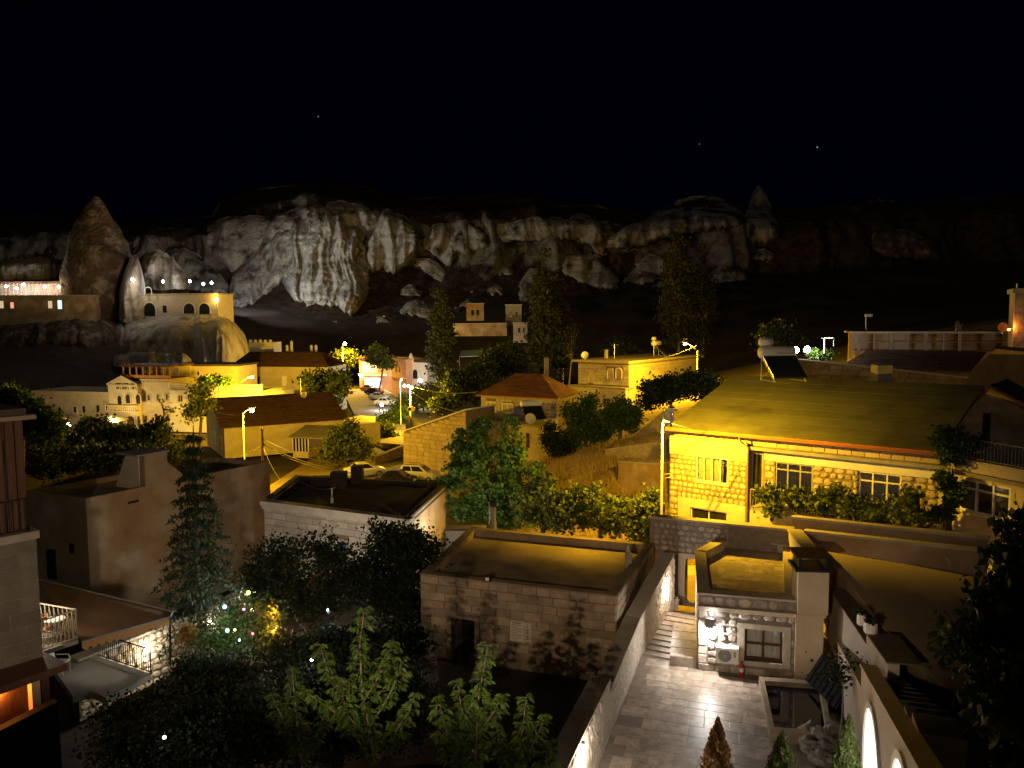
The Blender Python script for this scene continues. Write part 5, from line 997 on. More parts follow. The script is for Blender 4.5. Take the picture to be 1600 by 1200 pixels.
# terrace rail with vine
rb = F.uv(1300, 812, 1.1)[1]; ra = [F.pt(F.uv(x, 800, 1.1)[0], rb, 1.1) for x in (1172, 1240, 1310, 1380, 1470)]
rl = thing('garden_railing', 'thin metal railing overgrown with vine before the rubble stone house', 'railing', ra[0]); railing(rl, ra, 1.0, STEEL, .14, .012); MB().prism([ra[0], ra[-1], ra[-1] - F.N * 1.6, ra[0] - F.N * 1.6], (0, 0, -.15)).build('terrace_slab', CONC, rl)
MB().fb(F, F.uv(1172, 800, 1.1)[0], F.w, 0, rb - .15, -.3, 1.15).build('plinth', PLAS, rl)
el = [blob(x, y - 4, dd_ - 1.0, rx, ry, .45) for x, y, rx, ry, dd_ in ((1205, 778, 20, 13, 41.4), (1245, 784, 28, 17, 40.6), (1290, 788, 28, 17, 39.6), (1330, 797, 28, 18, 38.8), (1370, 803, 28, 17, 38.0), (1405, 806, 24, 16, 37.2), (1440, 812, 18, 12, 36.4), (1422, 784, 9, 18, 36.7), (1312, 774, 13, 11, 39.4), (1210, 800, 16, 12, 41))]
tree('grape_vine', 'leafy grape vine sprawling along the railing of the rubble stone house', ra[1], el, 8000, .2, .26, LEAFY, BARK, .03, cat='vine', limbs=30, shell=.1)
tree('climbing_vine', 'tall climbing vine between the green roof corner and the balcony', F.pt(F.w + .2, 0, .6), [blob(1482, 690, 35.6, 16, 22, .5), blob(1490, 715, 35.4, 14, 16, .4), blob(1478, 755, 35.4, 12, 22, .3), blob(1470, 800, 35.4, 14, 16, .3), blob(1520, 692, 35, 26, 7, .4), blob(1488, 772, 35.2, 9, 24, .3)], 5000, .17, .22, LEAF, BARK, .04, cat='vine', limbs=20, shell=.1)
# lamp pole with the cut-off head that lights this house
fp = P(1033, 840, 40); hl = street_lamp('tall galvanised street lamp at the corner of the green-roofed house', Vector((fp.x, fp.y, -.6)), P(1049, 644, 40), 9000, SOD, E_SOD, rp=.08, br=.06, spot=172, aim=(.2, .3, -.88), blend=.3)
hd = P(1049, 644, 40); MB().add([hd + Vector((-.15, -.24, .1)), hd + Vector((.0, -.24, .1)), hd + Vector((.0, -.24, -.75)), hd + Vector((-.15, -.24, -.75)), hd + Vector((-.15, -.26, .1)), hd + Vector((.0, -.26, .1)), hd + Vector((.0, -.26, -.75)), hd + Vector((-.15, -.26, -.75))], [(0, 1, 2, 3), (7, 6, 5, 4), (0, 4, 5, 1), (1, 5, 6, 2), (2, 6, 7, 3), (3, 7, 4, 0)]).build('added_light_baffle', STEEL, hl)  # unseen plate added to keep the lamp's light off the courtyard floor
p0, p1 = P(1037, 830, 41.5), P(1037.5, 739, 41.5); ps = thing('cable_post', 'slim dark cable post beside the tall galvanised lamp', 'post', Vector((p0.x, p0.y, -.6))); MB().tube([Vector((p0.x, p0.y, -.6)), p1], .07, 7).build('post', WOODD, ps)
cable('upper cable from the slim post to the downpipe wall', p1 - Vector((0, 0, .1)), F.pt(F.uv(1166, 716)[0], F.uv(1166, 716)[1], .06), .05); cable('lower cable from the slim post across the rubble wall', p1 - Vector((0, 0, .3)), F.pt(F.uv(1140, 726)[0], F.uv(1140, 726)[1], .06), .05)
solar_heater('large solar water heater with two tanks on the green roof ridge', G(1222, 592, zr) - Vector((0, 0, .1)), R(10), 1.25, two=True)
# ------------------------------------------------------------------ neighbour with the balcony
Fn = Face(P(1489, 790, 36.0), P(1640, 800, 31.8), -.5); th = thing('balcony_house', 'plastered house with a railed balcony over a three-part white window', 'house', Fn.pt(Fn.w / 2, 0)); wn = Fn.rect(1499, 754, 1579, 806); vt = Fn.uv(1550, 742)[1]
wall_mesh(MB(), Fn, 0, Fn.w, 0, vt, [wn], -.4, 0).build('wall', PLAS, th); window(th, Fn, wn, -.12, PVC, GLT, cols=3, vsplit=.72, fw=.1, dep=.1, curtain=CURT, cover=.3); MB().fb(Fn, 0, Fn.w, 0, vt, -5, -4).build('back_wall', PLAS, th)
MB().fb(Fn, -.2, Fn.w, vt, vt + .55, -4, .3).build('balcony_slab', PLAS, th); MB().fb(Fn, -.1, Fn.w, vt - .2, vt - .02, 0, .45).build('eave', CONC, th); railing(th, [Fn.pt(.3, vt + .55, .2), Fn.pt(Fn.w * .5, vt + .55, .2), Fn.pt(Fn.w, vt + .55, .2)], .95, PVCG, .16, .016)
Fg = Face(P(1498, 690, 41), P(1660, 700, 38), vt - .5); th = thing('gabled_house', 'rendered gable wall with a tall dark doorway behind the balcony', 'house', Fg.pt(Fg.w / 2, 0)); g0, g1, g2 = Fg.uv(1500, 655), Fg.uv(1548, 607), Fg.uv(1650, 668); do = Fg.rect(1535, 645, 1548, 692)
MB().prism([Fg.pt(0, 0, -.01), Fg.pt(Fg.w, 0, -.01), Fg.pt(Fg.w, g2[1], -.01), Fg.pt(*g1, -.01), Fg.pt(0, g0[1], -.01)], Fg.N * -5).build('wall', MUD, th); window(th, Fg, do, 0, WOODD, BLACK, cols=1, sill=False, name='door')
slab4(MB(), Fg.pt(g1[0], g1[1] + .05, .4), Fg.pt(Fg.w + .3, g2[1] - .05, .4), Fg.pt(Fg.w + .3, g2[1] - .05, -5), Fg.pt(g1[0], g1[1] + .05, -5), Vector((0, 0, -.16))).build('roof', TILED, th)
# ------------------------------------------------------------------ houses up the slope behind
w_, F, tt = garden_wall('long rough block wall behind the green roof', 1246, 1520, 563, 592, 604, 62, 54, MUD, .6); blocks(F, 0, F.w, .3, max(tt), .5, .6, 1.2, w_.children[0], STONE, d0=0, depth=.04, top=lambda u: tt[0] + (tt[1] - tt[0]) * u / F.w, name='wall_block')
Fh = Face(P(1320, 590, 64), P(1515, 592, 60), P(1320, 590, 64).z - 3); hh = Fh.uv(1400, 578)[1]; th = thing('tiled_house', 'dark low house with a sloping tiled roof on the hillside wall', 'house', Fh.pt(Fh.w / 2, 0)); MB().fb(Fh, 0, Fh.w, 0, hh, -6, 0).build('wall', MUD, th); hr = Fh.uv(1440, 548, -4)[1]
tile_roof(th, [(Fh.pt(-.4, hh, .5), Fh.pt(Fh.w, hh, .5), Fh.pt(Fh.w + 1.5, hr, -4), Fh.pt(1.5, hr, -4))], TILED, course=.4); tile_roof(th, [(Fh.pt(Fh.w, hh, -8), Fh.pt(-.4, hh, -8), Fh.pt(1.5, hr, -4), Fh.pt(Fh.w + 1.5, hr, -4))], TILED, course=.5, name='rear_roof')
Fh = Face(P(1512, 620, 50), P(1660, 640, 47), P(1512, 620, 50).z - 2); th = thing('gabled_barn', 'tall brown gable wall rising behind the balcony house', 'house', Fh.pt(Fh.w / 2, 0)); q = [Fh.uv(*a) for a in ((1514, 583), (1556, 545), (1650, 556))]; MB().prism([Fh.pt(0, 0), Fh.pt(Fh.w, 0), Fh.pt(Fh.w, q[2][1]), Fh.pt(*q[1]), Fh.pt(0, q[0][1])], Fh.N * -6).build('wall', MUD, th)
Fh = Face(P(1336, 556, 76), P(1580, 556, 72), P(1336, 556, 76).z - 4); hh = Fh.uv(1450, 521)[1]; v0 = Fh.uv(1450, 548)[1]; th = thing('verandah_house', 'dim upper house with an open verandah under a flat roof', 'house', Fh.pt(Fh.w / 2, 0)); MB().fb(Fh, 0, Fh.w, 0, v0, -6, 0).fb(Fh, 0, Fh.w, v0, hh, -6, -3).build('wall', MUD, th); MB().fb(Fh, -.4, Fh.w + .4, hh, hh + .2, -6, .4).build('roof', COPE, th)
for x in (1342, 1366, 1393, 1419, 1447, 1475, 1500): u = Fh.uv(x, 540)[0]; MB().fb(Fh, u - (.12 if x in (1342, 1393, 1447, 1500) else .05), u + (.12 if x in (1342, 1393, 1447, 1500) else .05), v0, hh, -.2, 0).build('post', CONC, th)
MB().tube([Fh.pt(0, v0 + (hh - v0) * .5, -.1), Fh.pt(Fh.w, v0 + (hh - v0) * .5, -.1)], .04, 4).build('rail', STEEL, th)
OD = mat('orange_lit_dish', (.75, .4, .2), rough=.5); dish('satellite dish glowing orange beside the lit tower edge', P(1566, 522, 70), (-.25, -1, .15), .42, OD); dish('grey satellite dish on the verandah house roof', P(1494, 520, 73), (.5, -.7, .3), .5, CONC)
Ft = Face(P(1583, 525, 66), P(1680, 530, 64), P(1583, 525, 66).z - 6); ht = Ft.uv(1590, 458)[1]; th = thing('stone_tower', 'square stone tower with an orange-lit edge at the frame side', 'tower', Ft.pt(2, 0)); MB().fb(Ft, 0, Ft.w, 0, ht, -4, 0).build('wall', MUD, th); MB().fb(Ft, -.2, Ft.w, ht, ht + .4, -4, .2).build('cap', COPE, th); MB().tube([Ft.pt(.1, ht, 0), Ft.pt(.1, ht + .8, 0)], .06, 5).build('finial', WHITEP, th)
o = Ft.pt(-.35, Ft.uv(1583, 517)[1], .1); MB().lathe(o, [(.08, 0), (.14, .08), (.1, .2)], 8).build('wall_lamp', E_ORA, th); light(th, o + Vector((.1, -.12, .35)), 90, ORA, .05)  # lamp assumed from the orange-lit tower edge; no bulb is seen there
for i, (x, y) in enumerate(((1243, 550), (1261, 549))): post_lamp(('dazzling white lamp beside the solar heater tank', 'second dazzling white lamp in front of the garden leaves')[i], P(x, y + 8, 68), .35, 500, WHT, E_WHT, .28, 'white lamps behind the green roof')
T('garden_bush', 'small bush lit white by the lamps behind the green roof', 1275, 69, [(1272, 552, 10, 5), (1290, 555, 12, 5)], n=1500, size=.2, cr=.25, m=LEAFB, cat='shrub'); T('dark_tree', 'dim brownish tree behind the solar heater', 1215, 84, [(1210, 525, 26, 24), (1235, 540, 22, 18)], n=2500, size=.3, cr=.6, m=LEAFD)
pg = thing('pergola_frame', 'thin pale metal frame standing behind the garden lamps', 'pergola', P(1288, 552, 68)); MB().tube([P(1288, 552, 68), P(1288, 528, 68), P(1303, 528, 66), P(1303, 541, 66)], .06, 5).tube([P(1284, 528, 68), P(1288, 528, 68)], .05, 5).build('frame', STEEL, pg)
cb_ = thing('pole_box', 'small pale box on a pole above the verandah house', 'box', P(1357, 520, 78)); MB().tube([P(1353, 520, 78), P(1353, 494, 78)], .05, 5).build('pole', STEEL, cb_); MB().cbox(P(1357, 495, 78), .7, .3, .28).build('box', PLAS, cb_)
# dry grass on the field and the bank
def grass(name, label, boxes, n, h):
    pts = []
    for (x0, x1, y0, y1), k in boxes: pts.append(np.stack([nrng.uniform(x0, x1, k), nrng.uniform(y0, y1, k)], 1))
    xy = np.concatenate(pts); dens = np.array([noise.noise(Vector((a * .5, b * .5, 0))) for a, b in xy]) ; xy = xy[dens > -.25]; z = ghn(xy[:, 0], xy[:, 1]); m_ = len(xy)
    an = nrng.uniform(0, 6.28, m_); hh = h * nrng.uniform(.4, 1.3, m_); wd = .02 + .012 * nrng.random(m_); ln = nrng.normal(0, .25, (m_, 2)) * hh[:, None]; b = np.stack([xy[:, 0], xy[:, 1], z - .03], 1)
    sx = np.stack([np.cos(an) * wd, np.sin(an) * wd, 0 * an], 1); t = b + np.stack([ln[:, 0], ln[:, 1], hh], 1); v = np.stack([b - sx, b + sx, t], 1).reshape(-1, 3)
    o = npmesh(name, v, np.arange(3 * m_).reshape(-1, 3), GRASSD); o['kind'] = 'stuff'; o['label'] = label; o['category'] = 'grass'; return o
grass('dry_grass', 'dry yellow grass on the sloping field', [((1, 16, 42, 74), 52000), ((-24, -10, 58, 74), 12000), ((-15, -8, 84, 92), 3000)], 0, .55)

# ================================================================== courtyard
zA = 3.3
def inside(poly, x, y):
    c = False; n = len(poly)
    for i in range(n):
        a, b = poly[i], poly[(i + 1) % n]
        if (a[1] > y) != (b[1] > y) and x < (b[0] - a[0]) * (y - a[1]) / (b[1] - a[1]) + a[0]: c = not c
    return c
def pave(poly, z, U, ch, l0, l1, parent, m, name, depth=.008, gap=.012):
    U = Vector((U[0], U[1], 0)).normalized(); V = Vector((-U.y, U.x, 0)); pl = Plane((0, 0, z), U, V); us = [p.x * U.x + p.y * U.y for p in poly]; vs = [p.x * V.x + p.y * V.y for p in poly]; v = min(vs); k = 0
    while v < max(vs):
        u = min(us) + rng.uniform(-l1, 0); h = ch * rng.choice((1, 1, .72))
        while u < max(us):
            L = rng.uniform(l0, l1); c = pl.pt(u + L / 2, v + h / 2)
            if all(inside(poly, *(pl.pt(u + L * a, v + h * b)[:2])) for a, b in ((.02, .02), (.98, .02), (.98, .98), (.02, .98))): piece(name, piece_mesh('slab', 0, m), pl, u + L / 2, v + h / 2, L - gap, h - gap, 0, depth * rng.uniform(.7, 1.2), parent); k += 1
            u += L
        v += h
    return k
f0, f1, f2 = G(931, 1200, 0), G(999, 1027, 0), G(1052, 957, 0); dirc = D2(f1 - f0).normalized(); f00 = f0 - dirc * 9
Fa = Face(G(1090, 1046, 0), G(1241, 1062, 0), 0)
far_r = G(1284, 1064, 0) + Vector((.6, .2, 0)); near_r = far_r - dirc * 17
poly = [D2(f00), D2(f0), D2(f1), D2(f2), D2(G(1092, 957, 0)), Fa.pt(0, 0), Fa.pt(Fa.w, 0), D2(far_r), D2(near_r)]
cf = struct(MB().prism([p + Vector((0, 0, -.12)) for p in poly], (0, 0, .12)).build('courtyard_floor', mat('paving_grout', (.2, .16, .125), (.3, .245, .2), 3, .8), loc=(0, 0, 0)))
pvp = [f0 - dirc * 2.5, f0, f1, f2, G(1092, 957, 0), Fa.pt(0, 0), Fa.pt(Fa.w, 0), far_r, far_r - dirc * 11]
pave(pvp, 0.0, (dirc.y, -dirc.x), .66, .45, .95, cf, TERR, 'paving_tile')
# steps up to the gate
st = thing('stone_steps', 'shallow ribbed stone steps climbing to the courtyard gate', 'steps', G(1030, 1000, 0)); sd = D2(f2 - f1).normalized(); sn = Vector((sd.y, -sd.x, 0)); W_ = 2.0
for i in range(9): MB().box(f1 + sd * (.3 + i * .42) + sn * .06, sn * (1.5 + i * .06), sd * .4, (0, 0, .045 * (i + 1))).build('step', TERR, st)
lb = G(1050, 1040, 0); ls = thing('stone_landing', 'pale tiled raised landing against the annex side wall', 'landing', lb); fu = D2(Fa.pt(0, 0) - Fa.pt(1, 0)).normalized(); pl_ = Fa.pt(-.02, 0, -.05)
MB().prism([pl_, pl_ + fu * 1.0, pl_ + fu * 1.05 - Fa.N * 3.2, pl_ - Fa.N * 3.2], (0, 0, .38)).build('base', TERR, ls)
for i in range(4): MB().prism([pl_ + fu * .02 - Fa.N * (.03 + .8 * i) + Vector((0, 0, .381)), pl_ + fu * 1.0 - Fa.N * (.03 + .8 * i) + Vector((0, 0, .381)), pl_ + fu * 1.0 - Fa.N * (.78 + .8 * i) + Vector((0, 0, .381)), pl_ + fu * .02 - Fa.N * (.78 + .8 * i) + Vector((0, 0, .381))], (0, 0, .02)).build('paving_tile', TERR, ls)
# ------------------------------------------------------------------ annex
p0, p5 = Fa.pt(0, 0), Fa.pt(Fa.w, 0); zf = Fa.uv(1090, 928)[1]
pts = [p0, D2(G(1087, 862, zf)), D2(G(1119, 846, zf)), D2(G(1121, 833, zf)), D2(G(1236, 851, zf)), p5]
an = thing('stone_annex', 'small rubble stone annex with flat tiled roof in the courtyard', 'building', Fa.pt(Fa.w / 2, 0)); win = Fa.rect(1163, 984, 1223, 1034); zr_ = zf - .35
wa = wall_mesh(MB(), Fa, 0, Fa.w, 0, zf, [win], -.35, 0).build('wall', MORTARD, an)
side = MB()
for a, b in zip(pts[:-1], pts[1:]):
    if a is p5: continue
    q = Face(b, a, 0); side.fb(q, 0, q.w, 0, zf, -.36, 0)
side.build('side_wall', PLAS, an); MB().prism([Vector((p.x, p.y, zr_ - .15)) for p in pts], (0, 0, .15)).build('roof', mat('roof_grout', (.3, .25, .18), (.36, .3, .22), 3), an)
rp = an.children[-1]; rpoly = [Fa.pt(.38, 0, -.38), D2(G(1098, 864, zf)), D2(G(1130, 848, zf)), D2(G(1133, 838, zf)), D2(G(1230, 853, zf)), Fa.pt(Fa.w - .05, 0, -.38)]; pave(rpoly, zr_, Fa.U, .55, .7, 1.1, rp, TERR, 'roof_tile')
cpm = MB()
for a, b in zip(pts[:-2], pts[1:-1]): q = Face(b, a, 0); cpm.fb(q, -.02, q.w + .02, zf, zf + .07, -.42, .05)
cpm.fb(Fa, -.04, Fa.w, zf - .001, zf + .07, -.42, .05); cpm.build('coping', COPE, an)
sr = (win[0] - .26, win[1] + .26, win[2] - .16, win[3] + .2); vc = Fa.uv(1150, 952)[1]
blocks(Fa, .32, Fa.w, .28, vc - .12, .3, .26, .5, wa, RUBG, 'rubble', 'stone', ops=[sr], d0=0, depth=.06, gap=.045, chj=.15); blocks(Fa, 0, .32, .28, vc - .12, .34, .32, .33, wa, STONEP, name='corner_stone', d0=0, depth=.045); blocks(Fa, 0, Fa.w, vc + .08, zf - .02, .34, .3, .6, wa, RUBG, 'rubble', 'stone', d0=0, depth=.05, gap=.04)
blocks(Fa, 0, Fa.w, 0, .27, .27, .5, .7, wa, TERR, name='plinth_tile', d0=0, depth=.04); MB().fb(Fa, -.03, Fa.w, vc - .1, vc + .05, -.02, .14).build('string_course', STONEP, an)
sm = MB(); sm.fb(Fa, sr[0], win[0], sr[2], sr[3], -.1, .07).fb(Fa, win[1], sr[1], sr[2], sr[3], -.1, .07).fb(Fa, win[0], win[1], win[3], sr[3], -.1, .07).fb(Fa, win[0], win[1], sr[2], win[2], -.1, .1); sm.build('window_surround', STONEP, an)
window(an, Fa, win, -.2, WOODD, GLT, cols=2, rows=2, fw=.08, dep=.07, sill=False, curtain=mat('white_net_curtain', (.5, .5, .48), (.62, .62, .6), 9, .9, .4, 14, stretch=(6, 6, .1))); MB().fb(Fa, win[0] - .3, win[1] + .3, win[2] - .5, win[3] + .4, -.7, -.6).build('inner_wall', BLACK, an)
# air conditioner, wall lamp, extinguisher
ac = Fa.rect(1118, 1012, 1154, 1036, .3); t = thing('air_conditioner', 'white outdoor air conditioner unit under the bright wall lamp', 'air conditioner', Fa.pt(ac[0], ac[2], .3)); MB().fb(Fa, ac[0], ac[1], ac[2], ac[3], .06, .36).build('casing', WHITEP, t); uc, vc_ = ac[0] + (ac[1] - ac[0]) * .4, (ac[2] + ac[3]) / 2
g_ = MB(); ax = (Fa.U, Fa.V, Fa.N); g_.lathe(Fa.pt(uc, vc_, .361), [(.235, 0), (.235, .015), (.22, .016)], 24, ax).build('fan_recess', mat('grille_grey', (.16, .16, .16), rough=.6), t); g_ = MB()
for k in range(6): r_ = .05 + .034 * k; g_.tube([Fa.pt(uc + r_ * math.cos(a_ * .2618), vc_ + r_ * math.sin(a_ * .2618), .385) for a_ in range(25)], .004, 4)
for k in range(12): g_.tube([Fa.pt(uc, vc_, .383), Fa.pt(uc + .23 * math.cos(k * .5236), vc_ + .23 * math.sin(k * .5236), .383)], .004, 4)
g_.lathe(Fa.pt(uc, vc_, .38), [(.04, 0), (.04, .02), (.01, .022)], 12, ax).build('fan_grille', mat('grille_light', (.45, .45, .44), rough=.5), t); lv = MB()
for k in range(6): lv.fb(Fa, ac[1] - .17, ac[1] - .1, ac[3] - .14 - .035 * k, ac[3] - .12 - .035 * k, .36, .366)
lv.build('badge_lines', BLACK, t); MB().fb(Fa, ac[0] + .08, ac[0] + .13, ac[2] - .06, ac[2], .06, .34).fb(Fa, ac[1] - .13, ac[1] - .08, ac[2] - .06, ac[2], .06, .34).build('bracket', STEEL, t)
wlp = Fa.rect(1099, 966, 1118, 983, .2); t = thing('wall_lamp', 'square black up-and-down wall lamp blazing at the annex corner', 'lamp', Fa.pt((wlp[0] + wlp[1]) / 2, wlp[2], .2)); MB().fb(Fa, wlp[0] + .05, wlp[1] - .05, wlp[2] + .06, wlp[3], .05, .3).build('housing', mat('grey_housing', (.2, .2, .2), rough=.5), t); MB().fb(Fa, wlp[0] + .04, wlp[1] - .04, wlp[2] + .03, wlp[2] + .058, .05, .31).build('lens', emit('lamp_lens', (1, .98, .95), 30), t)
light(t, Fa.pt((wlp[0] + wlp[1]) / 2, wlp[2] - .12, .22), 210, (1, .92, .84), .05); light(t, Fa.pt((wlp[0] + wlp[1]) / 2 + .1, wlp[3] + .12, .25), 9, (1, .95, .93), .05)
ep = Fa.pt(Fa.uv(1158, 1044)[0], 0, .22); t = thing('fire_extinguisher', 'red fire extinguisher standing below the annex window', 'extinguisher', ep); MB().lathe(ep, [(.07, 0), (.08, .02), (.08, .42), (.06, .48), (.03, .52)], 14).build('cylinder', RED, t, smooth=True); MB().lathe(ep + Vector((0, 0, .2)), [(.083, 0), (.083, .14), (.06, .141)], 14).build('label_band', WHITEP, t); MB().cbox(ep + Vector((0, 0, .52)), .05, .05, .07).tube([ep + Vector((.02, 0, .57)), ep + Vector((.13, -.02, .6))], .014, 5).tube([ep + Vector((0, -.03, .54)), ep + Vector((.1, -.08, .4)), ep + Vector((.09, -.07, .1))], .012, 5).build('valve', BLACK, t)
# chimney pilaster
Fc = Face(G(1240, 1062, 0), G(1283, 1064, 0), 0); c1 = Fc.uv(1260, 962)[1]; c2 = Fc.uv(1260, 890)[1]; c3 = Fc.uv(1260, 869)[1]; ch = thing('chimney', 'tall plastered chimney with a black cap beside the annex', 'chimney', Fc.pt(.4, 0)); cw = Fc.w
MB().fb(Fc, 0, cw, 0, c1, -.7, .12).build('pilaster', PLAS, ch); MB().fb(Fc, -.05, cw + .05, c1, c1 + .1, -.75, .2).build('moulding', PLAS, ch); MB().fb(Fc, .03, cw + .12, c1 + .1, c2, -.72, .18).build('shaft', PLAS, ch); MB().fb(Fc, -.1, cw + .22, c2, c2 + .1, -.85, .3).fb(Fc, .05, .15, c2 + .1, c3, -.7, .15).fb(Fc, cw, cw + .1, c2 + .1, c3, -.7, .15).fb(Fc, -.08, cw + .2, c3, c3 + .08, -.85, .28).build('cap', BLACK, ch)
# ------------------------------------------------------------------ perimeter wall, gate
zw = P(1040, 812, 35.6).z; Fw = Face(G(1032, 811, zw), G(1237, 830, zw), 0); pw = thing('perimeter_wall', 'coped rubble wall with the courtyard gate toward the green-roofed house', 'wall', Fw.pt(1, 0)); go = Fw.rect(1072, 873, 1092, 962); go = (go[0], go[1] + .5, -.3, go[3])
wq = wall_mesh(MB(), Fw, -.5, Fw.w, -.5, zw, [go], -.4, 0).build('wall', MORTARD, pw); MB().fb(Fw, -.55, Fw.w + .1, zw, zw + .1, -.46, .08).build('coping', COPE, pw); blocks(Fw, -.3, Fw.uv(1139, 840)[0], go[3] + .25, zw - .03, .27, .22, .42, wq, RUBG, 'rubble', 'stone', d0=0, depth=.05, gap=.045)
MB().fb(Fw, go[0] - .35, go[1] + .05, go[3] + .01, go[3] + .24, -.02, .1).fb(Fw, go[0] - .36, go[0] - .01, 0, go[3] + .01, -.02, .1).build('gate_surround', STONEP, pw)
gt_ = thing('iron_gate', 'half-open wrought iron gate leaf with wooden lower panel', 'gate', Fw.pt(go[0], 0)); gd = (Fw.N * .93 + Fw.U * .1).normalized(); g0 = Fw.pt(go[0] + .02, .4, .02); gw = 1.05; gh_ = go[3] - .5; ax_ = Face(g0, g0 + gd * gw, .4)
fm = MB().fb(ax_, 0, .05, 0, gh_, -.02, .02).fb(ax_, gw - .05, gw, 0, gh_, -.02, .02).fb(ax_, 0, gw, gh_ - .05, gh_, -.019, .019).fb(ax_, 0, gw, gh_ * .42, gh_ * .42 + .05, -.019, .019); fm.build('frame', IRON, gt_); MB().fb(ax_, .05, gw - .05, .03, gh_ * .42, -.012, .012).build('panel', WOODO, gt_); sc_ = MB()
for i in range(3):
    for j in range(4): cx, cy = .2 + .32 * i, gh_ * .42 + .2 + j * (gh_ * .58 - .3) / 3.2; sc_.tube([ax_.pt(cx + .13 * math.cos(a_ * .45) * (1 - a_ / 18), cy + .15 * math.sin(a_ * .45) * (1 - a_ / 18)) for a_ in range(15)], .012, 4)
sc_.build('scrollwork', IRON, gt_)
pp = G(1053, 950, .1); t = thing('planter', 'grey square planter standing inside the gate', 'planter', pp); MB().cbox(pp, .34, .34, .42).cbox(pp + Vector((0, 0, .42)), .4, .4, .05).build('pot', CONC, t)
# band wall right of it and second terrace wall
zw2 = G(1236, 829, zw).z; garden_wall('dark brown parapet wall behind the chimney and terrace roof', 1236, 1542, 810, 843, 862, 34.5, 29.6, mat('brown_render', (.26, .19, .1), (.34, .25, .14), 1), .3, name='parapet_wall'); garden_wall('lower dark wall along the back of the terrace roof', 1255, 1528, 832, 862, 895, 33.4, 29.0, MUD, .3, name='parapet_wall')
Fq = Face(G(1233, 850, zf), G(1280, 890, zf), 0); garden_wall('short sloping parapet between annex roof and chimney', 1231, 1262, 828, 868, 880, 33.2, 28.6, PLAS, .5, name='parapet_wall')
# terrace roof
zt = 3.0; tr = [G(1289, 864, zt), G(1560, 908, zt), G(1700, 1010, zt), G(1500, 1100, zt), G(1381, 984, zt)]; t = thing('terrace_roof', 'wide smooth yellow-lit flat roof right of the chimney', 'roof', D2(tr[0])); MB().prism([D2(p) for p in tr], (0, 0, zt)).build('wall', MUD, t); MB().prism([Vector((p.x, p.y, zt + .003)) for p in tr], (0, 0, .08)).build('roof_screed', mat('screed', (.33, .26, .16), (.4, .32, .2), .7, .85, .2, 5), t)
# ------------------------------------------------------------------ stair wing with stepped parapets
Fr_ = Face(far_r, near_r, 0)           # courtyard right wall, towards the camera
sw = thing('stair_wing', 'plastered stair wing with stepped parapets and lit arches along the courtyard', 'wing', far_r); RW = mat('rose_plaster', (.38, .32, .26), (.46, .39, .32), 1.1, .9, .2, 6)
Fr_.N = -Vector((-(near_r - far_r).normalized().y, (near_r - far_r).normalized().x, 0)); 
if Fr_.N.x > 0: Fr_.N = -Fr_.N
segs = [((1284, 982), (1310, 1023)), ((1310, 1006), (1346, 1073)), ((1346, 1040), (1437, 1202))]; a1 = Fr_.rect(1352, 1110, 1379, 1240)
for i, (a, b) in enumerate(segs):
    ua, va = Fr_.uv(*a); ub, vb_ = Fr_.uv(*b)
    if i == 2: ext = 3.0; vb_ += (vb_ - va) / (ub - ua) * ext; ub += ext
    MB().prism([Fr_.pt(ua, 0), Fr_.pt(ub, 0), Fr_.pt(ub, vb_), Fr_.pt(ua, va)], Fr_.N * -.32).build('wall', RW, sw); MB().prism([Fr_.pt(ua, va + .001, .04), Fr_.pt(ub, vb_ + .001, .04), Fr_.pt(ub, vb_ + .06, .04), Fr_.pt(ua, va + .06, .04)], Fr_.N * -.4).build('coping', COPE, sw)
E_ARCH = emit('lit_arch_room', (1, .95, .86), 1.1)
for x0, y0, x1, y1 in ((1351, 1110, 1379, 1230), (1395, 1192, 1430, 1330)):
    c_ = Fr_.uv((x0 + x1) / 2, y0 + 4); ua = Fr_.uv(x0, y0 + 60)[0]; ub = Fr_.uv(x1, y0 + 60)[0]; ua, ub = min(ua, ub), max(ua, ub); arch_window(sw, Fr_, (ua, ub, c_[1] - 2.6, c_[1]), .0, PLASW, E_ARCH, .16, .06, name='lit_arch')
    light(sw, Fr_.pt((ua + ub) / 2, c_[1] - 1.3, .5), 26, WHT, .3)
B0_, B1_ = P(1297, 940, 28.8), P(1386, 1040, 20.2); Fb = Face(B0_, B1_, 0)
if Fb.N.x > 0: Fb.N = -Fb.N
for a, b in (((1297, 921), (1354, 1006)), ((1354, 990), (1387, 1037))):
    ua, va = Fb.uv(*a); ub, vb_ = Fb.uv(*b); MB().prism([Fb.pt(ua, .5), Fb.pt(ub, .5), Fb.pt(ub, vb_), Fb.pt(ua, va)], Fb.N * -.3).build('upper_wall', RW, sw); MB().prism([Fb.pt(ua, va + .001, .03), Fb.pt(ub, vb_ + .001, .03), Fb.pt(ub, vb_ + .05, .03), Fb.pt(ua, va + .05, .03)], Fb.N * -.9).build('upper_coping', mat('brown_coping', (.12, .09, .06), (.17, .13, .09), 2), sw)
for i in range(16):           # the stair treads between the two walls
    s = i / 15; a = far_r.lerp(near_r, s * .75); z = 1.0 + 4.2 * s; MB().box(Vector((a.x, a.y, 0)) - Fr_.N * .33, -Fr_.N * .8, (near_r - far_r) * .049, (0, 0, z)).build('step', CONC, sw)
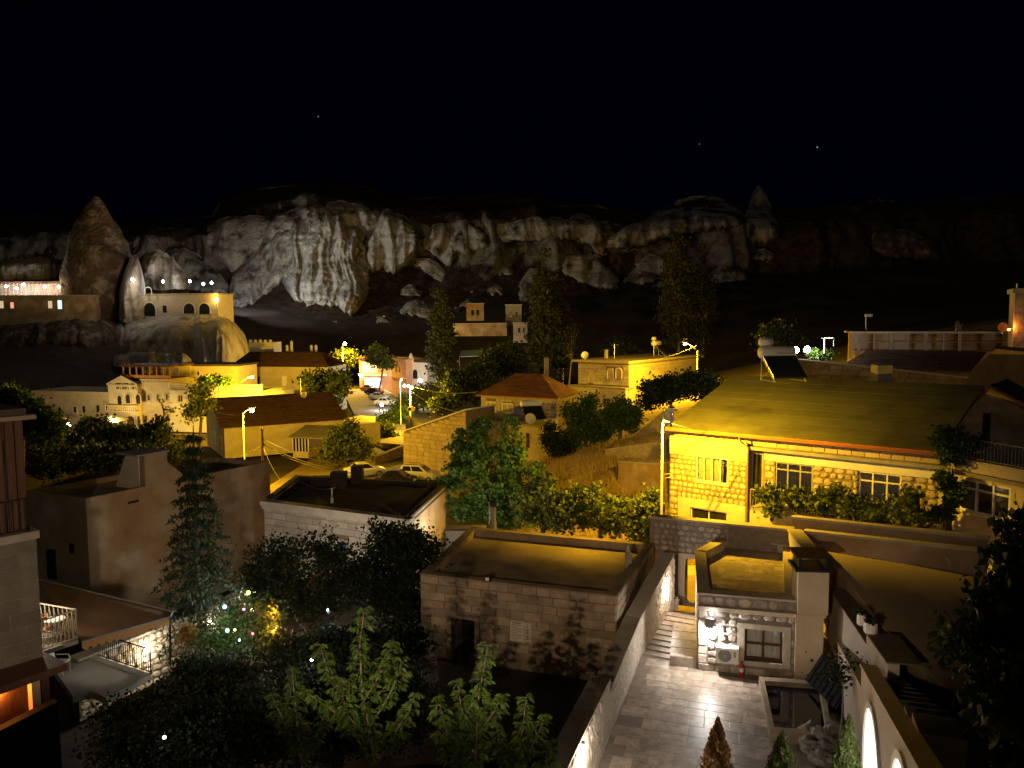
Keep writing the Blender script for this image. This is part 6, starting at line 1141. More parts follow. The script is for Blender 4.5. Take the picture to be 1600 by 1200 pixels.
# pots, basin, panel, sacks, plants
for i, (x, y, D, r_) in enumerate(((1346, 972, 23.4, .14), (1360, 985, 22.6, .2))):
    p = P(x, y + 4, D); t = thing('plant_pot', ('slim white plant pot on the terrace edge', 'larger white plant pot nearer the black void')[i], 'pot', p, 'white pots on the terrace edge'); MB().lathe(p, [(r_ * .85, 0), (r_, .05), (r_, .34), (r_ * .86, .345), (r_ * .84, .28)], 14).build('pot', WHITEP, t, smooth=False); v, f = leaf_quads(np.array(p) + np.array([0, 0, .38]) + nrng.normal(size=(80, 3)) * [.1, .1, .04], .09); npmesh('leaves', v, f, LEAFD, t); MB().lathe(p + Vector((0, 0, .24)), [(r_ * .84, 0), (r_ * .84, .05)], 12).build('soil', EARTH, t)
bq = [G(1186, 1057, .35), G(1286, 1064, .35), G(1302, 1150, .35), G(1203, 1143, .35)]; t = thing('water_basin', 'stone-rimmed dark water basin in the courtyard corner', 'basin', D2(bq[3])); cen = sum(bq, Vector()) / 4
rm = MB()
for a, b in zip(bq, bq[1:] + bq[:1]): ia, ib = a.lerp(cen, .16), b.lerp(cen, .16); z0 = Vector((0, 0, -.35)); rm.add([a, b, ib, ia, a + z0, b + z0, ib + z0, ia + z0], [(0, 1, 2, 3), (0, 4, 5, 1), (2, 6, 7, 3)])
rm.build('rim', STONE, t); MB().prism([p.lerp(cen, .15) + Vector((0, 0, -.27)) for p in bq], (0, 0, .1)).build('water', mat('black_water', (.006, .007, .008), rough=.06, spec=.5), t)
q0, q1 = G(1258, 1062, .36), G(1306, 1108, .36); up = P(1284, 1022, 26.2) - q0; t = thing('slatted_panel', 'black slatted cover leaning up beside the water basin', 'panel', q0); MB().add([q0, q1, q1 + up, q0 + up, q0 + Vector((.05, 0, .02)), q1 + Vector((.05, 0, .02)), q1 + up + Vector((.05, 0, .02)), q0 + up + Vector((.05, 0, .02))], [(0, 1, 2, 3), (7, 6, 5, 4), (0, 4, 5, 1), (1, 5, 6, 2), (2, 6, 7, 3), (3, 7, 4, 0)]).build('board', TARP, t)
nn = (q1 - q0).cross(up).normalized(); nn = nn if nn.y < 0 else -nn
for i in range(7): a = q0 + (q1 - q0) * (.04 + .14 * i); MB().box(a + nn * .002, (q1 - q0) * .07, up * .98, nn * .03).build('slat', TARP, t)
def sack(label, p, L, W2, H, yaw, seed):
    o = MB(); n, m_ = 30, 19; c, s = math.cos(yaw), math.sin(yaw)
    for j in range(m_):
        v = -1 + 2 * j / (m_ - 1)
        for i in range(n):
            a = 2 * math.pi * i / n; r = max(.25 if j == m_ - 1 else .12, (1 - abs(v) ** 3.2)); x = v * L; y = math.cos(a) * W2 * r; z = H * (.5 + .5 * math.sin(a) * r); k = 1 + .3 * noise.noise(Vector((x * 4 + seed, y * 4, z * 4))) - .35 * abs(noise.noise(Vector((x * 7 + seed, y * 7, z * 7 + 3)))) + .1 * noise.noise(Vector((x * 20 + seed, y * 20, z * 20))); y *= k; z *= k
            o.v.append(Vector((p[0] + x * c - y * s, p[1] + x * s + y * c, p[2] + z)))
    for j in range(m_ - 1):
        for i in range(n): o.f.append((j * n + i, j * n + (i + 1) % n, (j + 1) * n + (i + 1) % n, (j + 1) * n + i))
    o.f += [tuple(range(n)), tuple((m_ - 1) * n + i for i in range(n - 1, -1, -1))]
    return tag(o.build('sack', mat('sack_cloth', (.26, .235, .2), (.4, .37, .33), 5, .9, .8, 10), loc=p, smooth=True), label, 'sack', 'sacks heaped by the basin')
for i, (x, y, yw, L, z) in enumerate(((1262, 1150, .6, .42, 0), (1263, 1176, 1.3, .4, 0), (1290, 1180, .3, .45, .05), (1287, 1196, -.3, .46, 0), (1300, 1158, .9, .4, .15), (1283, 1168, 2.2, .34, .25))): sack(('pale sack slumped at the basin rim', 'upright tied sack at the front of the heap', 'flat sack in the middle of the heap', 'long sack lying nearest the thuja', 'sack behind the heap against the wall', 'small sack thrown on top of the heap')[i], G(x, y, 0.0) + Vector((0, 0, z)), L, .27, .42, yw, i * 3)
def thuja(label, px, D, ytop, m, r0):
    tp = P(px, ytop, D); base = Vector((tp.x, tp.y, 0)); H = tp.z; n = 7000; t = nrng.random(n) ** .75; an = nrng.uniform(0, 6.28, n); r = r0 * np.minimum(1, (1 - t) * 2.3) ** .8 * (.35 + .65 * nrng.random(n) ** .4) * (1 + .25 * np.sin(an * 5 + t * 30)); th = thing('thuja', label, 'conifer', base, 'young thujas in the courtyard')
    c = np.stack([base.x + r * np.cos(an), base.y + r * np.sin(an), .2 + t * (H - .2)], 1); v, f = leaf_quads(c, .085, -1.6, .26); npmesh('crown', v, f, m, th); MB().tube([base, base + Vector((0, 0, H * .9))], [.04, .01], 6).build('trunk', BARK, th); MB().lathe(base, [(.22, 0), (.28, .3), (.3, .32), (.27, .33)], 12).build('pot', CONC, th); return th
thuja('dried orange-brown thuja in the middle of the courtyard', 1122, 18.6, 1122, THUJB, .36); thuja('green thuja in front of the sacks', 1223, 18.8, 1143, THUJG, .34); thuja('green thuja beside the lit arch', 1327, 18.4, 1118, THUJG, .3)
b = G(1306, 1180, 0); tree('olive_sapling', 'thin olive sapling growing beside the basin', b, [((b.x - .15, b.y, 2.5), (.45, .4, .45)), ((b.x + .25, b.y, 2.9), (.3, .3, .35))], 420, .1, .22, LEAFD, BARKP, .025, cat='sapling', limbs=16, per=12, shell=.2)
# ------------------------------------------------------------------ courtyard left wall and tube lamps
Fw1 = Face(f0, f1, 0); Fw2 = Face(f1, f2, 0); lw = thing('courtyard_wall', 'long rough stone courtyard wall with flat coping and stepped top', 'wall', f0); RGH = mat('combed_stone', (.4, .345, .27), (.58, .51, .42), 2.2, .92, 1.0, 5, stretch=(2.2, 2.2, .7)); segs = []
def rough_face(Fx, ua, va, ub, vb_, m, par):      # the hacked stone surface
    n, k = max(4, int((ub - ua) / .09)), 38; mb = MB()
    for i in range(n + 1):
        s = i / n; u = ua + (ub - ua) * s; top = va + (vb_ - va) * s
        for j in range(k + 1):
            v = -.1 + (top + .1 - .002) * j / k; p = Fx.pt(u, v); e = 0 if j == k else 1
            mb.v.append(Fx.pt(u, v, .005 + e * (.035 + .05 * noise.noise(Vector((p.x * 4 + p.y * 3, u * 2.2, v * 5))) + .03 * noise.noise(Vector((u * 11, v * 11, 3))))))
    for i in range(n):
        for j in range(k): a = i * (k + 1) + j; mb.f.append((a, a + k + 1, a + k + 2, a + 1))
    return mb.build('stone_facing', m, par)
a0, b0 = Fw1.uv(887, 1200), Fw1.uv(952, 1062); k = (b0[1] - a0[1]) / (b0[0] - a0[0]); segs.append((Fw1, -7, a0[1] - 7 * k, b0[0], b0[1])); a1, b1 = Fw1.uv(957, 1068), (Fw1.w, Fw1.uv(985, 998)[1]); b1 = (Fw1.w, Fw1.uv(999, 970)[1] if False else a1[1] + 0.0); segs.append((Fw1, b0[0], a1[1], Fw1.w, a1[1] + (Fw2.uv(1004, 962)[1] - a1[1]))); segs.append((Fw2, 0, Fw2.uv(1004, 962)[1], Fw2.w, Fw2.uv(1048, 872)[1]))
for Fx, ua, va, ub, vb_ in segs:
    MB().prism([Fx.pt(ua, -.6), Fx.pt(ub, -.6), Fx.pt(ub, vb_), Fx.pt(ua, va)], Fx.N * -.42).build('wall', RGH, lw); rough_face(Fx, ua, va, ub, vb_, RGH, lw); n_ = max(1, int((ub - ua) / 1.1)); L_ = ub - ua
    for i in range(n_):
        s0, s1 = i / n_, (i + 1) / n_; q = [Fx.pt(ua + L_ * s0 + .006, va + (vb_ - va) * s0 + .002, .04), Fx.pt(ua + L_ * s1 - .006, va + (vb_ - va) * s1 + .002, .04)]; MB().prism([q[0], q[1], q[1] + Vector((0, 0, .06)), q[0] + Vector((0, 0, .06))], Fx.N * -.62).build('coping_slab', COPE, lw)
    MB().fb(Fx, ua, ub, .012, .16, .001, .05).build('skirting', STONEP, lw)
for i, (Fx, x, y0, y1) in enumerate(((Fw1, 911, 1162, 1215), (Fw2, 1042, 902, 937))):
    u, v0 = Fx.uv(x, y1, .12); v1 = Fx.uv(x, y0, .12)[1]; p = Fx.pt(u, v0, .14); t = thing('tube_lamp', ('upright tube lamp on the near stretch of the courtyard wall', 'upright tube lamp beside the iron gate')[i], 'lamp', p, 'tube lamps on the courtyard wall'); MB().tube([p, Fx.pt(u, v1, .12)], .045, 8).build('tube', emit('tube_glow', (1, .95, .88), 14), t); [MB().lathe(e_, [(.06, 0), (.05, .05)], 8).build('end_cap', STEEL, t) for e_ in (p - Vector((0, 0, .05)), Fx.pt(u, v1, .12))]; MB().tube([Fx.pt(u, v0 + .05, .0), Fx.pt(u, v0 + .05, .12)], .02, 5).build('bracket', STEEL, t)
    light(t, Fx.pt(u, (v0 + v1) / 2, .3), (170, 90)[i], (1, .84, .68), .15)
# ================================================================== square stone outbuilding in the garden
zt = P(657, 897, 31.0).z; q = [G(657, 897, zt), G(963, 932, zt), G(1021, 850, zt), G(735, 824, zt)]; zg = -.9
Ff, Fs = Face(q[0], q[1], zg), Face(q[1], q[2], zg); hh = zt - zg; ob = thing('stone_outbuilding', 'square flat-roofed cut stone outbuilding with a dark doorway', 'building', D2(q[0]) + Vector((0, 0, zg)))
do = Ff.rect(706, 967, 742, 1050); do = (do[0], do[1], 0, do[3]); w1 = wall_mesh(MB(), Ff, 0, Ff.w, 0, hh, [do], -.35, 0).build('wall', MORTARD, ob); w2 = MB().fb(Fs, .0, Fs.w, 0, hh, -.35, -.001).build('wall', MORTARD, ob)
Fb_, Fl_ = Face(q[2], q[3], zg), Face(q[3], q[0], zg); MB().fb(Fb_, 0, Fb_.w, 0, hh, -.35, 0).fb(Fl_, 0, Fl_.w - .35, 0, hh, -.35, 0).build('rear_wall', MUD, ob)
blocks(Ff, 0, Ff.w, 0, hh - .02, .345, .42, 1.05, w1, STONE, ops=[(do[0] - .22, do[1] + .22, 0, do[3] + .16)], d0=0, depth=.035, gap=.022, dj=.5); blocks(Fs, 0.04, Fs.w, 0, hh - .02, .345, .42, .95, w2, STONE, d0=0, depth=.035, gap=.022, dj=.5)
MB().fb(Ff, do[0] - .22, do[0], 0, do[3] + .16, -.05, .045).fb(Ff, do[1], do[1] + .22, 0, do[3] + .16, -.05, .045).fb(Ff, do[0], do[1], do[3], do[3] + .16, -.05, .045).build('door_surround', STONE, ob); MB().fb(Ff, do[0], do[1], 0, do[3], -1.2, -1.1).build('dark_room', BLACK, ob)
zr_ = zt - .32; MB().prism([Vector((p.x, p.y, zr_ - .15)) for p in q], (0, 0, .15)).build('roof', ROOFE, ob)
cp = MB()
for Fx in (Ff, Fs, Fb_, Fl_): cp.fb(Fx, .36 if Fx in (Ff, Fb_) else 0, Fx.w - (.36 if Fx in (Ff, Fb_) else 0), hh + .002, hh + .03, -.36, .02)
cp.build('parapet_top', ROOFE, ob)
c = G(770, 832, zr_); MB().lathe(c, [(.19, 0), (.19, .5), (.2, .52), (.2, .58), (.17, .6), (.17, 1.35)], 12).build('flue', CONC, ob); MB().lathe(c + Vector((0, 0, 1.35)), [(.19, 0), (.2, .25), (.15, .27)], 12).build('flue_cap', IRON, ob)
c = G(982, 892, zr_); MB().cbox(c, .24, .24, .85).build('vent', CONC, ob); MB().lathe(c + Vector((0, 0, .85)), [(.1, 0), (.06, .2), (.02, .3)], 8).build('vent_cap', STEEL, ob)
u, v = Ff.uv(761, 905, .1); MB().fb(Ff, u - .12, u + .12, hh + .03, hh + .25, -.1, .08).build('floodlight_housing', BLACK, ob); MB().fb(Ff, u - .08, u + .08, hh + .07, hh + .2, .081, .09).build('floodlight_glass', WHITEP, ob)
bx = G(715, 838, zt - .3); t = thing('stone_gatepost', 'low square stone block behind the outbuilding corner', 'wall', D2(bx)); a, b = G(697, 832, zt - .2), G(758, 832, zt - .2); Fx = Face(a, b, zg); MB().fb(Fx, 0, Fx.w, 0, zt - .2 - zg, -1.0, 0).build('wall', STONEP, t); MB().fb(Fx, -.05, Fx.w, zt - .2 - zg, zt - .1 - zg, -1.05, .05).build('coping', COPE, t)
# pool rules board on its front
bd = Ff.rect(797, 972, 830, 1003, .05); t = thing('notice_board', 'white notice board with lines of rules and pictograms on the outbuilding', 'sign', Ff.pt(bd[0], bd[2], .05)); MB().fb(Ff, bd[0], bd[1], bd[2], bd[3], .05, .065).build('board', mat('notice_white', (.55, .5, .42), rough=.6), t); um = bd[0] + (bd[1] - bd[0]) * .66; ln = MB()
for k in range(9):
    vv = bd[3] - (bd[3] - bd[2]) * (.06 + .1 * k); 
    if k == 0: ln.fb(Ff, bd[0] + .12, um - .12, vv - .02, vv + .015, .066, .069); continue
    ln.fb(Ff, bd[0] + .03, bd[0] + .06, vv - .018, vv + .012, .066, .069)
    x = bd[0] + .09
    while x < um - .06 - .1 * (k % 3): L = rng.uniform(.02, .07); ln.fb(Ff, x, x + L, vv - .014, vv + .008, .066, .069); x += L + .014
ln.fb(Ff, um - .006, um + .004, bd[2] + .02, bd[3] - .02, .066, .069); ln.build('text_lines', mat('ink', (.09, .06, .045), rough=.8), t); pg_ = MB(); cx = (um + bd[1]) / 2; rr_ = (bd[1] - um) * .36
for k, vv in enumerate((.83, .5, .2)):
    cy = bd[2] + (bd[3] - bd[2]) * vv
    if k == 0: pg_.tube([Ff.pt(cx - rr_, cy - rr_ * .8, .068), Ff.pt(cx + rr_, cy - rr_ * .8, .068), Ff.pt(cx, cy + rr_, .068), Ff.pt(cx - rr_, cy - rr_ * .8, .068)], .008, 4); pg_.fb(Ff, cx - .012, cx + .012, cy - .05, cy + .04, .066, .07)
    else: pg_.tube([Ff.pt(cx + rr_ * math.cos(a_ * .3927), cy + rr_ * math.sin(a_ * .3927), .068) for a_ in range(17)], .008, 4); pg_.fb(Ff, cx - rr_ * .6, cx + rr_ * .6, cy - .02, cy + .02, .066, .07); pg_.lathe(Ff.pt(cx, cy + .05, .066), [(.025, 0), (.02, .005)], 8, (Ff.U, Ff.V, Ff.N))
    pg_.fb(Ff, cx - rr_, cx + rr_, cy - rr_ - .05, cy - rr_ - .03, .066, .069)
pg_.build('pictograms', mat('ink', (.09, .06, .045)), t)
# sun loungers
def lounger(label, p, yaw):
    th = thing('sun_lounger', label, 'sun lounger', p, 'plastic sun loungers in the garden'); th.rotation_euler = (0, 0, yaw); LM = mat('lounger_plastic', (.4, .39, .37), rough=.5)
    def bb(mb, n, m_=LM): me = bpy.data.meshes.new(n); me.from_pydata([tuple(x) for x in mb.v], [], mb.f); me.update(); return link(n, me, m_, th)
    f = MB().box((-.33, -.7, .3), (.05, 0, 0), (0, 1.35, 0), (0, 0, .06)).box((.28, -.7, .3), (.05, 0, 0), (0, 1.35, 0), (0, 0, .06)); bb(f, 'frame')
    for i in range(8): bb(MB().box((-.28, -.68 + .16 * i, .33), (.56, 0, 0), (0, .12, 0), (0, 0, .025)), 'slat')
    for i in range(7): y, z = .64 + .07 * i, .36 + .1 * i; bb(MB().prism([(-.3, y, z), (.3, y, z), (.3, y + .055, z + .08), (-.3, y + .055, z + .08)], (0, .03, -.02)), 'slat')
    for x in (-.3, .28):
        for y in (-.6, .55): bb(MB().box((x, y, 0), (.05, 0, 0), (0, .06, 0), (0, 0, .3)), 'leg')
    return th
lounger('grey plastic sun lounger left of the outbuilding doorway', G(672, 1068, zg), R(8)); lounger('second sun lounger half hidden right of the doorway', G(752, 1066, zg), R(-6))
struct(MB().prism([G(560, 1040, zg - .06), G(1000, 1010, zg - .06), G(960, 1180, zg - .06), G(620, 1200, zg - .06)], (0, 0, .06)).build('garden_ground', mat('garden_soil', (.05, .045, .03), (.09, .075, .05), 1.4, .95, .5, 6)))
# ------------------------------------------------------------------ stone house with the dark roof
zt = P(412, 783, 43).z; q = [G(412, 783, zt), G(640, 812, zt), G(700, 757, zt), G(462, 745, zt)]; zg2 = -2.6; Ff, Fs = Face(q[0], q[1], zg2), Face(q[1], q[2], zg2); hh = zt - zg2; sh = thing('stone_house', 'pale cut stone house with a black felt roof behind the dark trees', 'house', D2(q[0]) + Vector((0, 0, zg2)))
wo_ = Ff.rect(523, 846, 542, 890); w2_ = Ff.rect(578, 852, 592, 890); w1 = wall_mesh(MB(), Ff, 0, Ff.w, 0, hh, [wo_, w2_], -.4, 0).build('wall', MORTAR, sh); blocks(Ff, 0, Ff.w, hh - 4.2, hh - .42, .36, .5, .95, w1, STONEP, ops=[(x[0] - .14, x[1] + .14, x[2] - .1, x[3] + .14) for x in (wo_, w2_)], d0=0, depth=.03, gap=.018)
MB().fb(Fs, 0, Fs.w, 0, hh, -.4, -.002).build('side_wall', MUD, sh); MB().fb(Face(q[3], q[0], zg2), 0, Face(q[3], q[0], zg2).w - .4, 0, hh, -.4, 0).build('side_wall', MUD, sh); MB().fb(Ff, -.06, Ff.w + .05, hh - .42, hh - .22, -.3, .12).fb(Ff, -.1, Ff.w + .08, hh - .22, hh + .05, -.35, .2).build('cornice', STONEP, sh)
for r in (wo_, w2_): MB().fb(Ff, r[0] - .14, r[0], r[2] - .1, r[3] + .14, -.05, .05).fb(Ff, r[1], r[1] + .14, r[2] - .1, r[3] + .14, -.05, .05).fb(Ff, r[0], r[1], r[3], r[3] + .14, -.05, .05).build('window_surround', STONEP, sh); window(sh, Ff, r, -.15, PVC, GLB, cols=1, vsplit=.75)
MB().prism([Vector((p.x, p.y, zt - .25)) for p in q], (0, 0, .15)).build('roof', ROOFD, sh); rb_ = MB()
for a, b in ((q[3], q[0]), (q[2], q[3]), (q[1], q[2])): f_ = Face(a, b, zt - .1); rb_.fb(f_, 0, f_.w - .4, 0, .22, -.35, -.01)
rb_.build('roof_kerb', ROOFD, sh); c = G(530, 762, zt - .1); MB().prism([c + Vector((-.45, -.4, 0)), c + Vector((.45, -.4, 0)), c + Vector((.45, .4, 0)), c + Vector((-.45, .4, 0))], (0, 0, 1.0)).cbox(c + Vector((-1.2, .8, 0)), 1.4, .7, .55).cbox(c + Vector((.9, 1.2, 0)), .7, .7, 1.15).build('chimney', ROOFD, sh)
c = G(519, 786, zt - .1); MB().lathe(c, [(.09, 0), (.09, .3), (.04, .31), (.04, .85)], 8).build('vent_pipe', WHITEP, sh)
cable('cable looping over the black felt roof', G(470, 752, zt + .4), G(525, 762, zt + .8), .25)
# ------------------------------------------------------------------ mud plaster house
zt = 4.2; c0, c1, c2 = G(38, 768, zt), G(134, 779, zt), G(421, 721, zt); c3 = c2 + (c0 - c1); zg3 = -3.2; Fl, Fr2 = Face(c0, c1, zg3), Face(c1, c2, zg3); hh = zt - zg3; mh = thing('plaster_house', 'old brown mud-plastered house with a wedge chimney beside the spruce', 'house', D2(c1) + Vector((0, 0, zg3)))
MB().prism([Vector((p.x, p.y, zg3)) for p in (c0, c1, c2, c3)], (0, 0, hh - .3)).build('wall', MUD, mh); pm = MB()
for a, b in ((c0, c1), (c1, c2), (c2, c3), (c3, c0)): f_ = Face(a, b, zt - .3); pm.fb(f_, .25, f_.w, 0, .3, -.25, 0)
pm.build('parapet', MUD, mh); MB().prism([Vector((p.x, p.y, zt - .29)) for p in (c0.lerp(c2, .03), c1.lerp(c3, .03), c2.lerp(c0, .03), c3.lerp(c1, .03))], (0, 0, .03)).build('roof', ROOFE, mh)
ua, ub, um, ue = Fr2.uv(228, 762)[0], Fr2.uv(256, 740)[0], Fr2.uv(262, 730)[0], Fr2.uv(293, 748)[0]; vt = Fr2.uv(256, 707)[1]; vm = Fr2.uv(258, 722)[1]
MB().prism([Fr2.pt(ua, hh, -.02), Fr2.pt(ue, hh, -.02), Fr2.pt(um, vm, -.02), Fr2.pt(um, vt, -.02), Fr2.pt(ua, vt, -.02)], Fr2.N * -.5).build('chimney', MUD, mh)
w0 = Fr2.pt(ua, hh - .28, -.5); MB().add([w0 + Fr2.U * -.05, w0 - Fr2.N * 2.2 + Fr2.U * -.05, w0 - Fr2.N * 1.2 + Fr2.V * (vt - hh + .1) - Fr2.U * .05, w0 + Fr2.V * (vt - hh + .28) - Fr2.U * .05, w0 + Fr2.U * .9, w0 - Fr2.N * 2.2 + Fr2.U * .9, w0 - Fr2.N * 1.2 + Fr2.V * (vt - hh + .1) + Fr2.U * .9, w0 + Fr2.V * (vt - hh + .28) + Fr2.U * .9], [(0, 3, 2, 1), (4, 5, 6, 7), (0, 4, 7, 3), (1, 2, 6, 5), (2, 3, 7, 6)]).build('chimney_buttress', PLAS, mh); MB().fb(Fr2, ua - .5, um + .1, vt, vt + .1, -1.8, .1).build('chimney_slab', CONC, mh)
u, v = Fl.uv(112, 855); MB().lathe(Fl.pt(u, v, .0), [(.2, -.02), (.2, .02), (.1, .025)], 8, (Fl.U, Fl.V, Fl.N)).build('wall_hole', BLACK, mh); MB().fb(Fl, u - .16, u + .16, v - .35, v + .2, -.02, .02).build('niche', BLACK, mh)
window(mh, Fl, Fl.rect(74, 858, 88, 905), .0, WOODD, BLACK, cols=1, sill=False, name='shutter'); MB().fb(Fr2, 2.2, 2.8, hh - .75, hh - .62, -.01, .03).build('vent_slot', BLACK, mh)
garden_wall('low roof parapet wall glimpsed behind the mud-plastered house', 160, 260, 757, 728, 768, 62, 66, MUD)
# ------------------------------------------------------------------ wooden bay tower at the frame side
Ft = Face(P(-120, 900, 19.2), P(60, 900, 21.2), -2); tw = thing('bay_tower', 'stone tower with a dark wooden bay window and iron balcony', 'building', Ft.pt(Ft.w, 0)); v0 = Ft.uv(58, 828)[1]; wl_ = MB().fb(Ft, 0, Ft.w, 0, v0, -6, 0).build('wall', MORTARD, tw); blocks(Ft, 0, Ft.w - .0, Ft.uv(30, 1075)[1], v0 - .22, .42, .5, .95, wl_, mat('grey_tower_stone', (.11, .1, .088), (.17, .155, .135), 2, .9, .5, 8, rnd=.15), d0=0, depth=.03, gap=.02); MB().fb(Ft, 0, Ft.w + .06, v0 - .22, v0, -6, .1).build('cornice', CONC, tw)
v1 = Ft.uv(30, 655)[1]; ub = Ft.uv(41, 740)[0]; MB().fb(Ft, 0, ub - .1, v0, v1, -4, -.3).build('bay', WOODD, tw); MB().fb(Ft, 0, Ft.w + .08, v1, v1 + .12, -5, .3).build('eaves', mat('grey_eaves', (.22, .17, .13), rough=.8), tw); MB().fb(Ft, 0, Ft.w - .1, v1 + .12, v1 + .3, -5, .1).build('roof', ROOFD, tw)
for x in (-30, 3, 22, 37): u = Ft.uv(x, 740)[0]; MB().fb(Ft, u - .1, u + .1, v0, v1, -.3, -.2).build('post', WOODD, tw)
for x0, x1 in ((-26, 0), (5, 18)): r = Ft.rect(x0, 690, x1, 800); MB().fb(Ft, r[0], r[1], v0 + .4, Ft.uv(10, 690)[1], -.29, -.26).build('pane', GLD, tw)
railing(tw, [Ft.pt(0, v0, .05), Ft.pt(Ft.w - .25, v0, .05)], .95, IRON, .16, .014)
# balcony with folding chairs beneath it
zb_ = G(90, 1015, 1.0).z; ba, bb_, bc = G(62, 1019, 2.45), G(121, 998, 2.45), G(58, 986, 2.45); t = thing('iron_balcony', 'small lit balcony with crossed iron railing under the tower', 'balcony', ba); bdq = bc
bd_ = ba + (bc - bb_) ; MB().prism([ba + Vector((-.6, .1, -.15)), ba + Vector((0, -.05, -.15)), bb_ + Vector((.05, -.03, -.15)), bc + Vector((0, .05, -.15)), bc + Vector((-.8, .3, -.15))], (0, 0, .14)).build('slab', CONC, t); rm_ = MB(); z1 = Vector((0, 0, 1.0))
for a, b in ((ba, bb_), (bb_, bc)):
    rm_.tube([a + z1, b + z1], .03, 5); rm_.tube([a + z1 * .06, b + z1 * .06], .025, 4); n_ = 9
    for i in range(n_ + 1): p = a.lerp(b, i / n_); rm_.tube([p, p + z1], .022 if i in (0, n_) else .012, 4)
    for i in range(n_): p, p2 = a.lerp(b, i / n_), a.lerp(b, (i + 1) / n_); rm_.tube([p + z1 * .1, p2 + z1 * .95], .01, 4)
rm_.build('railing', mat('cream_iron', (.5, .45, .36), rough=.5), t)
def fchair(label, p, yaw):
    th = thing('folding_chair', label, 'chair', p, 'folding chairs on the iron balcony'); th.rotation_euler = (0, 0, yaw)
    def bb(mb, n): me = bpy.data.meshes.new(n); me.from_pydata([tuple(x) for x in mb.v], [], mb.f); me.update(); return link(n, me, WOODO, th)
    for x in (-.2, .2): bb(MB().tube([(x, -.25, 0), (x, .22, .85)], .018, 5), 'leg'); bb(MB().tube([(x * .9, .25, 0), (x * .9, -.2, .46)], .018, 5), 'leg')
    for i in range(5): bb(MB().box((-.2, -.2 + .085 * i, .45), (.4, 0, 0), (0, .06, 0), (0, 0, .018)), 'slat')
    for i in range(3): bb(MB().box((-.2, .12 + .04 * i, .62 + .08 * i), (.4, 0, 0), (0, .018, 0), (0, 0, .05)), 'backrest_slat')
    return th
cb0 = ba.lerp(bc, .5); fchair('folding wooden chair by the balcony wall', cb0 + Vector((.25, .0, 0)), R(60)); fchair('folding wooden chair at the balcony corner', cb0.lerp(bb_, .72), R(-80)); tb = cb0.lerp(bb_, .45); t2 = thing('folding_table', 'small white table between the folding chairs', 'table', tb); MB().lathe(tb + Vector((0, 0, .7)), [(.3, 0), (.32, .01), (.32, .03), (.1, .031)], 16).build('table_top', WHITEP, t2); MB().tube([tb + Vector((-.2, 0, 0)), tb + Vector((.2, 0, .7))], .018, 5).tube([tb + Vector((.2, 0, 0)), tb + Vector((-.2, 0, .7))], .018, 5).build('legs', WOODO, t2)
lp = ba.lerp(bc, .3) + Vector((-.35, .1, 1.9)); t2 = thing('assumed_balcony_lamp', 'unseen lamp assumed behind the tower corner to light the small iron balcony', 'lamp', lp); MB().lathe(lp, [(.05, 0), (.12, .05), (.12, .1)], 10).build('shade', E_WHT, t2); light(t2, lp - Vector((0, 0, .25)), 85, (1, .8, .5), .1)  # no lamp shows here; one is assumed to light the balcony
# awning
a0, a1, a2, a3 = P(58, 905, 30.5), P(270, 956, 29.4), P(266, 964, 28.2), P(128, 1003, 25.2); t = thing('awning', 'flat brown fabric awning with orange scalloped valance', 'awning', D2(a2)); slab4(MB(), a3, a2, a1, a0, Vector((0, 0, .04))).build('canopy', mat('awning_fabric', (.17, .1, .05), (.22, .13, .07), 2, .9), t); vm_ = MB(); n_ = 64
for i in range(n_ + 1):
    p = a3.lerp(a2, i / n_); dz = .2 + .13 * abs(math.sin(i / n_ * math.pi * 12)); vm_.v += [p + Vector((0, 0, -.02)), p - Vector((0, 0, dz))]
vm_.f = [(2 * i, 2 * i + 2, 2 * i + 3, 2 * i + 1) for i in range(n_)]; vm_.build('valance', mat('orange_valance', (.55, .3, .12), rough=.9, trans=.3), t); MB().tube([a1, a2, a3], .035, 6).tube([a1, a0], .035, 6).build('frame', STEEL, t); pb = P(266, 1040, 28.2); MB().tube([a2, pb], .04, 6).build('post', IRON, t)
# lower terrace slab with white chair
sp = [G(128, 1018, 0), G(236, 1053, 0), G(166, 1090, 0), G(142, 1080, 0), G(114, 1088, 0), G(80, 1040, 0)]; struct(MB().prism([p + Vector((0, 0, -.25)) for p in sp], (0, 0, .25)).build('lower_terrace', mat('pale_concrete', (.34, .33, .29), (.42, .41, .36), 1, .85, .2, 6))); t = thing('terrace_railing', 'dark iron railing along the lower terrace under the awning', 'railing', sp[0]); railing(t, [sp[0], sp[1]], .95, IRON, .13, .014)
wc = G(95, 1052, .0); t = thing('plastic_chair', 'white plastic chair on the edge of the lower terrace', 'chair', wc); PL = mat('chair_plastic', (.62, .62, .55), rough=.4); MB().box(wc + Vector((-.25, -.25, .42)), (.5, 0, 0), (0, .5, 0), (0, 0, .03)).build('seat', PL, t)
bk_ = MB()
for i in range(9): a_ = -1.2 + .3 * i; bk_.v += [wc + Vector((-.28 - .02 * math.cos(a_), .22 * math.sin(a_), .45)), wc + Vector((-.36 - .05 * math.cos(a_), .26 * math.sin(a_), .82 + .08 * math.cos(a_)))]
bk_.f = [(2 * i, 2 * i + 2, 2 * i + 3, 2 * i + 1) for i in range(8)]; bk_.build('backrest', PL, t)
for x in (-.22, .22):
    for y in (-.22, .22): MB().tube([wc + Vector((x, y, 0)), wc + Vector((x * .95, y * .95, .43))], .02, 5).build('leg', PL, t)
for y in (-.26, .26): MB().tube([wc + Vector((-.28, y, .62)), wc + Vector((.18, y, .62)), wc + Vector((.22, y, .43))], .02, 5).build('armrest', PL, t)
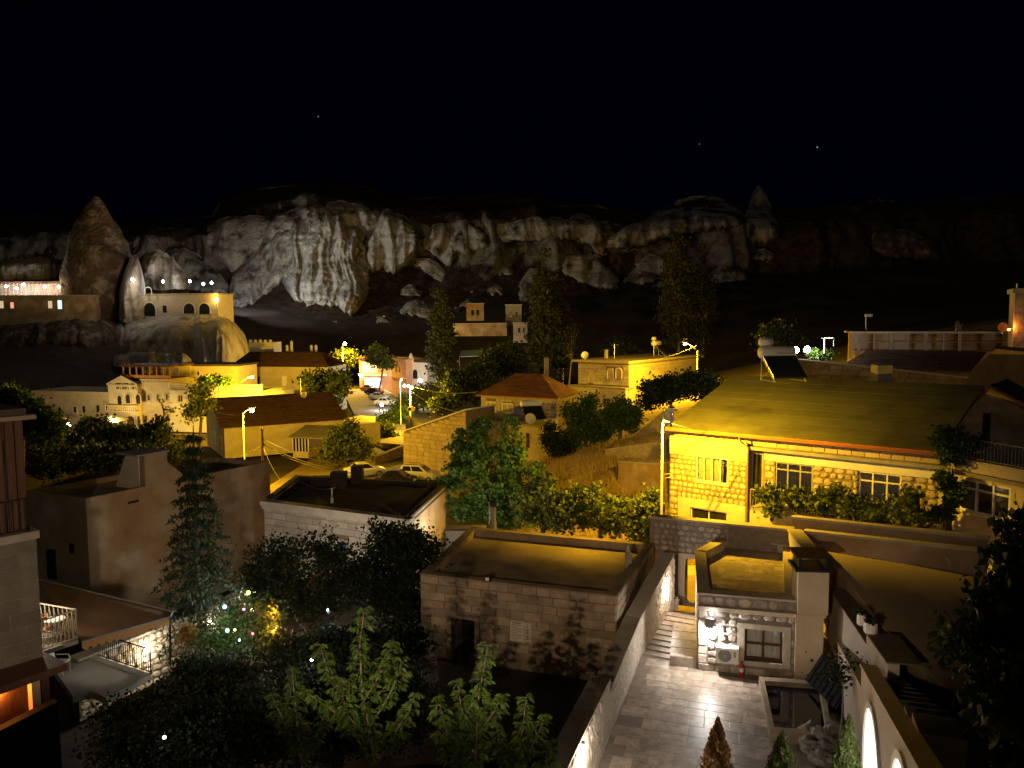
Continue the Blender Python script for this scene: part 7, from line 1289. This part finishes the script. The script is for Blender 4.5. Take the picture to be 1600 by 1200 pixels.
# lit rubble retaining wall
ra_, rb2 = G(120, 1034, .05), G(392, 926, .05); Fx = Face(ra_, rb2, -2.35); rw = thing('retaining_wall', 'rubble garden wall washed by two white wall lamps', 'wall', Fx.pt(0, 0)); wl_ = MB().fb(Fx, 0, Fx.w, 0, 2.4, -.45, 0).build('wall', MORTAR, rw); blocks(Fx, 0, Fx.w, .1, 2.36, .27, .24, .5, wl_, RUBBLE, 'rubble', 'stone', d0=0, depth=.055, gap=.05, chj=.2); n_ = 8
for i in range(n_): MB().fb(Fx, Fx.w * i / n_ + .008, Fx.w * (i + 1) / n_ - .008, 2.402, 2.5, -.52, .1).build('coping_slab', COPE, rw)
for i, (x, y) in enumerate(((229, 1016), (326, 974))):
    u, v = Fx.uv(x, y, .15); p = Fx.pt(u, v, .15); t = thing('wall_lamp', ('white bulkhead lamp behind the railing on the rubble garden wall', 'white bulkhead lamp beside the shrubs on the rubble garden wall')[i], 'lamp', p, 'bulkhead lamps on the garden wall'); MB().lathe(p, [(.09, -.05), (.13, .0), (.13, .05), (.05, .1)], 10, (Fx.U, Fx.V, Fx.N)).build('globe', emit('bulkhead', (1, .95, .85), 40), t); MB().lathe(p - Fx.N * .15, [(.1, 0), (.1, .1)], 10, (Fx.U, Fx.V, Fx.N)).build('base', IRON, t); light(t, p + Fx.N * .3, 75, (1, .9, .72), .1)
# coloured lanterns in the trees, and one lamp added for a white reflection
for x, y, c, nm, lb in ((351, 948, (.1, .45, 1), 'blue', 'blue lantern hanging highest by the garden wall end'), (355, 985, (.02, .7, .25), 'green', 'green lantern low among the shrub leaves'), (388, 926, (.75, .8, .05), 'lime', 'yellow-green lantern hanging under the spruce'), (367, 984, (.8, .75, .1), 'yellow', 'yellow lantern beside the green one'), (381, 952, (.8, .1, .6), 'magenta', 'magenta lantern in the bright leaves'), (395, 990, (1, .05, .1), 'red', 'tiny red lantern low in the shrub'), (428, 951, (1, .3, .03), 'orange', 'upper orange lantern inside the dark tree'), (432, 980, (1, .35, .05), 'amber', 'lower orange lantern inside the dark tree'), (374, 1000, (.3, .5, 1), 'pale_blue', 'pale blue lantern near the shrub foot'), (512, 953, (.5, .9, .9), 'aqua', 'small aqua light deep in the dark tree'), (487, 1031, (1, .95, .98), 'white', 'white garden light beyond the sapling'), (257, 1152, (1, .9, .8), 'added_glint', 'small lamp added for a white reflection low in the dark shrubs')):
    D = {'white': 20, 'added_glint': 17, 'orange': 28.6, 'amber': 28.6, 'aqua': 28.5}.get(nm, 27.3); p = P(x, y, D); t = thing('lantern', lb, 'lantern', p, 'coloured garden lanterns'); r_ = .07 if nm in ('blue', 'green', 'lime') else .04
    MB().lathe(p, [(r_ * .3, -r_), (r_ * .8, -r_ * .6), (r_, 0), (r_ * .75, r_ * .6), (r_ * .3, r_)], 10).build('globe', emit('lantern_' + nm, c, 9), t, smooth=True); MB().tube([p + Vector((0, 0, r_)), p + Vector((.01, 0, r_ + .1))], .008, 4).build('hook', IRON, t); light(t, p + Vector((0, -.3, 0)), 110 if nm in ('orange', 'amber') else 16, c, .1)
# orange alcove under the tower
Fo = Face(P(-60, 1150, 19.0), P(66, 1118, 20.6), -1.6); t = thing('orange_alcove', 'arched stone alcove glowing orange beneath the tower', 'alcove', Fo.pt(Fo.w / 2, 0)); vt = Fo.uv(30, 1062)[1]; MB().fb(Fo, 0, Fo.w, 0, vt, -1.4, -1.2).build('back_wall', PLAS, t); MB().fb(Fo, Fo.w - .1, Fo.w + .12, 0, vt, -1.4, -.3).build('side_wall', MUD, t); pk = Fo.uv(0, 1142, .3), Fo.uv(64, 1110, .3); MB().prism([Fo.pt(-1, -3, .3), Fo.pt(Fo.w + .3, -3, .3), Fo.pt(Fo.w + .3, pk[1][1] + .06, .3), Fo.pt(-1, pk[0][1] - .2, .3)], Fo.N * -.3).build('parapet', TARP, t); MB().fb(Fo, 0, Fo.w + .5, vt, vt + .2, -1.4, .5).build('ceiling', WOODD, t)
ar_ = Fo.rect(19, 1090, 58, 1140, -1.2); arch_window(t, Fo, (ar_[0], ar_[1], ar_[2] - .4, ar_[3]), -1.2, STONEP, PLAS, .12, .1, name='arched_niche'); MB().fb(Fo, 0, Fo.w - .1, 0, .2, -1.2, .3).build('floor', CONC, t); bp_ = Fo.pt(Fo.w * .55, vt - .25, -.6); MB().lathe(bp_, [(.05, 0), (.08, .06), (.05, .14)], 8).build('bulb', E_ORA, t); light(t, bp_ - Vector((0, 0, .2)), 170, ORA, .1)
MB().fb(Ft, 0, Ft.w + .1, .35, Ft.uv(30, 1062)[1], -5.9, .05).build('beam', WOODD, tw)
post_lamp('assumed white garden lamp shining through the dark tree leaves', P(398, 1000, 31.5), 1.3, 420, (1, .92, .85), E_WHT, .13, None, 'assumed_garden_lamp')  # source of the white patch is hidden; lamp assumed among the leaves
post_lamp('assumed white lamp low under the bright green tree, hidden behind the outbuilding', P(716, 862, 41), 1.2, 380, (1, .96, .75), E_WHT, .12, None, 'assumed_garden_lamp')  # unseen lamp added to light the lower side of the tree
post_lamp('assumed white garden lamp in front of the pale stone house', P(470, 985, 35), 1.5, 330, (1, .82, .62), E_WHT, .13, None, 'assumed_garden_lamp')  # assumed lamp, put in to brighten the pale house wall
# ------------------------------------------------------------------ trees close by
b = P(312, 958, 33); conifer('spruce_tree', 'dark drooping spruce in front of the mud-plastered house', Vector((b.x, b.y, -2.6)), P(310, 664, 33).z + 2.6, 2.6, n=170, droop=.42, needle=.14, dens=110)
T('courtyard_tree', 'bright green leafy tree behind the stone outbuilding', 768, 47, [(718, 720, 20, 48), (752, 700, 26, 55), (795, 715, 26, 55), (770, 770, 62, 45), (728, 795, 36, 26), (800, 800, 44, 28), (835, 745, 16, 30), (700, 760, 16, 30)], n=15000, size=.23, cr=.22, m=LEAFB, per=40, shell=.15)
T('field_bush', 'yellow-lit leafy bush between the outbuilding and the dry field', 935, 42, [(880, 800, 32, 30), (920, 790, 34, 34), (960, 805, 36, 30), (1005, 815, 28, 34), (860, 780, 16, 22), (1018, 790, 14, 30)], n=17000, size=.2, cr=.26, m=LEAFY, cat='shrub', shell=.15, per=30); T('field_bush', 'yellow bush overflowing right of the bright green tree', 835, 44, [(830, 790, 26, 30), (850, 760, 18, 20), (860, 810, 20, 20)], n=7000, size=.2, cr=.26, m=LEAFY, cat='shrub', shell=.15)
T('wall_creeper', 'creeper hanging by the galvanised lamp foot', 1030, 37, [(1024, 830, 12, 26), (1030, 860, 8, 22)], n=1800, size=.15, cr=.18, m=LEAF, cat='vine', tr=.04)
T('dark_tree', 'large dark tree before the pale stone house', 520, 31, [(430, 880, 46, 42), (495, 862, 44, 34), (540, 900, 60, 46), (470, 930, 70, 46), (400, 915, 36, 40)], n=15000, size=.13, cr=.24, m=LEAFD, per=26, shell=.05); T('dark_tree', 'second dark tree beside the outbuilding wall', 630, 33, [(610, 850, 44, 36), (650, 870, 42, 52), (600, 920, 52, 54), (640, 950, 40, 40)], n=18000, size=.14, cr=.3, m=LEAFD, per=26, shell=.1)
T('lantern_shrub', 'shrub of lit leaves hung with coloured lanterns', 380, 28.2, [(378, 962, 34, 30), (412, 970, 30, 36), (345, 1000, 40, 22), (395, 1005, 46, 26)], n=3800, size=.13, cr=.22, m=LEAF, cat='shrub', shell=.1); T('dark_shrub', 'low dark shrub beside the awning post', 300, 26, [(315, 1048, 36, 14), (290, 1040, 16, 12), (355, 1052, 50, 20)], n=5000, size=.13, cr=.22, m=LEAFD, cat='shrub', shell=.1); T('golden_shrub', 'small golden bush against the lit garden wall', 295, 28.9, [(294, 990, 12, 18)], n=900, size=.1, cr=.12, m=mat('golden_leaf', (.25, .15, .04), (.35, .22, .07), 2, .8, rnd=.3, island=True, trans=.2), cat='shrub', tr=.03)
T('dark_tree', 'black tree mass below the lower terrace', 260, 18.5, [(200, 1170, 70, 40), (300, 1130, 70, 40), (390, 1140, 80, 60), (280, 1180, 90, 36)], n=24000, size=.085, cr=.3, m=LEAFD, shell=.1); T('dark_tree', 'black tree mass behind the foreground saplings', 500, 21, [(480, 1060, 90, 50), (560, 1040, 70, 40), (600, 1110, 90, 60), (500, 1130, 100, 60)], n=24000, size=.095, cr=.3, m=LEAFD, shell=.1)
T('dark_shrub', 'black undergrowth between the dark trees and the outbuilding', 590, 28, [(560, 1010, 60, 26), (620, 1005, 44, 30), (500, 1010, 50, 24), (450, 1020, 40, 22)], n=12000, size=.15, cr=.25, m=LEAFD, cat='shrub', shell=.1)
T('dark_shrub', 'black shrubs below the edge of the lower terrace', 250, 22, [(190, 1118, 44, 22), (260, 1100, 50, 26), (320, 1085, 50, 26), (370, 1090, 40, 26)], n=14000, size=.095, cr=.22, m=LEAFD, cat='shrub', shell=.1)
T('walnut_tree', 'dark walnut tree silhouetted over the terrace roof', 1620, 14.5, [(1595, 812, 26, 26), (1592, 868, 30, 40), (1575, 940, 44, 26), (1510, 982, 50, 16), (1610, 950, 50, 60), (1580, 1012, 110, 22), (1630, 900, 50, 80)], n=11000, size=.19, cr=.22, m=LEAFD, per=22, shell=.1, droop=.6, wid=.3); T('dark_tree', 'black foliage filling the corner below the terrace roof', 1560, 12.5, [(1610, 1080, 90, 50), (1640, 1140, 100, 70)], n=8000, size=.17, cr=.25, m=LEAFD, shell=.1)
def stem(l, D): return [P(x, y, D + dd) for x, y, dd in l]
sapling('maple_sapling', 'tall fresh green sapling in the middle of the foreground', [stem([(592, 1290, 0), (582, 1170, 0), (566, 1080, 0), (562, 1010, 0), (569, 952, 0)], 13.4), stem([(566, 1110, 0), (536, 1085, .1), (512, 1048, .2), (500, 1008, .3)], 13.4), stem([(566, 1100, 0), (590, 1060, -.2), (606, 1030, -.3), (614, 1004, -.3)], 13.4), stem([(575, 1140, 0), (606, 1090, .2), (622, 1055, .3), (628, 1028, .4)], 13.4), stem([(580, 1160, 0), (545, 1120, -.3), (535, 1088, -.4), (540, 1066, -.5)], 13.4), stem([(585, 1190, 0), (520, 1110, .3), (490, 1090, .4), (478, 1080, .4)], 13.4), stem([(585, 1200, 0), (620, 1140, -.3), (640, 1110, -.4), (650, 1084, -.4)], 13.4)], LEAFB, 'foreground saplings', leaf=.17)
sapling('maple_sapling', 'dim sapling leaning away at the garden light', [stem([(478, 1290, 0), (470, 1190, 0), (462, 1110, 0), (456, 1046, 0)], 14.6), stem([(470, 1180, 0), (440, 1120, .1), (424, 1086, .1)], 14.6), stem([(470, 1190, 0), (500, 1140, -.2), (508, 1110, -.2)], 14.6)], LEAF, 'foreground saplings', leaf=.17)
sapling('maple_sapling', 'green sapling in front of the outbuilding doorway', [stem([(742, 1290, 0), (743, 1180, 0), (748, 1090, 0), (762, 1010, 0)], 13.0), stem([(744, 1170, 0), (722, 1110, .1), (714, 1066, .2)], 13.0), stem([(744, 1150, 0), (770, 1115, -.2), (784, 1088, -.3)], 13.0), stem([(742, 1200, 0), (700, 1150, -.3), (684, 1090, -.4)], 13.0), stem([(742, 1220, 0), (706, 1180, -.6), (690, 1148, -.7)], 13.0)], LEAFB, 'foreground saplings', leaf=.17)
sapling('maple_sapling', 'bushy sapling against the courtyard wall coping', [stem([(800, 1290, 0), (806, 1200, 0), (818, 1130, 0), (822, 1090, 0)], 12.4), stem([(806, 1210, 0), (834, 1160, .1), (852, 1120, .1)], 12.4), stem([(806, 1220, 0), (780, 1170, -.2), (776, 1130, -.2)], 12.4), stem([(806, 1240, 0), (850, 1200, -.2), (864, 1160, -.2)], 12.4)], LEAFB, 'foreground saplings', leaf=.17)
# ------------------------------------------------------------------ the hotel the picture is taken from, and an assumed floodlight on its terrace
hb = thing('host_building', 'pale hotel facade and terrace edge behind the viewpoint', 'building', (0, -1, 0)); MB().cbox((-2, -5.35, -3), 16, 11.3, 13.6).build('terrace', PLASW, hb); MB().cbox((-2, .18, 10.6), 16, .24, .6).build('parapet', PLASW, hb); MB().cbox((-2, -9, 11.2), 16, 3, 6).build('facade', PLASW, hb)  # out of view; parapet height chosen to cut the floodlight's lower beam
fl = Vector((-3.2, -1.7, 12.0)); t = thing('assumed_floodlight', 'assumed unseen garden floodlight on the terrace of the viewpoint hotel', 'floodlight', fl); MB().cbox(fl - Vector((0, .1, .1)), .3, .14, .2).tube([fl - Vector((0, .1, .1)), fl - Vector((0, .1, .8))], .03, 6).build('housing', BLACK, t); MB().cbox(fl + Vector((0, -.025, -.07)), .24, .01, .14).build('lens', E_WHT, t); light(t, fl + Vector((0, .05, 0)), 6800, (1, .70, .42), .06, spot=76, aim=Vector((-4, 29, 2.2)), blend=.5)  # assumed lamp out of view, added to light outbuilding and saplings

# ------------------------------------------------------------------ aerials and loose wires over the town
for i, (x, y, D, h_) in enumerate(((880, 604, 90, 2.2), (300, 728, 60, 1.8), (960, 560, 108, 2.0), (470, 612, 92, 1.6))):
    p = P(x, y, D); t = thing('roof_aerial', ('television aerial on the hip roof house', 'television aerial behind the wedge chimney', 'television aerial on the stone box house', 'television aerial over the broad tiled roof')[i], 'aerial', p, 'television aerials'); mb = MB().tube([p - Vector((0, 0, .4)), p + Vector((0, 0, h_))], .022, 5).tube([p + Vector((-.5, 0, h_ - .1)), p + Vector((.6, .1, h_ - .1))], .012, 4)
    for k in range(6): mb.tube([p + Vector((-.45 + .18 * k, -.22 + .02 * k, h_ - .1)), p + Vector((-.45 + .18 * k, .22 - .02 * k, h_ - .1))], .009, 4)
    mb.build('mast', STEEL, t)
for lb, a, b, sg in (('long wire from the tall bare lamp pole to the hip roof house', P(627, 596, 119), P(748, 612, 88), .8), ('wire from the mirror lamp pole to the block house', P(643, 612, 111), P(727, 646, 79), .5), ('wire from the stone box house to its street lamp', P(985, 566, 104), P(1089, 540, 96), .5), ('wire from the corner lamp to the green roof eave', P(1033, 655, 40), P(1120, 672, 44), .2), ('wire from the lamp over the dark tiled roof toward the hotel', P(382, 650, 74), P(268, 604, 114), 1.0)): cable(lb, a, b, sg, .02)
